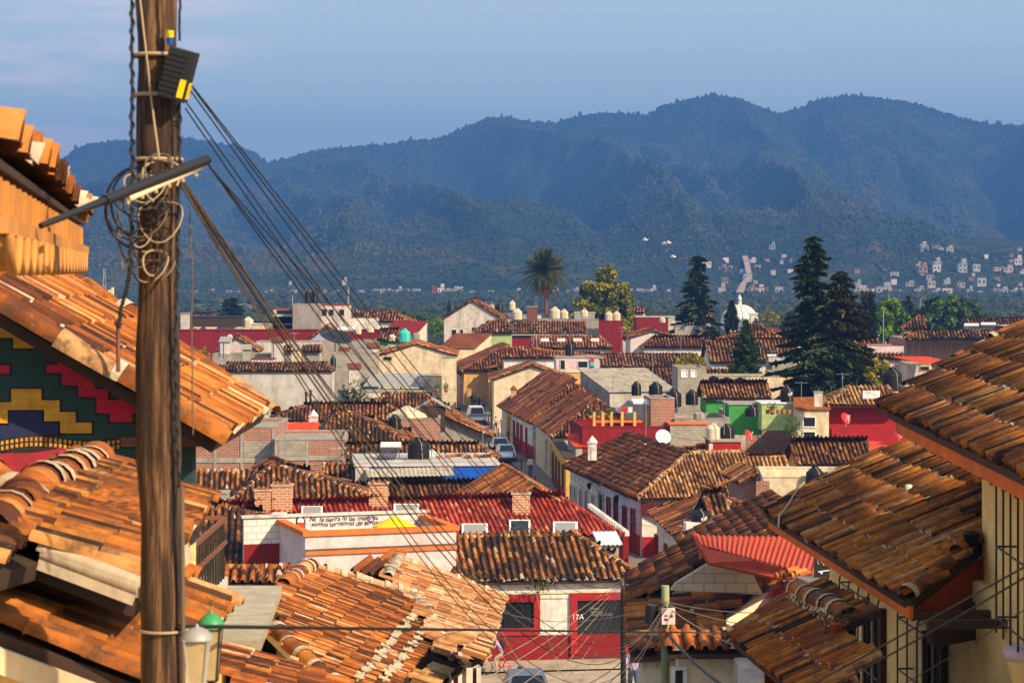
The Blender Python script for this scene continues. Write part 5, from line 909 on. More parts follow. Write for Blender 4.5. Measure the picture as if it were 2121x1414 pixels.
# palm
def palm(u, v, d, hpx, rpx, label):
    base = P(u, v, d); h = hpx*d/F; R = rpx*d/F; o = root('palm_tree', label, 'tree', base); tk = MB(); top = base+A3(-.2, 0, h)
    tk.tube([base, base+A3(-.05, 0, h*.4), base+A3(-.15, 0, h*.8), top], [.30, .28, .34, .45], 10); part(tk, 'trunk', 'wood_brown', o); mb = MB(); dd = MB()
    def frond(m, az, el, L, droop, tn):
        n = 13; t = np.linspace(0, 1, n); r = L*(t*cos(el)); z = L*(t*sin(el)-droop*t**2); dr = A3(cos(az), sin(az), 0); side = A3(-sin(az), cos(az), 0); pts = top+r[:, None]*dr+z[:, None]*A3(0, 0, 1)
        m.tube(pts, np.linspace(.06, .015, n), 4, 0, tn, cap=False)
        for i in range(1, n):
            for k in (-1, 1):
                for q in (0, .5):
                    p = pts[i-1]*(1-q)+pts[i]*q; ll = L*.19*sin(pi*min(1, t[i]*.85+.12))+.1; tip = p+side*k*ll*.8+dr*ll*.75-A3(0, 0, 1)*ll*(.30+.3*rng.random()); wv = nrm(pts[i]-pts[i-1])*.075
                    m.add([p-wv, p+wv, tip], [[0, 1, 2]], 0, float(np.clip(tn+rng.normal(0, .15), 0, 1)))
    for i in range(115):
        el = RD(rng.uniform(-40, 88)); frond(mb, rng.uniform(0, 2*pi), el, R*rng.uniform(.88, 1.08), .12+.30*cos(el), rng.uniform(.2, .9))
    for i in range(26): frond(dd, rng.uniform(0, 2*pi), RD(rng.uniform(-84, -62)), R*rng.uniform(.75, 1.0), .06, rng.random())
    for i in range(9): frond(dd, rng.uniform(0, 2*pi), RD(rng.uniform(20, 70)), R*.42, .5, .9)
    part(mb, 'fronds', 'palm_green', o); part(dd, 'dead_fronds', 'palm_dead', o)
palm(1131, 652, 352, 92, 60, 'tall date palm with round crown and hanging dead fronds')
# white dome
c = P(1532, 690, 560); c[2] = 0; d = 560; r = 39*d/F; z0 = 17-(672-HV)/F*d; ht = (672-632)/F*d; o = root('dome', 'white ribbed church dome with a small pointed lantern', 'dome', c); mb = MB(); mb.lathe(c, [(r*1.02, 0), (r*1.02, z0), (r, z0+.01)]+[(r*cos(a)**.85, z0+ht*sin(a)) for a in np.linspace(0, 1.45, 12)], 48); part(mb, 'shell', 'dome_white', o); mb = MB()
for k in range(16): th = k*pi/8+.1; mb.tube([c+A3(r*1.01*cos(a)**.85*cos(th), r*1.01*cos(a)**.85*sin(th), z0+ht*1.01*sin(a)) for a in np.linspace(0, 1.42, 10)], .16, 5)
part(mb, 'rib', 'dome_white', o); mb = MB(); k = d/F; z1 = z0+ht; mb.lathe(c, [(5.5*k, z1-.3), (5*k, z1+1*k), (4*k, z1+2*k), (4*k, z1+12*k), (5*k, z1+12.5*k), (4.6*k, z1+14*k), (1.5*k, z1+20*k), (.2*k, z1+24*k)], 12); part(mb, 'lantern', 'dome_white', o)
mb = MB(); q = P(1561, 672, 553); mb.bx(q-A3(0, 0, 2), hd(0), 1.7, 2, 4.6); mb.bx(q+A3(0, 0, 2.62), hd(0), 2.1, 2.4, .3); part(mb, 'dormer', 'dome_white', o)
# back row right
H = flat('building', 'low brick building with grey concrete columns at right', (1874, 703), 2085, 8.6, 14, h=-2, wall='brick', par=.25); 
for u in (1876, 1890, 1904, 1928, 1938, 1970, 2001): band(H, 'column', 'concrete', z0=2, z1=8.4, u0=u-1.6, u1=u+1.6, out=.06)
band(H, 'beam', 'concrete', v0=706, v1=711, out=.07)
H2 = hx('house', '', (1882, 703), 2110, 8.7, (1900, 687), 2100, h=-2, wall=None, tile='tile_old', tb=.14, w=.42, into=H, rm=.4); solar(2012, 689, 275, 30, 'silver solar boiler pair, left one, on the brick building roof'); solar(2047, 687, 275, 30, 'silver solar boiler pair, right one, on the brick building roof')
H = hx('house', 'brown walled tower room with pyramid tile roof', (1869, 681), 1918, 8.6, (1905, 655), 1909, h=-6, wall='ochre', tile='tile_rust', pitch=.6, w=.5)
H = leanto('canopy', 'red corrugated canopy over a cluttered rooftop', (1905, 751), 1985, 7.6, 738, .2, h=-2, mat='red_orange', wall=None, sh=-2.6, cat='canopy', wl=.5); H2 = flat('building', 'pale rooftop rooms beneath the red corrugated canopy', (1878, 754), 1985, 7.3, 5, h=-2, wall='off_white', par=0, top='concrete'); opening(H2, 1905, 1925, 758, 768, fw=.06, frame='ochre'); opening(H2, 1935, 1950, 758, 768, fw=.06)
H = flat('building', 'pinkish low wall building before the lime green tree', (1795, 716), 1872, 8.4, 6, h=0, wall='pinkish', par=.1, cop='dark_red'); H = hx('house', 'thin tile roof just below the pinkish wall at right', (1770, 744), 1876, 7.6, (1775, 733), 1872, h=0, wall='pinkish', w=.45)
H = hx('house', 'far red brown tile roof at the right edge behind the green tree', (2005, 676), 2200, 9.4, (2008, 662), 2190, h=0, wall='pinkish', w=.5, tile='tile_rust'); H = flat('building', 'dark red block with white drums at the far right edge', (2078, 676), 2200, 10, 6, h=0, wall='dark_red', par=0, top='concrete')
H = hx('house', 'orange tile roof before the dome at left of the spruce', (1480, 706), 1620, 8.0, (1545, 690), 1600, h=-6, wall='off_white', tile='tile_orange', w=.45); H = hx('house', 'brown tile roof right at the foot of the dome', (1548, 690), 1592, 8.4, (1552, 673), 1575, h=0, wall='off_white', tile='tile_rust', w=.5); H = gy('house', 'whitewashed gable with brown verge right of the araucaria top', (1590, 706), 1648, 7.6, 691, 8, h=0, wall='white_paint', w=.45)
H = flat('building', 'grey block rooms and parapets half hidden by the spruce foot', (1600, 752), 1690, 6.8, 5, h=2, wall='block', par=.3); H = flat('building', 'white rooftop box with sheet cover left of the spruce foot', (1592, 738), 1646, 7.4, 4, h=-5, wall='dirty_white', par=0, top='white_metal'); tank(1571, 740, 245, 20, 26, label='black tank on the tile roof beside the spruce'); H = flat('building', 'ochre wall with concrete frame behind the green walls', (1598, 772), 1700, 6.4, 5, h=1, wall='ochre', par=.1)
# upper left clutter, d about 300
H = flat('wall', 'long dark red wall crossing behind the big pole', (300, 684), 640, 8.8, 3, h=0, wall='dark_red', par=0, top='dark_red'); H = flat('wall', 'continuing dark red wall right of the cream tanks', (640, 684), 790, 8.8, 3, h=0, wall='dark_red', par=0, top='dark_red'); H = flat('wall', 'low cream wall over the long dark red wall', (520, 672), 642, 9.3, 4, h=0, wall='cream', par=0, top='cream')
H = flat('building', 'grey concrete rooftop room below the twin black tanks', (606, 631), 664, 12.2, 6, h=0, wall='grey_plaster', par=.1); H2 = flat('building', 'rooftop room with red edge and curtained windows', (664, 632), 721, 12.1, 6, h=0, wall='off_white', par=0, top='red_paint'); opening(H2, 680, 692, 640, 654, fw=.06, frame='off_white'); opening(H2, 702, 714, 640, 654, fw=.06, frame='off_white'); opening(H2, 666, 677, 640, 654, fw=.05, frame='brick')
tank(638, 628, 352, 13, 30, label='left one of the twin black tanks on the highest roof'); tank(652, 628, 352, 13, 30, label='right one of the twin black tanks on the highest roof')
H = flat('building', 'white room with dark opening left of the grey rooftop room', (566, 640), 608, 11.5, 5, h=0, wall='off_white', par=0, top='red_paint'); opening(H, 574, 606, 642, 650, fw=.03, frame='black_metal'); H = flat('building', 'cream lower storey below the grey rooftop room', (566, 656), 690, 10.4, 6, h=0, wall='cream', par=.1, z0=2); H = flat('building', 'white rendered wall with drum tanks on its ledge', (684, 659), 782, 10.2, 6, h=0, wall='white_paint', par=.1)
tank(624, 682, 318, 23, 26, 'tank_cream', label='cream ribbed tank before the cream lower storey'); tank(514, 678, 330, 22, 22, 'tank_cream', label='cream tank over the dark red wall beside the pergola'); tank(492, 679, 330, 12, 20, 'tank_cream', label='narrow cream tank beside the pergola'); tank(741, 692, 300, 15, 16, 'tank_cream', label='small white drum over the lilac gable'); tank(767, 688, 300, 15, 15, 'tank_cream', label='round cream drum right of the lilac gable'); tank(838, 708, 275, 24, 28, 'turquoise', label='turquoise conical tank near the cream gable')
mb = MB(); q = P(717, 682, 300); mb.tube([q-A3(1.1, 0, 0), q+A3(1.1, 0, 0)], .34, 12); thing(mb, 'boiler_tank', 'white_metal', 'white horizontal cylinder over the lilac gable', 'tank')
H = flat('pergola', 'black pergola with flat lattice top at left', (388, 657), 500, 10.2, 4, z0=8.8, h=0, wall='wood_dark', par=0, top='black_metal', cat='pergola'); H = flat('building', 'white stair head tower right of the big pole', (374, 650), 387, 11, 3, h=0, wall='dirty_white', par=0)
H = gy('house', 'lilac painted gable with tile verge among rooftop drums', (634, 708), 722, 7.4, 674, 5, h=0, wall='lilac', w=.45); H = gy('house', 'pinkish gable shed with tile verge left of centre', (446, 728), 536, 6.8, 698, 5, h=0, wall='pinkish', w=.45)
H = hx('house', 'brown tile roof behind the twin tank block', (722, 667), 852, 9.6, (735, 646), 812, h=-4, wall='white_paint', tile='tile_old', tb=.1, w=.45); H = leanto('house', 'dark red sloping roof left of the green trees', (790, 692), 862, 8.2, 664, .35, h=-18, mat='dark_red', wall='off_white', cat='house', wl=.6); H = hx('house', 'tile slope beside the turquoise tank', (780, 705), 836, 8.0, (785, 684), 826, h=-8, wall='green_wall', w=.45)
H = flat('building', 'beige block rooftop yard above the blank wall', (530, 708), 660, 7.6, 5, h=0, wall='off_white', par=.3); H = flat('building', 'blockwork yard wall right of the beige rooftop yard', (660, 706), 782, 7.6, 5, h=0, wall='block', par=.4); H = hx('house', 'thin strip of tile roof above the blank wall', (566, 729), 664, 6.9, (570, 718), 660, h=0, w=.42, wall='grey_plaster'); H = flat('building', 'grey yard rooms with blue pipes left of the tile strip', (440, 734), 566, 6.8, 5, h=0, wall='concrete', par=.3)
H = flat('building', 'white sloped yard wall below the tile strip', (505, 744), 566, 6.4, 3, h=0, wall='pinkish', par=0, top='tile_rust'); H = flat('building', 'blockwork room right of the black mesh dish', (736, 720), 800, 7.2, 4, h=0, wall='block', par=.2)
for (u, v, m_) in ((455, 740, 'blue_wall'), (463, 742, 'blue_wall'), (566, 742, 'blue_wall')): p = P(u, v, 262); mb = MB(); mb.tube([p, p+A3(0, 0, 1.8)], .07, 6); thing(mb, 'pipe', m_, 'blue plastic pipe standing in the grey yard', 'pipe', 'blue pipes in the grey yard')
# black mesh dish
cc = P(694, 704, 285); o = root('satellite_dish', 'huge black mesh dish tilted on the roof yard', 'satellite dish', cc-A3(0, 0, 2)); mb = MB(); ax = nrm(A3(.25, -.35, .9)); a = nrm(np.cross(ax, A3(0, 1, 0))); b = np.cross(ax, a); Rr = 2.15; th = np.arange(24)*pi/12; vs = []
for q in (.05, .35, .7, 1): vs += [cc+ax*.55*(q*q)+Rr*q*(cos(t)*a+sin(t)*b) for t in th]
for q in range(3): mb.add(vs, [[q*24+i, q*24+(i+1) % 24, (q+1)*24+(i+1) % 24, (q+1)*24+i] for i in range(24)], 0, .5, True)
part(mb, 'dish', 'black_metal', o); mb = MB(); mb.tube([cc-A3(0, 0, 2), cc], .1, 6); mb.tube([cc+a*Rr, cc+ax*2], .04, 4); mb.tube([cc-a*Rr, cc+ax*2], .04, 4); part(mb, 'mast', 'steel', o)
# masts
def mast(u, v0, v1, d, r, label, mat='steel', panels=()):
    p = P(u, v1, d); top = A3(p[0], p[1], zat(v0, p)); o = root('antenna_mast', label, 'antenna', p); mb = MB()
    h = top[2]-p[2]; n = max(3, int(h/1.5))
    for k in range(3): th = k*2.1; mb.tube([p+A3(r*cos(th), r*sin(th), 0), top+A3(r*.4*cos(th), r*.4*sin(th), 0)], r*.12, 4)
    for i in range(n):
        for k in range(3): th, t2 = k*2.1, (k+1)*2.1; f = 1-.6*i/n; mb.tube([p+A3(r*f*cos(th), r*f*sin(th), h*i/n), p+A3(r*f*cos(t2), r*f*sin(t2), h*(i+1)/n)], r*.07, 4)
    part(mb, 'lattice', mat, o)
    for (pu, pv0, pv1) in panels: m2 = MB(); q = P(pu, pv1, d-.5); m2.box(q-A3(.18, 0, 0), A3(.36, 0, 0), A3(0, .2, 0), A3(0, 0, zat(pv0, q)-q[2])); part(m2, 'panel', 'cream', o)
    return o
mast(898, 592, 648, 1400, 2.2, 'red and white lattice tower far below the hills', 'red_metal'); mast(216, 556, 642, 300, .35, 'lattice mast between pale panel antennas at left', 'steel', ((205, 597, 640), (211, 597, 640), (227, 600, 640), (233, 595, 640)))
for (u, v0, v1, d) in ((721, 600, 634, 350), (606, 612, 632, 350), (1841, 606, 645, 900), (1906, 618, 655, 640), (1924, 622, 650, 900), (722, 588, 634, 351), (1830, 640, 720, 320)): mb = MB(); p = P(u, v1, d); mb.tube([p, A3(p[0], p[1], zat(v0, p))], .05+d*.00012, 5); thing(mb, 'antenna_pole', 'steel', 'thin metal antenna pole rising above the roofs', 'antenna', 'antenna poles over the far roofs')
# filler roofs of the far town
k = 0; GF = 'low far roofs in front of the valley trees'
for (u0, u1, v0, v1, n) in ((380, 900, 662, 678, 12), (1290, 1500, 662, 684, 8), (1480, 1700, 676, 700, 9), (1600, 1800, 690, 735, 14), (1790, 2121, 664, 690, 12), (930, 1320, 648, 662, 12), (2121, 2500, 660, 690, 8), (-100, 260, 664, 690, 8)):
    for i in range(n):
        u, v = rng.uniform(u0, u1), rng.uniform(v0, v1); d = 9.2*F/(v-HV) if v > 700 else rng.uniform(380, 640) if v < 690 else 330; z = CZ-(v-HV)/F*d; w = rng.uniform(24, 60)
        if rng.random() < .62: hx('house', 'low far house with brown tile roof in the hazy back rows', (u, v), u+w, z, (u+w*.12, v-rng.uniform(7, 12)), u+w*.88, h=rng.uniform(-15, 15), w=.55, wall=['white_paint', 'off_white', 'pinkish', 'cream'][k % 4], tile=['tile_old', 'tile_orange', 'tile_rust'][k % 3], tb=.08, group=GF)
        else: flat('building', 'low far flat-roofed block in the hazy back rows', (u, v), u+w*.6, z, 6, h=rng.uniform(-10, 10), wall=['white_paint', 'off_white', 'dark_red', 'concrete', 'cream'][k % 5], par=.2, group='far flat blocks in front of the valley trees')
        k += 1
# ================================================================ FOREGROUND
# ---- mural house
A = P(450, 915, 20.); B = A3(A[0]-.03, 24.1, A[2]); o = root('house', 'nearest left house with a bright stepped mural under its orange tile roof', 'house', A3(-5, 22, 8)); MU = o
poly, n_, r = plane_roof(o, A, B, .6, [(450, 915), (550, 857), (100, 553), (-420, 200), (-560, 305), (0, 648)], .20, .46, 'tile_orange', mortrows=(), mort=.26, seg=9, tb=.05, sag=.012)
caps(r, [poly[5]+n_*.05, poly[0]+n_*.05], .15, 'tile_near', .5, .5, bed=False); caps(r, [poly[2]+n_*.05, poly[1]+n_*.05], .13, 'tile_near', .4, .5, bed=False)
yw = 20.4; WP = A3(0, yw, 0)
def mw(u, v, out=0): return hit(u, v, A3(0, yw-out, 0), A3(0, 1, 0))
brickmat('painted_brick', (.5, .5, .5), (.46, .46, .46), (.3, .3, .3), s=1)
def paintbrick(name, col):
    m, t, b, oo = newmat(name); g = nn(t, 'ShaderNodeNewGeometry'); sp = nn(t, 'ShaderNodeSeparateXYZ'); t.links.new(g.outputs['Position'], sp.inputs[0]); cb = nn(t, 'ShaderNodeCombineXYZ'); t.links.new(sp.outputs[0], cb.inputs[0]); t.links.new(sp.outputs[2], cb.inputs[1])
    br = nn(t, 'ShaderNodeTexBrick'); t.links.new(cb.outputs[0], br.inputs[0]); br.inputs['Scale'].default_value = 1; br.inputs['Brick Width'].default_value = .24; br.inputs['Row Height'].default_value = .075; br.inputs['Mortar Size'].default_value = .006
    c = mixc(t, ramp(t, noise(t, 5, 7, rough=.75), [(.35, 0), (.7, 1)]), col, tuple(x*.45+.012 for x in col)); c = mixc(t, mixc(t, .18, (0, 0, 0), br.outputs['Fac']), c, (.01, .01, .01)); t.links.new(c, b.inputs['Base Color']); b.inputs['Roughness'].default_value = .75; bump(t, b, br.outputs['Fac'], -.25, .006)
for nm, c in (('mural_teal', (.004, .055, .05)), ('mural_yellow', (.72, .34, .015)), ('mural_pink', (.62, .004, .055)), ('mural_navy', (.004, .012, .09)), ('mural_black', (.006, .006, .007)), ('mural_crimson', (.42, .012, .03))): paintbrick(nm, c)
mb = MB(); top = [mw(-560, 330), mw(0, 672), mw(398, 912)]; mb.slab([mw(398, 1128), mw(-560, 1128)]+top, A3(0, .25, 0)); part(mb, 'wall', 'mural_teal', o)
mb = MB(); mb.box(A3(-9, 20.7, 8), A3(5.4, 0, 0), A3(0, 3.0, 0), A3(0, 0, 7.25)); part(mb, 'wall', 'warm_yellow', o); mb = MB(); mb.slab([mw(-560, 1900), mw(398, 1900), mw(398, 1128), mw(-560, 1128)], A3(0, .25, 0)); part(mb, 'wall', 'warm_yellow', o)
def shape(name, mat, px, out, grow=0):
    p = np.array(px, float)
    if grow:
        c = p.mean(0); q = []
        for i in range(len(p)):
            a, b, d2 = p[i-1], p[i], p[(i+1) % len(p)]; e1, e2 = (b-a)/np.linalg.norm(b-a), (d2-b)/np.linalg.norm(d2-b); n1, n2 = np.array([e1[1], -e1[0]]), np.array([e2[1], -e2[0]]); s_ = n1+n2; s_ = s_/max(.3, (s_@s_)/2); q.append(b+s_*grow)
        p = np.array(q)
    def area(p): return sum(p[i-1][0]*p[i][1]-p[i][0]*p[i-1][1] for i in range(len(p)))
    mb = MB(); mb.slab([mw(u, v, out) for u, v in p], A3(0, .003, 0)); part(mb, name, mat, MU)
def crop(l): return [(x/3.45, 640+y/3.45) for x, y in l]
Y1 = crop([(-60, 30), (20, 95), (330, 270), (300, 278), (95, 280), (95, 205), (-60, 205)]); PKs = crop([(330, 395), (412, 395), (415, 345), (470, 370), (665, 495), (670, 545), (690, 570), (770, 575), (770, 650), (900, 645), (990, 690), (990, 745), (945, 745), (945, 805), (785, 805), (785, 745), (690, 740), (690, 630), (560, 625), (560, 545), (440, 540), (440, 455), (330, 455)])
Y2 = crop([(-60, 665), (80, 665), (80, 570), (295, 570), (295, 650), (425, 650), (425, 735), (540, 735), (540, 810), (655, 810), (655, 885), (430, 885), (430, 800), (315, 800), (315, 720), (55, 720), (55, 815), (-60, 815)]); NV = crop([(-60, 828), (62, 828), (62, 728), (303, 728), (303, 808), (420, 808), (420, 888), (200, 905), (-60, 935)]); PL = crop([(-60, 400), (70, 400), (70, 460), (-60, 460)])
def ccw(px): 
    p = px; a = sum(p[i-1][0]*p[i][1]-p[i][0]*p[i-1][1] for i in range(len(p))); return p if a > 0 else p[::-1]
for nm, mt, px in (('yellow_step', 'mural_yellow', Y1), ('pink_step', 'mural_pink', PKs), ('yellow_step', 'mural_yellow', Y2), ('navy_step', 'mural_navy', NV), ('pink_bar', 'mural_pink', PL)):
    px = ccw(px); shape('outline', 'mural_black', px, .006, 4.2); shape(nm, mt, px, .012)
band_ = [(-20, 912)]+[(x, 905-6*sin(x/40)) for x in range(0, 250, 20)]+[(255, 905), (262, 925)]+[(x, 930+5*sin(x/35)-.04*(x-120)) for x in range(240, -1, -20)]+[(-20, 945)]
shape('border', 'mural_black', ccw(band_), .009)
for i in range(26):
    for k in range(2): u = -8+i*10; v = 909-6*sin(u/40)+k*11+max(0, (120-u))*.04; shape('border_dot', 'mural_yellow', [(u, v), (u+5.5, v-.5), (u+5.5, v+7), (u, v+7.5)], .014)
shape('lower_band', 'mural_crimson', ccw([(-560, 955), (0, 940), (90, 928), (160, 922), (160, 1125), (-560, 1125)]), .007)
mb = MB(); mb.box(mw(250, 925, .05), A3(.75, 0, 0), A3(0, .1, 0), A3(0, 0, .09)); part(mb, 'beam', 'wood_brown', o)
mb = MB(); p = P(245, 770, 19.7); mb.tube([p, A3(p[0], p[1], zat(668, p))], .02, 6); mb.ball(A3(p[0], p[1], zat(668, p)), .04, 8); po = thing(mb, 'conduit', 'rust', 'rusty service conduit with loose wires on the mural house roof', 'pipe')
# ---- roof below it, with stacked ridge caps
A = P(380, 1112, 14.5); B = P(431, 1044, (17-A[2])*F/(1044-HV)); o = root('house', 'left house with bleached orange tile roof and stacked curved ridge caps', 'house', A3(-3, 16, 8)); F2 = o
poly, n_, r = plane_roof(o, A, B, .33, [(375, 1135), (431, 1056), (300, 985), (200, 955), (60, 1035), (-30, 1118), (-20, 1180), (90, 1150), (290, 1225)], .155, .36, 'tile_near', mort=.04, seg=9, sag=.03, tb=.06, dark=.10)
nrmv = n_; caps(r, [poly[3]+n_*.04, poly[4]+n_*.05, poly[5]+n_*.05], .14, 'tile_orange', .45, .27); caps(r, [poly[7]+n_*.03, poly[8]+n_*.03, poly[0]+n_*.03], .05, 'tile_near', 1., .4, mats=['mortar', 'mortar'])
mb = MB(); mb.tube([poly[7]+n_*.02, poly[8]+n_*.02], .06, 8); part(mb, 'valley_mortar', 'mortar', o)
# ---- lowest left roof
A = P(312, 1418, 11.8); B = P(428, 1312, (17-A[2])*F/(1312-HV)); o = root('house', 'bottom left house with very large close orange tiles and a pale verge board', 'house', A3(-3, 12, 8)); F3 = o
poly, n_, r = plane_roof(o, A, B, .40, [(312, 1418), (428, 1312), (420, 1215), (300, 1150), (85, 1075), (-40, 1000), (-200, 1000), (-200, 1235), (0, 1300)], .155, .36, 'tile_near', mort=.03, seg=10, sag=.02, tb=.05, walls='warm_yellow', z0=8, dark=.08)
caps(r, [poly[5]+n_*.06, poly[4]+n_*.06], .14, 'tile_orange', .4, .28)
mb = MB(); a, b = poly[8]-n_*.03, poly[0]-n_*.03; mb.slab([a-A3(0, .02, .06), b-A3(0, .02, .06), b-A3(0, .02, .20), a-A3(0, .02, .20)], A3(0, -.03, 0)); part(mb, 'verge_board', 'cream', o)
# ---- carved eave, top left
o = root('house', 'tall left house with deep carved eave, dentils and scrolled brackets', 'house', A3(-4.5, 12, 9)); a, b = A3(-3.48, 18.1, 17.40), A3(-1.80, 7.8, 17.40); e = nrm((a-b)*A3(1, 1, 0)); uu = rot90(e)
L = np.linalg.norm((a-b)[:2]); pp = [b, a, a+uu*1.1+A3(0, 0, .20), b+uu*1.1+A3(0, 0, .20)]; mb = MB(); roof_face(mb, pp, e, w=.27, l=.5, seg=10, mort=.15, tb=.2, sag=.01, slab=.03); r = part(mb, 'roof', ['tile_orange', 'mortar', 'wood_dark'], o); caps(r, [a+A3(.02, .0, .02), a+uu*1.1+A3(0, 0, .22)], .12, 'tile_orange', .7, .4, bed=False)
plaster('carved', (.56, .24, .055), amt=.35, bmp=.2)
mb = MB(); mb.box(b-uu*.03-A3(0, 0, .27), e*(L-.1), uu*1.2, A3(0, 0, .06)); part(mb, 'cornice', 'carved', o); mb = MB(); mb.box(b+uu*.09-A3(0, 0, .205), e*(L-.2), uu*.9, A3(0, 0, .14)); part(mb, 'cornice', 'wood_dark', o)  # second box: dark backing that stands in for shade between the dentils
for i in range(int(L/.40)-1): mb = MB(); mb.box(b+uu*.0+e*(.40*i)-A3(0, 0, .205), e*.13, uu*.09, A3(0, 0, .135)); part(mb, 'dentil', 'carved', o)
for i in range(int(L/.55)-1): c = b+e*(.3+.55*i)-A3(0, 0, .275)-uu*.02; th_ = np.linspace(0, pi, 11); mb = MB(); mb.slab([c+e*(.26*cos(t))-A3(0, 0, .13*sin(t)) for t in th_], uu*.05); mb.tube([c-uu*.01+e*(.26*cos(t))-A3(0, 0, .13*sin(t)) for t in th_], .02, 6); part(mb, 'scallop', 'carved', o)
for i in range(int(L/.85)):
    c = b+uu*.05+e*(.25+.85*i); m2 = MB(); t = np.linspace(0, 1, 9); prof = [c+uu*(1.0*x)-A3(0, 0, .275+.07*(1-cos(x*pi))*.9+.04*sin(x*2*pi)) for x in t]; q = [p+A3(0, 0, 1)*(c[2]-.272-p[2]) for p in prof[::-1]]; m2.slab(prof+q, e*.22); part(m2, 'bracket', 'carved', o)
mb = MB(); mb.slab([a+uu*1.5-A3(0, 0, .28), b+uu*1.5-A3(0, 0, .28), b+uu*1.5*A3(1, 1, 0)-A3(0, 0, 9), a+uu*1.5-A3(0, 0, 9)], uu*.4); part(mb, 'wall', 'warm_yellow', o)
# ---- big wooden pole
o = root('utility_pole', 'huge weathered wooden utility pole close to the camera at left', 'pole', A3(P(330, 700, 11)[0], 11, 9)); PO = o
mb = MB(); zs = np.linspace(9, 19.2, 60); x0 = P(328, 700, 11)[0]; lean = .004; rr = .102+.006*np.sin(zs*5.1)+.004*np.sin(zs*11+1); seg = 28; th = np.arange(seg)*2*pi/seg; vs = []
for z, q in zip(zs, rr): fl = 1+.05*np.sin(th*3+z*.7)+.035*np.sin(th*7+z*1.9)+.02*np.sin(th*13+z*3); vs.append(np.stack([x0+.012*(17-z)+.008*sin(z*2.2)+q*fl*np.cos(th), 11+q*fl*np.sin(th), np.full(seg, z)], 1))
mb.add(np.concatenate(vs), [[i*seg+j, i*seg+(j+1) % seg, (i+1)*seg+(j+1) % seg, (i+1)*seg+j] for i in range(59) for j in range(seg)], 0, .5, True); part(mb, 'shaft', 'pole_wood', o)
def pcx(z): return x0+.012*(17-z)+.008*sin(z*2.2)
for v in (116, 198, 331, 368, 1303):
    z = CZ-(v-HV)/F*11; mb = MB(); t2 = np.linspace(0, 2*pi, 25); mb.tube([A3(pcx(z)+.116*cos(t), 11+.116*sin(t), z) for t in t2], .011 if v != 1303 else .008, 6); part(mb, 'strap', 'cable_pale', o)
c = P(366, 152, 10.82); m2 = MB(); ax = nrm(A3(.28, -.1, 1)); a1 = nrm(np.cross(ax, A3(0, 1, 0)))*-1; b1 = np.cross(ax, a1); q = c-ax*.13-a1*.055-b1*.05
m2.box(q, a1*.13, b1*.12, ax*.25); 
for i in range(9): m2.box(q+ax*(.01+.026*i)-a1*.004-b1*.006, a1*.10, b1*.004, ax*.012)
jb = part(m2, 'junction_box', 'black_metal', o); m3 = MB(); m3.box(q+a1*.132+ax*.02+b1*.02, a1*.003, b1*.08, ax*.08); m3.box(q+a1*.09+ax*.02-b1*.008, a1*.03, b1*.003, ax*.09); part(m3, 'label_plate', 'umbrella_yellow', jb)
m4 = MB(); m4.box(P(344, 78, 10.86), A3(.035, 0, 0), A3(0, .02, 0), A3(0, 0, .035)); part(m4, 'yellow_tag', 'umbrella_yellow', o); m4 = MB(); m4.box(P(345, 92, 10.86), A3(.03, 0, 0), A3(0, .02, 0), A3(0, 0, .03)); part(m4, 'blue_tag', 'blue_wall', o)
# tube lamp arm
a, b = P(84, 468, 9.6), P(430, 330, 10.62); o = root('street_lamp', 'slanting black tube lamp arm with pale underside crossing the pole', 'lamp', (a+b)/2); mb = MB(); d_ = nrm(b-a); mb.tube([a, a+(b-a)*.42], [.014, .02], 8); mb.tube([a+(b-a)*.36, b], [.026, .024], 10); part(mb, 'arm', 'black_metal', o); mb = MB(); mb.tube([a+(b-a)*.5-A3(0, .0, .036), b-A3(.03, .0, .034)], .016, 8); part(mb, 'tube', 'cream', o); mb = MB()
for k in range(6): mb.ball(a+(b-a)*(.5+.085*k)-A3(0, .01, .055), .012, 6)
part(mb, 'rivet', 'cable_pale', o)
# loops of spare wire
GL_ = 'loops of spare wire on the big pole'
for i in range(16):
    c = P(rng.uniform(300, 350), rng.uniform(330, 560), 10.86); R1, R2 = rng.uniform(.04, .12), rng.uniform(.05, .13); ph = rng.uniform(-.5, .5); t2 = np.linspace(0, 2*pi*rng.uniform(.6, 1.1), 30)+rng.uniform(0, 6)
    pts = [A3(c[0]-.02+R1*cos(t)*(1.1), 10.85-.02*i/16+.06*sin(t+ph), c[2]+R2*sin(t)*.9+.2*R1*cos(2*t)) for t in t2]; curve(pts, rng.uniform(.0035, .007), ['cable_pale', 'cable_grey', 'cable_black'][i % 3], 'tangled loop of spare wire tied to the big wooden pole', GL_, 'wire_loop', 'wire')
for i, (R1, R2, dv) in enumerate(((.16, .20, 430), (.13, .17, 420), (.15, .14, 440), (.10, .2, 470))):
    c = P(285, dv, 10.9); t2 = np.linspace(1.2, 5.4, 24); curve([A3(c[0]+R1*cos(t), 10.9, c[2]+R2*sin(t)) for t in t2], .0065, 'cable_black' if i < 2 else 'cable_grey', 'wide arc of wire bulging left of the big pole', 'wide wire arcs left of the big pole', 'wire_loop', 'wire')
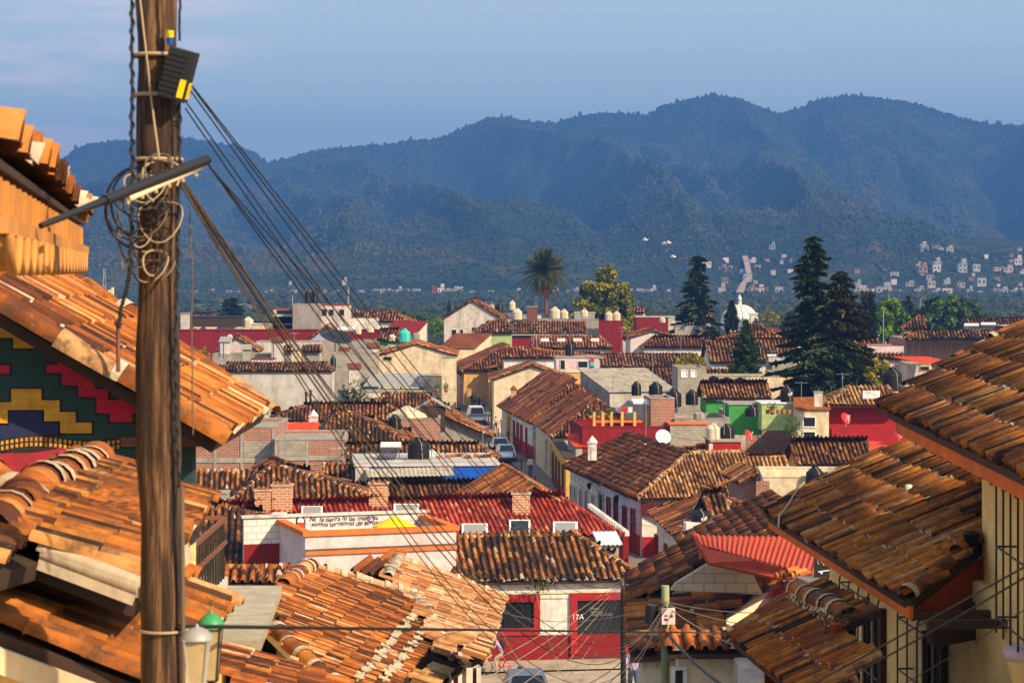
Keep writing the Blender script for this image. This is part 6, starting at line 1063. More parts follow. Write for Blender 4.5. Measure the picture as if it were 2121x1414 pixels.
def vert(u0, v0, u1, v1, d, r, mat, lab, wob=.006, tw=False):
    a, b = P(u0, v0, d), P(u1, v1, d); n = 60; t = np.linspace(0, 1, n)[:, None]; pts = a+(b-a)*t+np.cumsum(rng.normal(0, wob*.25, (n, 3)), 0)*A3(1, 1, 0)*np.sin(pi*t)
    mb = MB(); mb.tube(pts, r, 6)
    if tw: ph = np.linspace(0, 110, n*4); p2 = np.stack([np.interp(np.linspace(0, 1, n*4), t[:, 0], pts[:, k]) for k in range(3)], 1)+np.stack([r*1.2*np.cos(ph), r*1.2*np.sin(ph), 0*ph], 1); mb.tube(p2, r*.7, 5)
    thing(mb, 'cable', mat, lab, 'cable')
vert(273, -60, 270, 560, 10.75, .008, 'cable_black', 'twisted black cable hanging straight left of the big pole', tw=True); vert(269, 560, 246, 680, 10.75, .007, 'cable_black', 'end of the twisted cable bending to the roof conduit', tw=True); vert(366, -60, 372, 85, 10.8, .007, 'cable_black', 'black cable entering the junction box from above')
vert(372, 200, 372, 1010, 10.9, .007, 'cable_black', 'black cable running down the right side of the big pole', tw=True); vert(290, 0, 330, 330, 10.84, .006, 'cable_pale', 'pale stiff wire running down the face of the pole', .002); vert(393, 440, 400, 900, 11.3, .004, 'cable_grey', 'thin grey wire hanging right beside the big pole'); vert(377, 1010, 380, 1420, 10.9, .012, 'cable_grey', 'grey conduit along the foot of the big pole', 0)
# ---- the middle poles
def pole(u, v0, d, r, mat, label, v1=1700):
    p = P(u, v0, d); g = gz(d); o = root('utility_pole', label, 'pole', A3(p[0], p[1], g)); mb = MB(); mb.tube([A3(p[0], p[1], g), A3(p[0], p[1], (g+p[2])/2), p], [r*1.15, r*1.1, r], 12); part(mb, 'shaft', mat, o); return o, p
plaster('mossy', (.34, .36, .20), stain=(.10, .09, .04), amt=.7, sc=3)
P2o, P2 = pole(1378, 1212, 47, .085, 'mossy', 'mossy yellow-green concrete pole with a white meter box'); P3o, P3 = pole(1291, 1188, 62, .075, 'black_metal', 'thin black pole in front of the house numbered 17A')
mb = MB(); q = P(1370, 1290, 46.8); mb.box(q, A3(.28, 0, 0), A3(0, -.16, 0), A3(0, 0, .33)); bo = part(mb, 'meter_box', 'white_paint', P2o); mb = MB(); mb.box(q+A3(.05, -.165, .08), A3(.07, 0, 0), A3(0, -.004, 0), A3(0, 0, .05)); mb.box(q+A3(.17, -.165, .15), A3(.06, 0, 0), A3(0, -.004, 0), A3(0, 0, .05)); mb.box(q+A3(.05, -.165, .17), A3(.07, 0, 0), A3(0, -.004, 0), A3(0, 0, .03)); part(mb, 'mark', 'red_paint', bo)
mb = MB()
for i in range(14): c = P(1378+rng.uniform(-9, 9), rng.uniform(1245, 1290), 46.85); mb.tube([c+A3(.10*cos(t), .1*sin(t), .04*sin(2*t+i)) for t in np.linspace(0, 6, 12)], .014, 4)
part(mb, 'clamp', 'cable_black', P2o); mb = MB(); mb.tube([P(1346, 1290, 46.9), P(1350, 1252, 46.9)], .13, 12); part(mb, 'splice_case', 'black_metal', P2o)
E2 = lambda dz=0, du=0: P(1378+du, 1245+dz, 46.9); E3 = lambda dz=0: P(1291, 1196+dz, 61.9)
for i, (v, s, r, m_) in enumerate(((372, 1.72, .009, 'cable_grey'), (378, 1.8, .009, 'cable_black'), (366, 1.6, .009, 'cable_grey'), (380, 2.05, .008, 'cable_grey'), (384, 2.15, .008, 'cable_grey'), (376, 1.45, .008, 'cable_black'))): cable(P(375, v, 10.95), E2(i*3), s, r*.6, m_, 'thick sagging cable from the bundle on the big pole to the mossy pole', 'bundle of sagging cables between the two poles', 40)
for i, (u, v, s) in enumerate(((398, 178, .45), (400, 184, .62), (396, 190, .8), (388, 215, 1.0), (384, 225, 1.15))): cable(P(u, v, 10.85), E3(i*2), s, .0042, 'cable_black', 'thin black cable slanting from the junction box to the black pole', 'thin cables from the junction box to the black pole', 40)
for i, (s, dv) in enumerate(((.9, 0), (1.15, 5), (.4, 12))): cable(P(428, 336+i, 10.6), P(1291, 1200+dv, 61.9), s, .0042, 'cable_black', 'thin cable leaving the tip of the lamp arm', 'cables from the lamp arm tip', 40)
for i in range(7): cable(E3(i*2), P(700+60*i, 1520, 30+i), .25+.1*i, .007, 'cable_pale', 'pale cable fanning from the black pole to the lower left', 'pale cables fanning from the black pole', 24)
for i in range(5): cable(E3(4+i*4), E2(i*5), .5+.5*i, .008, 'cable_pale' if i % 2 else 'cable_grey', 'slack cable between the black pole and the mossy pole', 'slack cables between the black and mossy poles', 20)
for i, (u, v, d, s) in enumerate(((950, 1215, 92, .8), (948, 1222, 92, 1.5), (1010, 1235, 93, 2.6), (950, 1210, 92, 3.4), (1110, 1225, 94, 3.0))): cable(P(u, v, d), E2(8+i*8), s, .011, 'cable_grey' if i % 2 else 'cable_pale', 'cable drooping across the front of house 17A', 'cables drooping across house 17A', 26)
for i, (u, v, d, s) in enumerate(((1760, 1250, 40, .2), (1900, 1290, 35, .3), (1560, 1350, 44, .1))): cable(E2(i*4), P(u, v, d), s, .010, 'cable_pale', 'thin pale cable from the mossy pole to the right', 'thin cables right of the mossy pole', 16)
cable(P(372, 1296, 10.9), P(1500, 1310, 42), .0, .012, 'cable_black', 'level black cable crossing the picture near the bottom', n=30); cable(E2(60), P(1690, 1500, 26), .3, .03, 'cable_black', 'thick black cable dropping right from the mossy pole', n=16)
for i, (v0, v1) in enumerate(((1452, 1160), (1470, 1178), (1540, 1240))): cable(P(1620, v0, 17), P(2200, v1-30, 12.5), .03*i, .0065 if i < 2 else .0035, 'cable_black', 'black cable rising across the yellow house wall at right', 'cables crossing the yellow house at right', 20)
# ---- concrete canopy, balcony house and lanterns, lower left
zc = 12.5; o = root('canopy', 'weathered pale concrete slab canopy over an orange wall', 'canopy', A3(-3.4, 29, 8)); cs = [Z(430, 1326, zc), Z(540, 1326, zc), Z(584, 1212, zc), Z(400, 1212, zc)]; cs[0][0] = -3.75; cs[3][0] = -4.1; mb = MB(); mb.slab(cs, A3(0, 0, -.13)); part(mb, 'slab', 'slab_top', o); mb = MB(); mb.slab([cs[0]+A3(0, .15, -.135), cs[1]+A3(-.06, .15, -.135), cs[2]+A3(-.3, -.1, -.135), cs[3]+A3(0, -.1, -.135)], A3(0, 0, -6)); part(mb, 'wall', 'warm_yellow', o); mb = MB(); mb.tube([cs[1]+A3(-.35, .1, -.14), cs[1]+A3(-.35, .1, -5)], .06, 8); part(mb, 'drainpipe', 'maroon', o)
o = root('house', 'orange walled house with iron balcony behind the big pole', 'house', A3(-4.8, 26, 7)); mb = MB(); mb.box(A3(-6.5, 25, 6), A3(2.4, 0, 0), A3(0, 3.6, 0), A3(0, 0, 8.4)); part(mb, 'wall', 'warm_yellow', o)
mb = MB(); q = P(372, 1262, 26.5); mb.box(A3(-4.1, 25.1, q[2]), A3(.45, 0, 0), A3(0, 3.4, 0), A3(0, 0, .12)); bal = part(mb, 'balcony', 'off_white', o); mb = MB()
for z in (q[2]+.85, q[2]+.55): mb.box(A3(-4.09, 25.1, z), A3(.44, 0, 0), A3(0, .05, 0), A3(0, 0, .05)); mb.box(A3(-3.7, 25.1, z), A3(.05, 0, 0), A3(0, 3.4, 0), A3(0, 0, .05)); mb.box(A3(-4.09, 28.45, z), A3(.44, 0, 0), A3(0, .05, 0), A3(0, 0, .05))
part(mb, 'rail', 'wood_brown', bal); mb = MB()
for i in range(14): mb.tube([A3(-3.68, 25.15+.24*i, q[2]+.1), A3(-3.68, 25.15+.24*i, q[2]+.87)], .016, 5)
part(mb, 'baluster', 'black_metal', bal)
mb = MB(); p = P(440, 1178, 30); mb.box(p, A3(.08, 0, 0), A3(0, .08, 0), A3(0, 0, zat(1112, p)-p[2])); mb.box(A3(p[0]+.085, p[1], p[2]), A3(.02, 0, 0), A3(0, .03, 0), A3(0, 0, .33)); thing(mb, 'post', 'concrete', 'short concrete post with a bent rod before the dark roof', 'post')
mb = MB(); a = P(398, 1300, 24.5); b = P(447, 1178, 29); mb.tube([a, b], .05, 4); thing(mb, 'beam', 'slab_top', 'pale slanting timber beam beside the iron balcony', 'beam')
def lantern(u, vt, vb, d, wpx, cap, label):
    k = d/F; t = P(u, vt, d); h = (vb-vt)*k; w = wpx*k/2; c = t-A3(0, 0, h); o = root('street_lamp', label, 'lamp', c); rb = .62; mb = MB(); cr = [(-1, -1), (1, -1), (1, 1), (-1, 1)]
    for (x, y) in cr: mb.tube([c+A3(x*w*rb, y*w*rb, 0), c+A3(x*w, y*w, h*.74)], w*.09, 6)
    for z, s in ((0, rb), (h*.74, 1.05)):
        for i in range(4): a, b = cr[i], cr[(i+1) % 4]; mb.tube([c+A3(a[0]*w*s, a[1]*w*s, z), c+A3(b[0]*w*s, b[1]*w*s, z)], w*.11, 6)
    part(mb, 'frame', 'black_metal' if cap == 'green_cap' else 'sheet_grey', o); mb = MB()
    for i in range(4): a, b = cr[i], cr[(i+1) % 4]; mb.poly([c+A3(a[0]*w*rb*.97, a[1]*w*rb*.97, 0), c+A3(b[0]*w*rb*.97, b[1]*w*rb*.97, 0), c+A3(b[0]*w*.97, b[1]*w*.97, h*.74), c+A3(a[0]*w*.97, a[1]*w*.97, h*.74)])
    part(mb, 'glass', 'lamp_glass', o); mb = MB(); mb.lathe(c+A3(0, 0, h*.745), [(w*1.4, 0), (w*1.38, h*.03), (w*1.22, h*.09), (w*.92, h*.15), (w*.5, h*.195), (w*.14, h*.21), (w*.15, h*.24), (.003, h*.26)], 20); part(mb, 'cap', cap, o); return o
plain('green_cap', (.04, .26, .10), .45); plain('lamp_glass', (.42, .32, .17), .25, var=.3, sc=18)
lantern(437, 1262, 1408, 12.0, 42, 'green_cap', 'street lantern with green domed cap beside the big pole'); lantern(408, 1292, 1414, 10.3, 48, 'sheet_grey', 'nearer square street lantern with amber glass half behind the pole'); mb = MB()
mb.tube([P(437, 1405, 12), P(440, 1440, 12), P(425, 1470, 12)], .02, 6); thing(mb, 'lamp_bracket', 'black_metal', 'curled iron bracket beneath the green capped lantern', 'bracket')
for i in range(1): 
    c = P(440, 1262, 14.); mb = MB(); C = c+rng.normal(0, 1, (260, 3))*A3(.045, .04, .03); leaves(mb, C, .035, .3, up=.8); thing(mb, 'plant', 'leaf_yellow', 'spiky yellow-green plant behind the green lantern cap', 'plant')
# ---- big orange roof in the lower middle
A = P(840, 1389, 30.5); zz = A[2]; B = Z(893, 1327, zz); o = root('house', 'big orange tile roof filling the lower middle with white mortared courses', 'house', A3(-2.5, 30, 7)); M1 = o
ext = A+(A-B)*1.6; px1 = [(700, 1500), (770, 1478), (840, 1389), (893, 1327), (936, 1340), (870, 1260), (851, 1231), (643, 1177), (585, 1213), (545, 1290), (650, 1392)]
poly, n_, r = plane_roof(o, A, B, .37, px1, .09, .27, 'tile_orange', mort=.05, seg=6, tb=-.05, tv=.24, sag=.03, walls='white_paint', z0=6, offs=[.2, .35, .45, .3, .2, .1, .1, .2, .2, .1, .1], dark=.16)
M1A, M1n = poly[0], n_; caps(r, [poly[7]+n_*.05, poly[6]+n_*.05, poly[4]+n_*.06], .08, 'tile_pale', 1, .25, seg=7); caps(r, [poly[7]+n_*.05, poly[8]+n_*.05], .13, 'tile_orange', .9, seg=7); caps(r, [poly[9]+n_*.06, poly[10]+n_*.06, hit(760, 1480, poly[10], n_)+n_*.06], .12, 'tile_near', 1., seg=8)
mb = MB() # two lifted mortared courses
for (a, b) in (((893, 1290), (790, 1420)), ((860, 1275), (735, 1420))):
    p, q = hit(*a, poly[0], n_)+n_*.09, hit(*b, poly[0], n_)+n_*.09; Lq = np.linalg.norm(q-p); nq = int(Lq/.13)
    for i in range(nq+1): c = p+(q-p)*i/nq+A3(*rng.normal(0, .02, 3)); mb.tube([c-A3(.03, 0, -.02), c+A3(.07, 0, -.02)], [.034, .02], 6)
    mb.tube([p-A3(0, 0, .01), q-A3(0, 0, .01)], .02, 5)
part(mb, 'mortar_course', 'mortar', r)
# front-facing dark lower roof
q1 = hit(545, 1290, poly[0], n_); q2 = hit(720, 1455, poly[0], n_)
e2 = hd(8); mb = MB(); An = Z(480, 1400, q2[2]-.35); 
dd_ = nrm(np.cross(e2, q1-An)); dd_ = dd_ if dd_[2] > 0 else -dd_; pz = [hit(a, b, q1, dd_) for a, b in ((470, 1440), (742, 1490), (640, 1385), (545, 1287), (505, 1300), (490, 1345))]; roof_face(mb, pz, e2, w=.30, l=.42, seg=7, tb=-.08, mort=.05); part(mb, 'front_slope', ['tile_old', 'mortar', 'wood_dark'], o)
# lowest small roof with white dots
A = P(700, 1470, 24); B = Z(720, 1400, A[2]); o = root('house', 'low rusty tile roof dotted with white mortar at the bottom edge', 'house', A3(-2.6, 25, 8)); plane_roof(o, A, B, .3, [(700, 1500), (712, 1412), (600, 1372), (500, 1343), (470, 1352), (470, 1500)], .14, .30, 'tile_orange', mort=.2, seg=7, tb=.02, walls='warm_yellow', z0=7)
# pale limed roof
q0_ = P(1014, 1340, 31.); q1_ = Z(1036, 1275, q0_[2]); e_q = nrm(q1_-q0_); nn_ = nrm(np.cross(e_q, rot90(e_q)+A3(0, 0, .36))); kk_ = hit(870, 1262, M1A, M1n)[1]/hit(870, 1262, q0_, nn_)[1]; A = P(1014, 1340, 31.*kk_-.15); print('kk', kk_); B = Z(1036, 1275, A[2]); o = root('house', 'pale limed tile roof crowded with white mortar beside the big orange roof', 'house', A3(-1, 34, 7)); px2 = [(1012, 1346), (1036, 1275), (1036, 1240), (825, 1160), (800, 1200), (851, 1231), (893, 1322), (900, 1352), (962, 1374)]
poly, n_, r = plane_roof(o, A, B, .36, px2, .12, .26, 'tile_pale', mort=.7, seg=7, tb=-.10, sag=.04, walls='white_paint', z0=5, offs=[.5, .4, .3, .1, .1, .1, .2, .3, .5]); caps(r, [poly[3]+n_*.05, poly[4]+n_*.05], .09, 'tile_pale', 1, .2, mats=['mortar', 'mortar']); caps(r, [poly[3]+n_*.05, poly[2]+n_*.05], .09, 'tile_pale', 1, .25)
rp, rq = poly[3], poly[4]; e3 = nrm((rq-rp)*A3(1, 1, 0)); n2 = nrm(np.cross(nrm(rq-rp), rot90(-e3)*-1+A3(0, 0, -.5))); n2 = n2 if n2[2] > 0 else -n2
up3 = rot90(e3); nl = nrm(A3(-.42, -.25, 1)); mb = MB(); pl_ = [hit(a, b, rp, nl) for a, b in ((735, 1190), (800, 1201), (825, 1160), (770, 1168))]; roof_face(mb, pl_, nrm(np.cross(nl, A3(-.42, -.25, 0))*A3(1, 1, 0))*-1, w=.27, l=.36, seg=6, tb=-.02, mort=.1); part(mb, 'left_slope', ['tile_rust', 'mortar', 'wood_dark'], o)
# little porch roofs and striped shop front at the corner
for (pxs, wl, lb) in (([(915, 1414), (962, 1385), (950, 1345), (935, 1345), (880, 1385), (850, 1400), (850, 1500), (900, 1500)], None, 'small porch roof of thin orange tiles left of the white pillar'), ([(968, 1342), (1002, 1374), (1012, 1345), (975, 1322), (950, 1325), (950, 1340)], None, 'small tiled porch roof over the striped shop front')):
    o = root('house', lb, 'porch', P(pxs[0][0], pxs[0][1], 31)); A = P(pxs[0][0], pxs[0][1], 31); B = A+A3(.15, 1.0, 0); plane_roof(o, A, B, .35, pxs, .13, .3, 'tile_gold', mort=.1, seg=5, tb=.15, sag=.01, slab=.05)
o = root('building', 'corner shop front with white and red striped pillars', 'shop front', A3(P(960, 1414, 32)[0], 32.3, 6)); mb = MB(); 
def pillar(u0, u1, v0, d, mat, nm='pillar'): p = P(u0, v0, d); q = P(u1, v0, d); m_ = MB(); m_.box(A3(p[0], d, 6), A3(q[0]-p[0], 0, 0), A3(0, .12, 0), A3(0, 0, p[2]-6)); part(m_, nm, mat, o)
pillar(838, 858, 1372, 31.8, 'white_paint'); pillar(928, 939, 1356, 32, 'white_paint'); pillar(939, 949, 1352, 32.1, 'red_paint'); pillar(949, 957, 1342, 32, 'white_paint'); pillar(957, 966, 1385, 32.1, 'cream'); pillar(966, 979, 1385, 32, 'white_paint'); pillar(979, 987, 1385, 32.1, 'maroon'); pillar(987, 996, 1385, 32, 'white_paint'); pillar(858, 928, 1395, 32.6, 'grey_plaster', 'wall')
# ---- right lower group
o = root('house', 'dark brown roof rising right just above the red corrugated sheets', 'house', A3(7, 80, 1)); A = P(1400, 1120, 82); B = A+A3(0, -7, 0); poly, n_, r = plane_roof(o, A, B, .5, [(1400, 1119), (1592, 1022), (1700, 1070), (1700, 1130), (1450, 1130), (1404, 1150)], .25, .4, 'tile_rust', mort=.1, seg=5, walls='off_white', z0=1, offs=[.4, .3, .3, .3, .3, .4]); caps(r, [poly[0]+n_*.05, poly[1]+n_*.05], .11, 'tile_rust', .6, seg=6)
plaster('red_sheet2', (.50, .065, .028), stain=(.22, .06, .03), amt=.5, sc=2, grey=.12); brickmat('block_cream', (.52, .40, .26), (.46, .35, .23), (.30, .24, .16), bw=.5, bh=.22, ms=.016, dirt=.15); plaster('maroon_board', (.26, .05, .012), amt=.2, grey=.05)
o = root('house', 'brown left-falling tile roof with red painted ridge behind the mossy pole', 'house', A3(4.5, 55, 2)); A = P(1300, 1196, 60); B = Z(1312, 1242, A[2]); poly, n_, r = plane_roof(o, A, B, .55, [(1300, 1196), (1312, 1242), (1392, 1214), (1458, 1168), (1442, 1116)], .26, .42, 'tile_rust', mort=.05, seg=6, walls='white_paint', z0=2, offs=[.3, .2, .2, .1, .2])
mb = MB(); mb.tube([poly[4]+n_*.05, (poly[4]+poly[3])/2+n_*.12+A3(.15, 0, 0), poly[3]+n_*.05], [.13, .15, .13], 8); part(mb, 'ridge_cap', 'red_orange', r)
o = root('house', 'house with bright red corrugated sheet roof and orange fascia', 'house', A3(8, 52, 3)); corrug('roof', o, [P(1452, 1128, 52), P(1690, 1192, 46), P(1715, 1112, 56), P(1440, 1108, 57)], 'red_sheet2', .26, .03); mb = MB(); mb.slab([P(1447, 1130, 51.5), P(1470, 1165, 50), P(1612, 1197, 46.5), P(1690, 1195, 45.5), P(1560, 1160, 48)], A3(0, .4, -.1)); part(mb, 'fascia', 'red_sheet2', o)
mb = MB(); mb.slab([P(1390, 1222, 52), P(1400, 1208, 52), P(1470, 1166, 52), P(1505, 1168, 52), P(1560, 1188, 52), P(1580, 1230, 52)], A3(0, .3, 0)); part(mb, 'gable_wall', 'block_cream', o); mb = MB(); mb.box(A3(4.7, 52.2, 2), A3(2.6, 0, 0), A3(0, 4, 0), A3(0, 0, 6.1)); part(mb, 'wall', 'off_white', o)
o = root('house', 'low tile roof with near-level courses right behind the mossy pole', 'house', A3(5, 50, 3)); A = Z(1298, 1240, 8.5); B = Z(1303, 1352, 8.5); poly, n_, r = plane_roof(o, A, B, .16, [(1298, 1240), (1303, 1352), (1400, 1345), (1512, 1332), (1500, 1262), (1625, 1196), (1600, 1180), (1395, 1216)], .36, .55, 'tile_orange', mort=.04, seg=6, tb=-.10, sag=.08, walls='cream', z0=2, offs=[.3, .3, .2, .2, .1, .1, .1, .2], dark=.22)
plaster('red_sheet', (.36, .045, .03), stain=(.55, .48, .44), amt=.75, sc=1.6, grey=.3); o = root('shed', 'faded red corrugated sheet roof with flaking pale patches', 'shed', A3(7, 46, 3)); corrug('roof', o, [P(1512, 1332, 43), P(1775, 1312, 42), P(1765, 1192, 50), P(1608, 1205, 50)], 'red_sheet', .3, .03); mb = MB(); mb.box(A3(4.6, 43.6, 3), A3(3.2, 0, 0), A3(0, 6, 0), A3(0, 0, 6)); part(mb, 'wall', 'off_white', o)
H = hx('house', 'cream wall under a short roof of big round tiles at the bottom', (1385, 1352), 1590, 9.1, (1385, 1316), 1590, pitch=.35, h=2, w=.285, l=.3, tile='tile_orange', wall='cream', z0=2, mort=.3, rm=.6, back=False, tb=.05)
opening(H, 1390, 1422, 1378, 1440, frame='white_paint', pane='maroon', fw=.08, bars=5)
o = root('sign_board', 'black chalkboard sign with white drawing near the red sheets', 'sign', P(1708, 1198, 44)); a = P(1686, 1196, 44); mb = MB(); mb.box(a, A3(.42, 0, 0), A3(0, .03, 0), A3(0, 0, .46)); part(mb, 'board', 'cloth_black', o); mb = MB()
for i in range(5): c = a+A3(.10+.05*i, -.012, .32+.03*sin(i*2)); mb.tube([c+A3(.03*cos(t), 0, .045*sin(t)) for t in np.linspace(0, 5, 9)], .005, 4)
mb.tube([a+A3(.08, -.012, .12), a+A3(.3, -.012, .15)], .012, 5); mb.ball(a+A3(.14, -.015, .10), .03, 8); part(mb, 'drawing', 'white_cloth', o)
o = root('rack', 'small metal grate table above the faded red sheets', 'rack', P(1690, 1222, 44)); a = P(1662, 1205, 43.5); mb = MB()
for i in range(12): mb.box(a+A3(.045*i, 0, 0), A3(.02, 0, 0), A3(0, .8, 0), A3(0, 0, .02))
part(mb, 'grate', 'sheet_grey', o); mb = MB()
for dx in (0, .5): mb.tube([a+A3(dx, 0, 0), a+A3(dx, 0, -.22)], .015, 5)
part(mb, 'leg', 'black_metal', o)
for i in range(7): a = P(1606+i*8, 1193-rng.uniform(0, 12), 45.5); mb = MB(); mb.tube([a, a+A3(.25, .1, .05)], [.07, .06], 8, 0, rng.random()); thing(mb, 'roof_tile', 'tile_orange', 'loose ridge tile dumped beside the orange fascia', 'roof tile', 'loose tiles beside the orange fascia')
# ---- right foreground house
def roofR(lab, A, B, pitch, px, w, l, **k): return plane_roof(lab, A, B, pitch, px, w, l, 'tile_near', **k)
o = root('house', 'yellow house at the right edge with three tiled eaves and iron window grilles', 'house', A3(6, 22, 8)); RH_ = o
d1 = 24.; zE = CZ-d1*680/F; A = Z(1585, 1065, zE); B = Z(1868, 1240, zE)
poly, n_, r = roofR(o, A, B, .44, [(1585, 1065), (1868, 1240), (1885, 1236), (2034, 1124), (2034, 955), (1980, 925), (1910, 925), (1830, 938), (1720, 990), (1640, 1035)], .155, .5, mort=.02, mortrows=(1, 2, 4), seg=8, tb=.17, sag=.015, dark=.10)
caps(r, [poly[2]+n_*.05, poly[3]+n_*.05], .10, 'tile_near', .4, seg=9, bed=False); caps(r, [poly[0]+n_*.04]+[poly[k]+n_*.04 for k in (9, 8, 7)], .09, 'tile_near', .25, seg=8)
e = nrm((B-A)*A3(1, 1, 0)); u = rot90(e); mb = MB(); L = np.linalg.norm((B-A)[:2]); mb.box(A+u*.05-A3(0, 0, .20), e*(L+.1), u*.05, A3(0, 0, .13)); part(mb, 'fascia', 'orange_paint', o)
g1, g2 = poly[1], poly[3]; mb = MB(); C0 = g1-n_*.12+A3(.05, 0, 0); C1 = g2-n_*.12; mb.slab([C0, C1, A3(C1[0], C1[1], C0[2]-.12), C0-A3(0, 0, .12)], e*.05); part(mb, 'gable_board', 'maroon_board', o); mb = MB(); mb.box(A3(C0[0]+.25, C0[1]+.02, C0[2]-.42), (C1-C0)*A3(.8, .8, 0), e*-.3, A3(0, 0, .28)); part(mb, 'beam', 'wood_dark', o)
# lower wall
wa = A+u*.95; wb = B+u*.95+e*14; mb = MB(); mb.box(A3(wa[0], wa[1], 7), (wb-wa)*A3(1, 1, 0), u*5, A3(0, 0, zE-7+.1)); part(mb, 'wall', 'warm_yellow', o); LW = dict(o=o, e=e, wa=A3(wa[0], wa[1], 0), wb=A3(wb[0], wb[1], 0))
for i in range(15): mb = MB(); mb.box(A+e*(.3+i*.62)+u*.1-A3(0, 0, .21), e*.09, u*.9, A3(0, 0, .09)); part(mb, 'rafter', 'wood_dark', o)
def wpt(u_, v_, p=wa, e_=e): q = along(u_, p, e_); return A3(q[0], q[1], zat(v_, q))
def grille(u0, u1, v0, v1, p, e_, out=.2, nb=4, pane='glass_dark'):
    a, b = wpt(u0, v0, p, e_), wpt(u1, v0, p, e_); n2 = -rot90(e_) if np.dot(-rot90(e_), A3(-1, 0, 0)) > 0 else rot90(e_); hgt = a[2]-CZ+(v1-HV)/F*a[1]; hgt = min(hgt, 3.2); Wd = np.linalg.norm((b-a)[:2]); e3 = nrm((b-a)*A3(1, 1, 0)); a = A3(a[0], a[1], max(a[2], b[2]) if a[2] < b[2] else a[2]); a = A3(a[0], a[1], wpt(u0, v0, p, e_)[2])
    g = MB(); g.box(a+n2*.004-A3(0, 0, hgt)+e3*Wd*.42, e3*Wd*.40, n2*.03, A3(0, 0, hgt*.92)); w_ = part(g, 'window', pane, RH_); g = MB(); g.box(a+n2*.004-A3(0, 0, hgt)+e3*Wd*.38, e3*Wd*.05, n2*.08, A3(0, 0, hgt*.95)); g.box(a+n2*.004-A3(0, 0, hgt)+e3*Wd*.60, e3*Wd*.05, n2*.06, A3(0, 0, hgt*.93)); g.box(a+n2*.004-A3(0, 0, hgt)+e3*Wd*.80, e3*Wd*.05, n2*.08, A3(0, 0, hgt*.95)); part(g, 'frame', 'wood_dark', w_); g = MB()
    for i in range(nb+1): q = a+e3*Wd*i/nb; t = np.linspace(0, pi/2, 6); pts = [q+n2*.02]+[q+n2*(out*sin(x))+A3(0, 0, .16*cos(x)-.0) for x in t]+[q+n2*out-A3(0, 0, hgt)]; g.tube(pts, .012, 6)
    for z in (.03, hgt*.45, hgt*.9): g.tube([a+n2*out-A3(0, 0, z), a+n2*out+e3*Wd-A3(0, 0, z)], .012, 5); g.tube([a-A3(0, 0, z), a+n2*out-A3(0, 0, z)], .012, 5)
    part(g, 'grille', 'black_metal', w_)
grille(1768, 1850, 1200, 1520, wa, e); grille(1892, 1978, 1272, 1520, wa, e)
# upper storey roof, wall and bay
dU = 27.; zU = CZ-dU*290/F; A2 = Z(1835, 850, zU); B2 = Z(2121, 985, zU); B2 = B2+(B2-A2)*.35
pxu = [(1835, 850)]; e5 = nrm((B2-A2)*A3(1, 1, 0)); u5 = rot90(e5); nU = nrm(np.cross(e5, u5+A3(0, 0, .42)))
def prj(q): return (CX+q[0]/q[1]*F, HV-(q[2]-CZ)/q[1]*F)
pU = [A2, B2, B2+u5*3.2+A3(0, 0, 3.2*.42), hit(2200, 640, A2, nU), hit(2121, 680, A2, nU), hit(2000, 738, A2, nU), hit(1885, 815, A2, nU)]
mb = MB(); roof_face(mb, pU, e5, w=.155, l=.5, seg=8, mort=.02, mortrows=(1, 2, 4), tb=.10, sag=.015, dark=.12); r2 = part(mb, 'roof', ['tile_near', 'mortar', 'wood_dark'], o); caps(r2, [pU[0]+nU*.04, pU[6]+nU*.04, pU[5]+nU*.04, pU[4]+nU*.04], .09, 'tile_near', .4, seg=8)
L5 = np.linalg.norm((B2-A2)[:2]); mb = MB(); mb.box(A2+u5*.06+e5*.4-A3(0, 0, .24), e5*(L5-.4), u5*.06, A3(0, 0, .17)); part(mb, 'fascia', 'orange_paint', o)
for i in range(17): mb = MB(); mb.box(A2+e5*(1.4+i*.6)+u5*.14-A3(0, 0, .30), e5*.10, u5*.85, A3(0, 0, .14)); part(mb, 'rafter', 'wood_dark', o)
w5 = along(2034, A2+u5*.8, e5); w6 = w5+e5*14; mb = MB(); mb.box(A3(w5[0], w5[1], zE-.5), (w6-w5)*A3(1, 1, 0), u5*5, A3(0, 0, zU-zE+.55)); part(mb, 'upper_wall', 'warm_yellow', o)
mb = MB(); q5 = A2+u5*.8; mb.box(A3(q5[0], q5[1], zU-.45), (w5-q5)*A3(1, 1, 0), u5*4, A3(0, 0, .5)); part(mb, 'eave_box', 'wood_dark', o)
grille(2108, 2190, 985, 1310, A3(w5[0], w5[1], 0), e5, out=.22, nb=5); q = wpt(2125, 1300, A3(w5[0], w5[1], 0), e5); mb = MB(); mb.lathe(q+e5*.35+A3(0, 0, -.42), [(.28, .17), (.29, .18), (.29, .28), (.0, .29)], 24); part(mb, 'bay_base', 'pinkish', o); mb = MB(); mb.lathe(q+e5*.35+A3(0, 0, -.42), [(.01, -.6), (.12, -.35), (.2, -.05), (.27, .168)], 24); part(mb, 'bay_underside', 'warm_yellow', o)
def pot(q, r, mat, lab, plant=False):
    oo = root('flower_pot', lab, 'flower pot', q); m_ = MB(); m_.lathe(q, [(.01, 0), (r*.75, 0), (r*.95, r*1.3), (r*1.1, r*1.3), (r*1.1, r*1.6), (r*.9, r*1.6), (r*.8, r*1.3)], 18); part(m_, 'pot', mat, oo)
    if plant: m_ = MB(); leaves(m_, q+A3(0, 0, r*2.)+rng.normal(0, 1, (300, 3))*A3(r*1.2, r, r*.7), r*.5, .3, up=.6); part(m_, 'plant', 'leaf_brownish', oo)
pot(wpt(2042, 1130, A3(w5[0], w5[1], 0), e5)+A3(-.16, 0, 0), .10, 'black_metal', 'black flower pot hung on the yellow wall at the right edge'); 
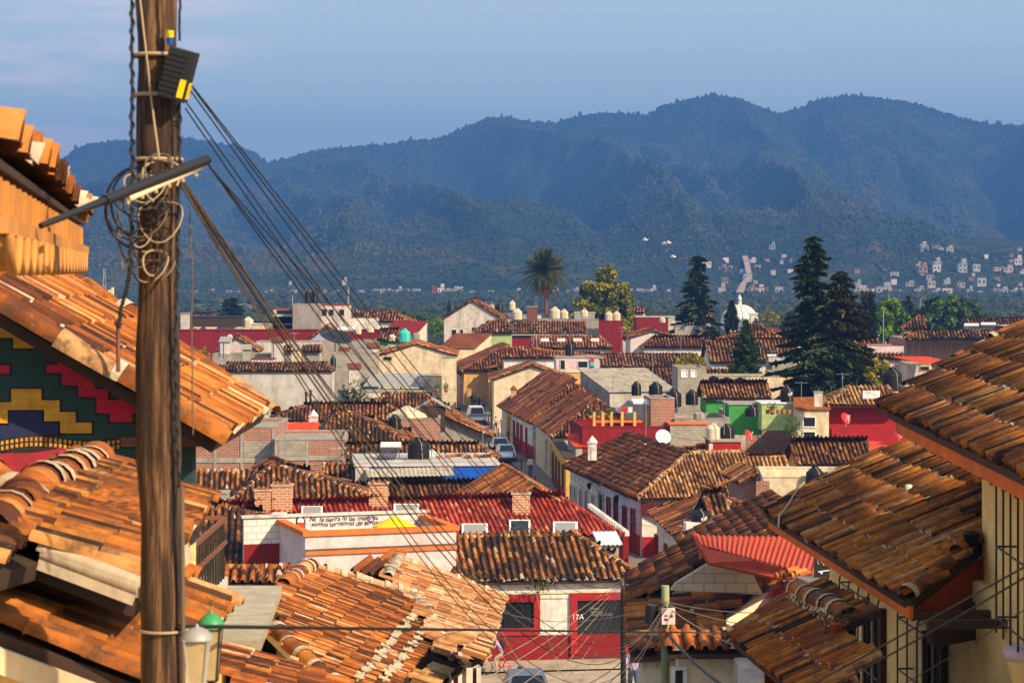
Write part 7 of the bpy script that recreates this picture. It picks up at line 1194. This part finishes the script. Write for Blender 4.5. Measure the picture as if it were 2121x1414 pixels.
mb = MB(); c = hit(1882, 1026, A, n_); mb.lathe(c, [(.045, -.05), (.05, .14), (.02, .15)], 10); thing(mb, 'vent_pipe', 'white_paint', 'short white vent pipe standing on the right tile roof', 'pipe')
pw = [hit(a, b, A, n_)+n_*.13 for a, b in ((1673, 1015), (1655, 1035), (1640, 1062), (1622, 1085), (1620, 1110))]; curve(pw, .014, 'cable_pale', 'pale cable draped over the corner of the right tile roof')
# lowest wing
d2 = 22.; zL = CZ-d2*920/F; A = Z(1513, 1322, zL); B = Z(1700, 1480, zL); o = root('house', 'low wing with dark gold tiles and a mossy hip at the bottom right', 'house', A3(3.6, 23, 8)); poly, n_, r = roofR(o, A, B, .46, [(1513, 1322), (1700, 1480), (1765, 1405), (1765, 1284), (1660, 1237), (1640, 1240), (1572, 1282)], .15, .46, mort=.02, mortrows=(1, 2), seg=8, tb=.12, sag=.015, dark=.14, walls='maroon_board', z0=7, offs=[.7, .1, .5, .1, .1, .1, .1])
caps(r, [poly[4]+n_*.08, poly[3]+n_*.08], .14, 'tile_near', .9, seg=9); caps(r, [poly[0]+n_*.05, poly[6]+n_*.05, poly[5]+n_*.05], .08, 'tile_near', .3, seg=8); caps(r, [poly[1]+n_*.05, poly[2]+n_*.05], .09, 'tile_near', .3, seg=8)
q = hit(1735, 1312, A, n_)+A3(0, 0, .0); pot(q+A3(0, -.1, -.02), .11, 'terrace', 'terracotta pot with dry plant on the mossy hip', True)
# ================================================================ VEHICLES AND PEOPLE
def car(c, rz, label, L=4.2, Wd=1.72, Hh=1.45, mat='car_white', van=False):
    """nose towards local -y, standing on c"""
    o = root('parked_van' if van else 'parked_car', label, 'van' if van else 'car', c); cs, sn = cos(rz), sin(rz)
    def T(p): p = np.asarray(p, float); return np.stack([c[0]+p[..., 0]*cs-p[..., 1]*sn, c[1]+p[..., 0]*sn+p[..., 1]*cs, c[2]+p[..., 2]], -1)
    h = Hh; st = [(-L/2, .45, .52, .80), (-L/2+.12, .30, .62, .92), (-L*.30, .26, .86 if not van else 1.05, .97), (-L*.16 if not van else -L*.36, .25, .94 if not van else 1.15, 1.)]
    low = [(y, z0, z1, s) for y, z0, z1, s in st]+[(L*.30, .25, .95 if not van else 1.15, 1.), (L/2-.1, .3, .9 if not van else 1.1, .96), (L/2, .42, .8 if not van else 1.0, .86)]
    mb = MB(); V_ = []
    for y, z0, z1, s in low:
        w = Wd/2*s; V_.append(T(np.array([(-w*.9, y, z0), (-w, y, z0+.12), (-w, y, z1-.14), (-w*.90, y, z1), (w*.90, y, z1), (w, y, z1-.14), (w, y, z0+.12), (w*.9, y, z0)])))
    n = len(V_); mb.add(np.concatenate(V_), [[i*8+j, i*8+(j+1) % 8, (i+1)*8+(j+1) % 8, (i+1)*8+j] for i in range(n-1) for j in range(8)], 0, .5, True); mb.add(V_[0], [list(range(8))]); mb.add(V_[-1], [list(range(8))[::-1]])
    zb = .93 if not van else 1.12; y0, y1, y2, y3 = (-L*.24, -L*.06, L*.24, L*.38) if not van else (-L*.42, -L*.30, L*.44, L*.47)
    top = T(np.array([(-Wd*.46, y0, zb), (Wd*.46, y0, zb), (Wd*.46, y3, zb), (-Wd*.46, y3, zb), (-Wd*.37, y1, h), (Wd*.37, y1, h), (Wd*.37, y2, h), (-Wd*.37, y2, h)]))
    mb.add(top, [[0, 1, 5, 4], [1, 2, 6, 5], [2, 3, 7, 6], [3, 0, 4, 7]], 0); mb.add(top, [[4, 5, 6, 7]], 0); body = part(mb, 'body', mat, o)
    def pane(a, b, c_, d, nm): q = [top[a], top[b], top[c_], top[d]]; m = sum(q)/4; nv = nrm(np.cross(q[1]-q[0], q[3]-q[0])); m2 = MB(); k = .86; m2.slab([m+(p-m)*k+nv*.01 for p in q], -nv*.006); m2.slab([m+(p-m)*k-nv*.01 for p in q], nv*.006); part(m2, nm, 'glass_dark', o)
    pane(0, 1, 5, 4, 'windscreen'); pane(1, 2, 6, 5, 'side_window'); pane(2, 3, 7, 6, 'rear_window'); pane(3, 0, 4, 7, 'side_window')
    for (x, y) in ((-1, -1), (1, -1), (-1, 1), (1, 1)):
        m2 = MB(); a = T(np.array([(x*(Wd/2-.2), y*L*.31, .31), (x*(Wd/2+.005), y*L*.31, .31)])); m2.tube(a, .31, 18, smooth=False); wh = part(m2, 'wheel', 'rubber', o); m2 = MB(); m2.tube(T(np.array([(x*(Wd/2+.006), y*L*.31, .31), (x*(Wd/2+.02), y*L*.31, .31)])), .17, 12); part(m2, 'rim', 'steel', wh)
    for x in (-1, 1): m2 = MB(); p = T(np.array([(x*Wd*.34, -L/2+.05, .66), (x*Wd*.44, -L/2+.13, .66)])); m2.tube(p, .09, 8); part(m2, 'headlight', 'steel', o); m2 = MB(); p = T(np.array([(x*Wd*.40, L/2-.02, .70), (x*Wd*.44, L/2-.08, .70)])); m2.tube(p, .08, 8); part(m2, 'tail_light', 'red_metal', o)
    m2 = MB(); m2.add(T(np.array([(-Wd*.4, -L/2-.02, .33), (Wd*.4, -L/2-.02, .33), (Wd*.4, -L/2-.02, .46), (-Wd*.4, -L/2-.02, .46), (-Wd*.4, -L/2+.1, .33), (Wd*.4, -L/2+.1, .33), (Wd*.4, -L/2+.1, .46), (-Wd*.4, -L/2+.1, .46)])), [[0, 1, 2, 3], [3, 2, 6, 7], [0, 4, 5, 1], [0, 3, 7, 4], [1, 5, 6, 2]]); part(m2, 'bumper', 'rubber', o); return o
c = Z(986, 877, .004); car(c, RD(5), 'white van parked in the far street with its dark windscreen facing us', 4.6, 1.9, 1.9, van=True)
c = Z(1036, 940, .004); car(c, RD(5), 'white car parked nose to the camera below the van', 4.2, 1.75, 1.5); c = Z(1050, 955, .004)+A3(-.1, 0, 0); car(c, RD(6), 'white car half hidden behind the brick chimney down the street', 4.0, 1.7, 1.48)
plain('cloth_lilac', (.42, .32, .5), .85); plain('car_silver', (.42, .43, .44), .3, metal=.3, spec=.5); c = A3(P(1091, 1400, 85.)[0], 85, .08); car(c, RD(4), 'silver grey car cut by the bottom edge of the picture', 4.3, 1.8, 1.5, mat='car_silver')
def skin(name, joints, edges, mats, parent, pick):
    """one continuous skinned body; joints = {name: (pos, radius)}"""
    ks = list(joints); me = bpy.data.meshes.new(name); me.from_pydata([tuple(joints[k][0]) for k in ks], [(ks.index(a), ks.index(b)) for a, b in edges], []); ob = bpy.data.objects.new(name, me); COL.objects.link(ob); md = ob.modifiers.new('s', 'SKIN'); md.use_smooth_shade = True
    sv_ = me.skin_vertices[0].data
    for i, k in enumerate(ks): r = joints[k][1]; sv_[i].radius = (r, r) if np.isscalar(r) else r; sv_[i].use_root = (i == 0)
    s2 = ob.modifiers.new('u', 'SUBSURF'); s2.levels = 1; s2.render_levels = 1; dg = bpy.context.evaluated_depsgraph_get(); m2 = bpy.data.meshes.new_from_object(ob.evaluated_get(dg)); bpy.data.objects.remove(ob)
    for m_ in mats: m2.materials.append(M[m_])
    for p in m2.polygons: p.material_index = pick(p.center); p.use_smooth = True
    o = bpy.data.objects.new(name, m2); COL.objects.link(o); o.parent = parent; return o
def person(c, face, label, top='cloth_black', bot='denim', hair='hair', h=1.68, stride=.18, lean=0, bag=None, group=None):
    """standing or walking figure; face = heading in degrees, 0 = away from the camera"""
    o = root('person', label, 'person', c, group); o.rotation_euler = (0, 0, RD(-face)); k = h/1.68; a = stride
    J = dict(pel=((0, 0, .92), (.16, .11)), bel=((0, .0, 1.06), (.145, .10)), che=((0, .01+lean, 1.28), (.175, .115)), nek=((0, .02+lean, 1.44), .055), hd0=((0, .03+lean, 1.52), .078), hd1=((0, .03+lean, 1.61), .088),
             sl=((-.19, lean, 1.38), .06), el=((-.25, -a*.5+lean, 1.12), .044), hl=((-.26, -a*.9+.1+lean, .88), .035), sr=((.19, lean, 1.38), .06), er=((.25, a*.5+lean, 1.12), .044), hr=((.26, a*.9+.1+lean, .88), .035),
             ll=((-.09, 0, .86), .09), kl=((-.10, a*.9+.03, .48), .062), al=((-.10, a*.8, .09), .045), fl=((-.11, a*.8+.15, .04), .04), lr=((.09, 0, .86), .09), kr=((.10, -a*.6+.05, .48), .062), ar=((.10, -a*1.1, .10), .045), fr=((.11, -a*1.1+.15, .04), .04))
    J = {n: (tuple(x*k for x in p), r if np.isscalar(r) else r) for n, (p, r) in J.items()}
    E = [('pel', 'bel'), ('bel', 'che'), ('che', 'nek'), ('nek', 'hd0'), ('hd0', 'hd1'), ('che', 'sl'), ('sl', 'el'), ('el', 'hl'), ('che', 'sr'), ('sr', 'er'), ('er', 'hr'), ('pel', 'll'), ('ll', 'kl'), ('kl', 'al'), ('al', 'fl'), ('pel', 'lr'), ('lr', 'kr'), ('kr', 'ar'), ('ar', 'fr')]
    def pk(p):
        z = p[2]/k
        if z > 1.46: return 0
        if z < .95 and abs(p[0]) > .2*k: return 0
        if z < .1: return 3
        return 2 if z < .97 else 1
    skin('body', J, E, ['skin', top, bot, 'cloth_black'], o, pk)
    mb = MB(); hc = c+A3(0, (.03+lean)*k, 1.615*k); mb.lathe(hc+A3(0, -.012, -.02), [(.104, -.03), (.108, .02), (.085, .075), (.04, .105), (.003, .112)], 12); part(mb, 'hair', hair, o)
    if bag: mb = MB(); mb.box(c+A3(-.13, -.30+lean, 1.02*k), A3(.26, 0, 0), A3(0, .15, 0), A3(0, 0, .38)); part(mb, 'backpack', bag, o)
    return o
PE = [((1027, 896), 178, 'person in a pale pink shirt walking towards us on the right pavement', 'cloth_pink', 'denim'), ((1041, 897), 0, 'person in dark red top walking away beside the one in pink', 'cloth_red', 'denim'), ((1055, 925), 178, 'person in dark jacket walking nearest on the right pavement', 'cloth_black', 'denim'), ((978, 843), 10, 'person in black at left of the group beyond the van', 'cloth_black', 'navy'), ((984, 844), -5, 'person in grey top in the group beyond the van', 'cloth_grey', 'navy'), ((992, 850), 5, 'person in dark clothes right of the grey one beyond the van', 'navy', 'cloth_black'), ((1002, 853), 178, 'person in purple top walking on the road beyond the van', 'purple', 'cloth_black'), ((1019, 872), 0, 'tall person in dark coat behind the one in pink', 'cloth_black', 'cloth_black')]
for (px, f_, lb, t_, b_) in PE: c = Z(px[0], px[1], .15 if px[0] > 1004 else .01); person(c, f_, lb, t_, b_, h=1.72)
c = Z(1167, 1013, .15); person(c, 180, 'person in black standing before the yellow orange house', 'cloth_black', 'cloth_black'); c = Z(1099, 985, .15); person(c, 170, 'person in white shirt behind the brick chimney', 'white_cloth', 'denim', h=1.6)
p_ = SW['wa']; c = A3(SW['wa'][0]+SW['e'][0]*10-1.0, SW['wa'][1]+SW['e'][1]*10, .15); c = Z(1214, 1066, .15); person(c, 175, 'person in black facing us beside the white street wall', 'cloth_black', 'denim'); c = Z(1203, 1062, .15); person(c, 20, 'second dark dressed person left of the one at the white wall', 'cloth_black', 'cloth_black')
for (u, v, lb, t_) in ((1076, 1401, 'small child in purple behind the silver car', 'purple'), (1094, 1401, 'small child in a pale top behind the silver car', 'white_cloth')): c = A3(P(u, v, 88)[0], 88.5, gz(88)); person(c, 60, lb, t_, 'denim', h=1.08 if u > 1080 else 1.15, stride=.08)
c = A3(P(1312, 1400, 66)[0], 66, gz(66)); c[2] = CZ-(1452-HV)/F*66; person(c, 180, 'person in lilac top beside the black pole', 'cloth_lilac', 'denim')
# cyclist
d = 93.2; k = d/F; bc = A3(P(1031, 1396, d)[0], d, 0.004); bc[2] = gz(d)+.02; o = root('bicycle', 'red bicycle with thin black wheels ridden to the left', 'bicycle', bc); 
bw = []
for dx in (-.56, .56):
    w_ = bc+A3(dx, 0, .34); m2 = MB(); t2 = np.linspace(0, 2*pi, 25); m2.tube([w_+A3(.33*cos(t), 0, .33*sin(t)) for t in t2], .022, 6); wh = part(m2, 'wheel', 'rubber', o); m2 = MB()
    for q in range(12): m2.tube([w_, w_+A3(.32*cos(q*pi/6), 0, .32*sin(q*pi/6))], .004, 3)
    part(m2, 'spokes', 'steel', wh); bw.append(w_)
m2 = MB(); st_, bb, hd_ = bc+A3(.22, 0, .84), bc+A3(.08, 0, .34), bc+A3(-.40, 0, .86)
for a, b in ((st_, bb), (bb, hd_-A3(0, 0, .12)), (st_-A3(0, 0, .08), hd_), (bb, bw[1]), (st_-A3(0, 0, .1), bw[1]), (hd_, bw[0])): m2.tube([a, b], .022, 6)
part(m2, 'bike_frame', 'red_metal', o); m2 = MB(); m2.tube([hd_+A3(0, -.25, .12), hd_+A3(-.04, 0, .14), hd_+A3(0, .25, .12)], .014, 6); part(m2, 'handlebar', 'black_metal', o); m2 = MB(); m2.tube([st_+A3(-.12, 0, .03), st_+A3(.14, 0, .03)], [.04, .08], 8); part(m2, 'saddle', 'rubber', o)
m2 = MB(); q = bc+A3(-.62, 0, .78); m2.lathe(q, [(.02, 0), (.2, .05), (.24, .25), (.18, .42), (.02, .5)], 12); part(m2, 'front_box', 'red_metal', o)
o = root('person', 'cyclist in blue cap, lilac jacket and khaki trousers leaning over the red bicycle', 'person', bc)
J = dict(pel=((.20, 0, .94), (.16, .12)), bel=((.12, 0, 1.10), (.14, .11)), che=((-.02, 0, 1.30), (.16, .125)), nek=((-.09, 0, 1.44), .055), h0=((-.12, 0, 1.52), .078), h1=((-.13, 0, 1.61), .09), sl=((-.04, -.17, 1.36), .06), el=((-.18, -.22, 1.14), .045), hl=((-.38, -.20, 1.02), .034), sr=((-.04, .17, 1.36), .06), er=((-.18, .22, 1.14), .045), hr=((-.38, .20, 1.02), .034),
         ll=((.17, -.09, .88), .085), kl=((-.14, -.10, .70), .065), al=((-.02, -.10, .28), .045), fl=((-.15, -.11, .22), .04), lr=((.17, .09, .88), .085), kr=((-.06, .10, .58), .065), ar=((.14, .10, .22), .045), fr=((.02, .11, .14), .04))
E = [('pel', 'bel'), ('bel', 'che'), ('che', 'nek'), ('nek', 'h0'), ('h0', 'h1'), ('che', 'sl'), ('sl', 'el'), ('el', 'hl'), ('che', 'sr'), ('sr', 'er'), ('er', 'hr'), ('pel', 'll'), ('ll', 'kl'), ('kl', 'al'), ('al', 'fl'), ('pel', 'lr'), ('lr', 'kr'), ('kr', 'ar'), ('ar', 'fr')]
skin('body', J, E, ['skin', 'cloth_lilac', 'khaki', 'cloth_black'], o, lambda p: 0 if p[2] > 1.45 or p[0] < -.33 else (3 if p[2] < .2 else 2 if p[2] < .93 else 1))
m2 = MB(); hc = bc+A3(-.13, 0, 1.63); m2.lathe(hc, [(.108, -.02), (.11, .03), (.08, .085), (.003, .11)], 12); part(m2, 'cap', 'blue_cap', o); m2 = MB(); m2.slab([hc+A3(-.09, -.08, -.01), hc+A3(-.22, -.05, -.04), hc+A3(-.22, .05, -.04), hc+A3(-.09, .08, -.01)], A3(0, 0, .015)); part(m2, 'cap_brim', 'white_cloth', o)
m2 = MB(); m2.ball(bc+A3(.19, 0, 1.27), .16, 12, sc=(.8, 1, 1.3)); bp = thing(m2, 'backpack', 'cloth_black', 'black backpack worn by the cyclist in the blue cap', 'backpack')
# ================================================================ small clutter over the town
def yagi(u, v, d, h, label):
    p = P(u, v, d); o = root('tv_antenna', label, 'antenna', p, 'television antennas on the roofs'); mb = MB(); mb.tube([p, p+A3(0, 0, h)], .022, 5); part(mb, 'mast', 'steel', o); mb = MB(); a = hd(rng.uniform(-40, 40)); b = rot90(a); q = p+A3(0, 0, h*.95); mb.tube([q-a*.5, q+a*.5], .014, 4)
    for i in range(6): c = q+a*(-.45+.18*i); mb.tube([c-b*.3, c+b*.3], .009, 3)
    part(mb, 'boom', 'steel', o)
for (u, v, d, h) in ((1112, 750, 270, 3), (1288, 728, 285, 3.2), (1352, 800, 190, 3.0), (1410, 742, 240, 2.4), (1600, 780, 215, 2.6), (772, 820, 198, 2.2), (858, 905, 172, 2.2), (960, 835, 200, 2), (1660, 845, 166, 2), (1270, 830, 205, 2.4), (1745, 835, 160, 2.2), (590, 960, 125, 2.4), (700, 1000, 122, 2), (1000, 950, 137, 2.1), (1500, 900, 142, 2.3), (1338, 905, 143, 2.2), (610, 735, 255, 2.6), (830, 745, 250, 2.4), (930, 775, 240, 2), (520, 760, 232, 2.2)): yagi(u, v, d, h, 'thin television antenna on a slim mast above the tile roofs')
GC = 'thin wires strung over the town roofs'
for (a, b, s) in (((960, 905, 160), (1180, 850, 200), .8), ((1040, 975, 150), (1168, 940, 168), .6), ((1100, 905, 185), (1020, 860, 240), .7), ((1180, 985, 150), (1330, 1060, 128), .5), ((1200, 960, 150), (1350, 1090, 120), .9), ((720, 880, 160), (900, 850, 185), .8), ((540, 960, 130), (760, 905, 150), 1.), ((1250, 800, 220), (1420, 760, 240), .8), ((1380, 900, 150), (1640, 860, 165), 1.), ((1560, 930, 150), (1760, 880, 160), .8), ((430, 1110, 96), (620, 1050, 112), .7), ((960, 1110, 100), (1180, 1040, 112), .8), ((985, 845, 260), (1060, 790, 270), .5), ((1050, 1090, 108), (1400, 1010, 125), 1.6), ((830, 1020, 118), (1010, 1000, 120), .5)):
    cable(P(*a), P(*b), s, .008+.00003*a[2], 'cable_black', 'thin dark wire strung between two town roofs', GC, 14)
GP = 'potted plants on the terraces'
for (u, v, d) in ((1222, 868, 168), (1238, 868, 168), (1262, 868, 168), (905, 812, 205), (924, 812, 205), (1012, 792, 290), (1600, 858, 158), (655, 900, 158)):
    q = P(u, v, d); oo = root('potted_plant', 'small green potted plant standing on a terrace edge', 'potted plant', q, GP); m_ = MB(); m_.lathe(q, [(.01, 0), (.14, 0), (.2, .3), (.18, .3)], 10); part(m_, 'pot', 'terrace', oo); m_ = MB(); leaves(m_, q+A3(0, 0, .5)+rng.normal(0, 1, (120, 3))*A3(.16, .14, .16), .14, .6, up=.4); part(m_, 'foliage', 'leaf_mid', oo)
# iron street lamps and black climbing plant on the cream house
for (y, lab) in ((134, 'black wall lantern near the beer sign corner'), (141.8, 'black wall lantern in the middle of the white street wall')):
    p = SW['wa']+SW['e']*((y-SW['wa'][1])/SW['e'][1]); c = A3(p[0]-.7, p[1], 3.0); oo = root('wall_lamp', lab, 'lamp', c); m_ = MB(); m_.tube([A3(p[0]+.02, p[1], 3.2), c+A3(.3, 0, .5), c+A3(0, 0, .4)], .025, 5); part(m_, 'arm', 'black_metal', oo); m_ = MB(); m_.lathe(c, [(.02, 0), (.10, .05), (.16, .32), (.19, .33), (.02, .46)], 6); part(m_, 'lantern', 'black_metal', oo)
# pavement bollards along the street
for i, y in enumerate(np.linspace(172, 262, 13)):
    x = np.interp(y, [f[1] for f in fac], [f[0] for f in fac])-1.6; m_ = MB(); m_.tube([A3(x, y, .14), A3(x, y, .95)], .05, 8); m_.ball(A3(x, y, .98), .07, 8); thing(m_, 'bollard', 'black_metal', 'thin black iron post in the row along the right pavement', 'bollard', 'iron posts along the pavement')
# spare tiles and stones lying about, weeds on ridges
for (u, v, d, w) in ((1080, 1110, 99, .5), (1118, 1212, 95.2, .35), (960, 1200, 95, .4)):
    q = P(u, v, d); m_ = MB(); leaves(m_, q+rng.normal(0, 1, (160, 3))*A3(w, w*.6, w*.45), w*.35, .7, up=.6); thing(m_, 'weed', 'leaf_brownish', 'dry weed tuft sprouting from a roof edge', 'weed', 'weeds growing on roof edges')
# crowded small rooftop structures at upper left
for (u, v, z, w, k, lb) in ((452, 700, 8.2, 26, 'off_white', 'pale little roof hut with a sheet roof by the dark red wall'), (500, 716, 7.6, 22, 'concrete', 'bare concrete hut between pinkish gable and yard'), (560, 700, 8.4, 30, 'dirty_white', 'grimy white hut with sheet roof above the beige yard'), (600, 716, 7.7, 20, 'cream', 'small cream hut on the beige yard'), (700, 722, 7.4, 24, 'ochre', 'little ochre hut beside the mesh dish'), (760, 712, 7.8, 28, 'off_white', 'pale hut behind the cream gable'), (800, 716, 7.6, 22, 'brick', 'small brick hut left of the turquoise tank'), (860, 716, 7.5, 26, 'grey_plaster', 'grey hut right of the turquoise tank'), (560, 760, 6.2, 22, 'concrete', 'concrete hut just over the blank wall coping'), (720, 755, 6.6, 30, 'off_white', 'pale yard room with sheet roof over the canopy')):
    leanto('hut', lb, (u, v+8), u+w, z, v-3, .25, h=rng.uniform(-8, 8), mat=['weathered', 'tile_rust', 'sheet_grey'][len(lb) % 3], wall=k, wl=.4, cat='hut')
for (u, v, d, w, h, c_, lb) in ((476, 704, 300, 12, 12, 'tank_cream', 'small cream drum beside the roof hut at left'), (585, 694, 310, 14, 13, 'tank_black', 'small black drum over the beige rooftop yard'), (812, 706, 285, 15, 14, 'tank_cream', 'ribbed cream drum left of the turquoise tank'), (862, 704, 285, 16, 16, 'concrete', 'grey round cistern right of the turquoise tank'), (1210, 656, 340, 16, 16, 'tank_cream', 'cream drum on the concrete terrace under the olive tree'), (1372, 668, 345, 12, 12, 'tank_cream', 'small cream drum near the left conifer')): tank(u, v, d, w, h, c_, label=lb)
for i, (u, v, d, n) in enumerate(((620, 712, 290, 5), (1925, 762, 250, 5), (1265, 842, 196, 4))):
    a, b = P(u, v, d), P(u+46, v-1, d); cable(a, b, .15, .02, 'cable_pale', 'washing line strung on a rooftop', 'washing lines', 8)
    for k in range(n): p = a+(b-a)*(k+.5)/n; m_ = MB(); m_.box(p-A3(.2, 0, .55), A3(.4, 0, 0), A3(0, .02, 0), A3(0, 0, .5)); thing(m_, 'laundry', ['white_cloth', 'cloth_pink', 'denim', 'purple', 'red_metal'][(i+k) % 5], 'piece of laundry drying on a rooftop line', 'laundry', 'laundry on the rooftop lines')
# the streets go on to the left and right of the picture
for side, y in [(-1, y) for y in range(100, 345, 26)]+[(1, y) for y in range(120, 330, 40)]:
    for k in range(3 if side < 0 else 2):
        x = (-.155*y-8.5-15.5*k) if side < 0 else (.245*y+3+17*k); e_ = hd(rng.uniform(2, 9)); wd = rng.uniform(10, 14); z_ = rng.uniform(3.2, 4.6)
        ridgehouse('house', 'old tile roofed house in the streets beyond the %s edge' % ('left' if side < 0 else 'right'), 'house', A3(x-(wd*.5 if side < 0 else 0), y+rng.uniform(-2, 2), z_), e_, wd, rng.uniform(4, 5.5), .45, rng.choice([0, 4]), rng.choice([0, 4]), tile=['tile_old', 'tile_rust', 'tile_orange'][k % 3], wall=['white_paint', 'cream', 'off_white', 'pinkish', 'ochre'][(k+y) % 5], w=.5, l=.8, group='houses beyond the %s edge' % ('left' if side < 0 else 'right'))
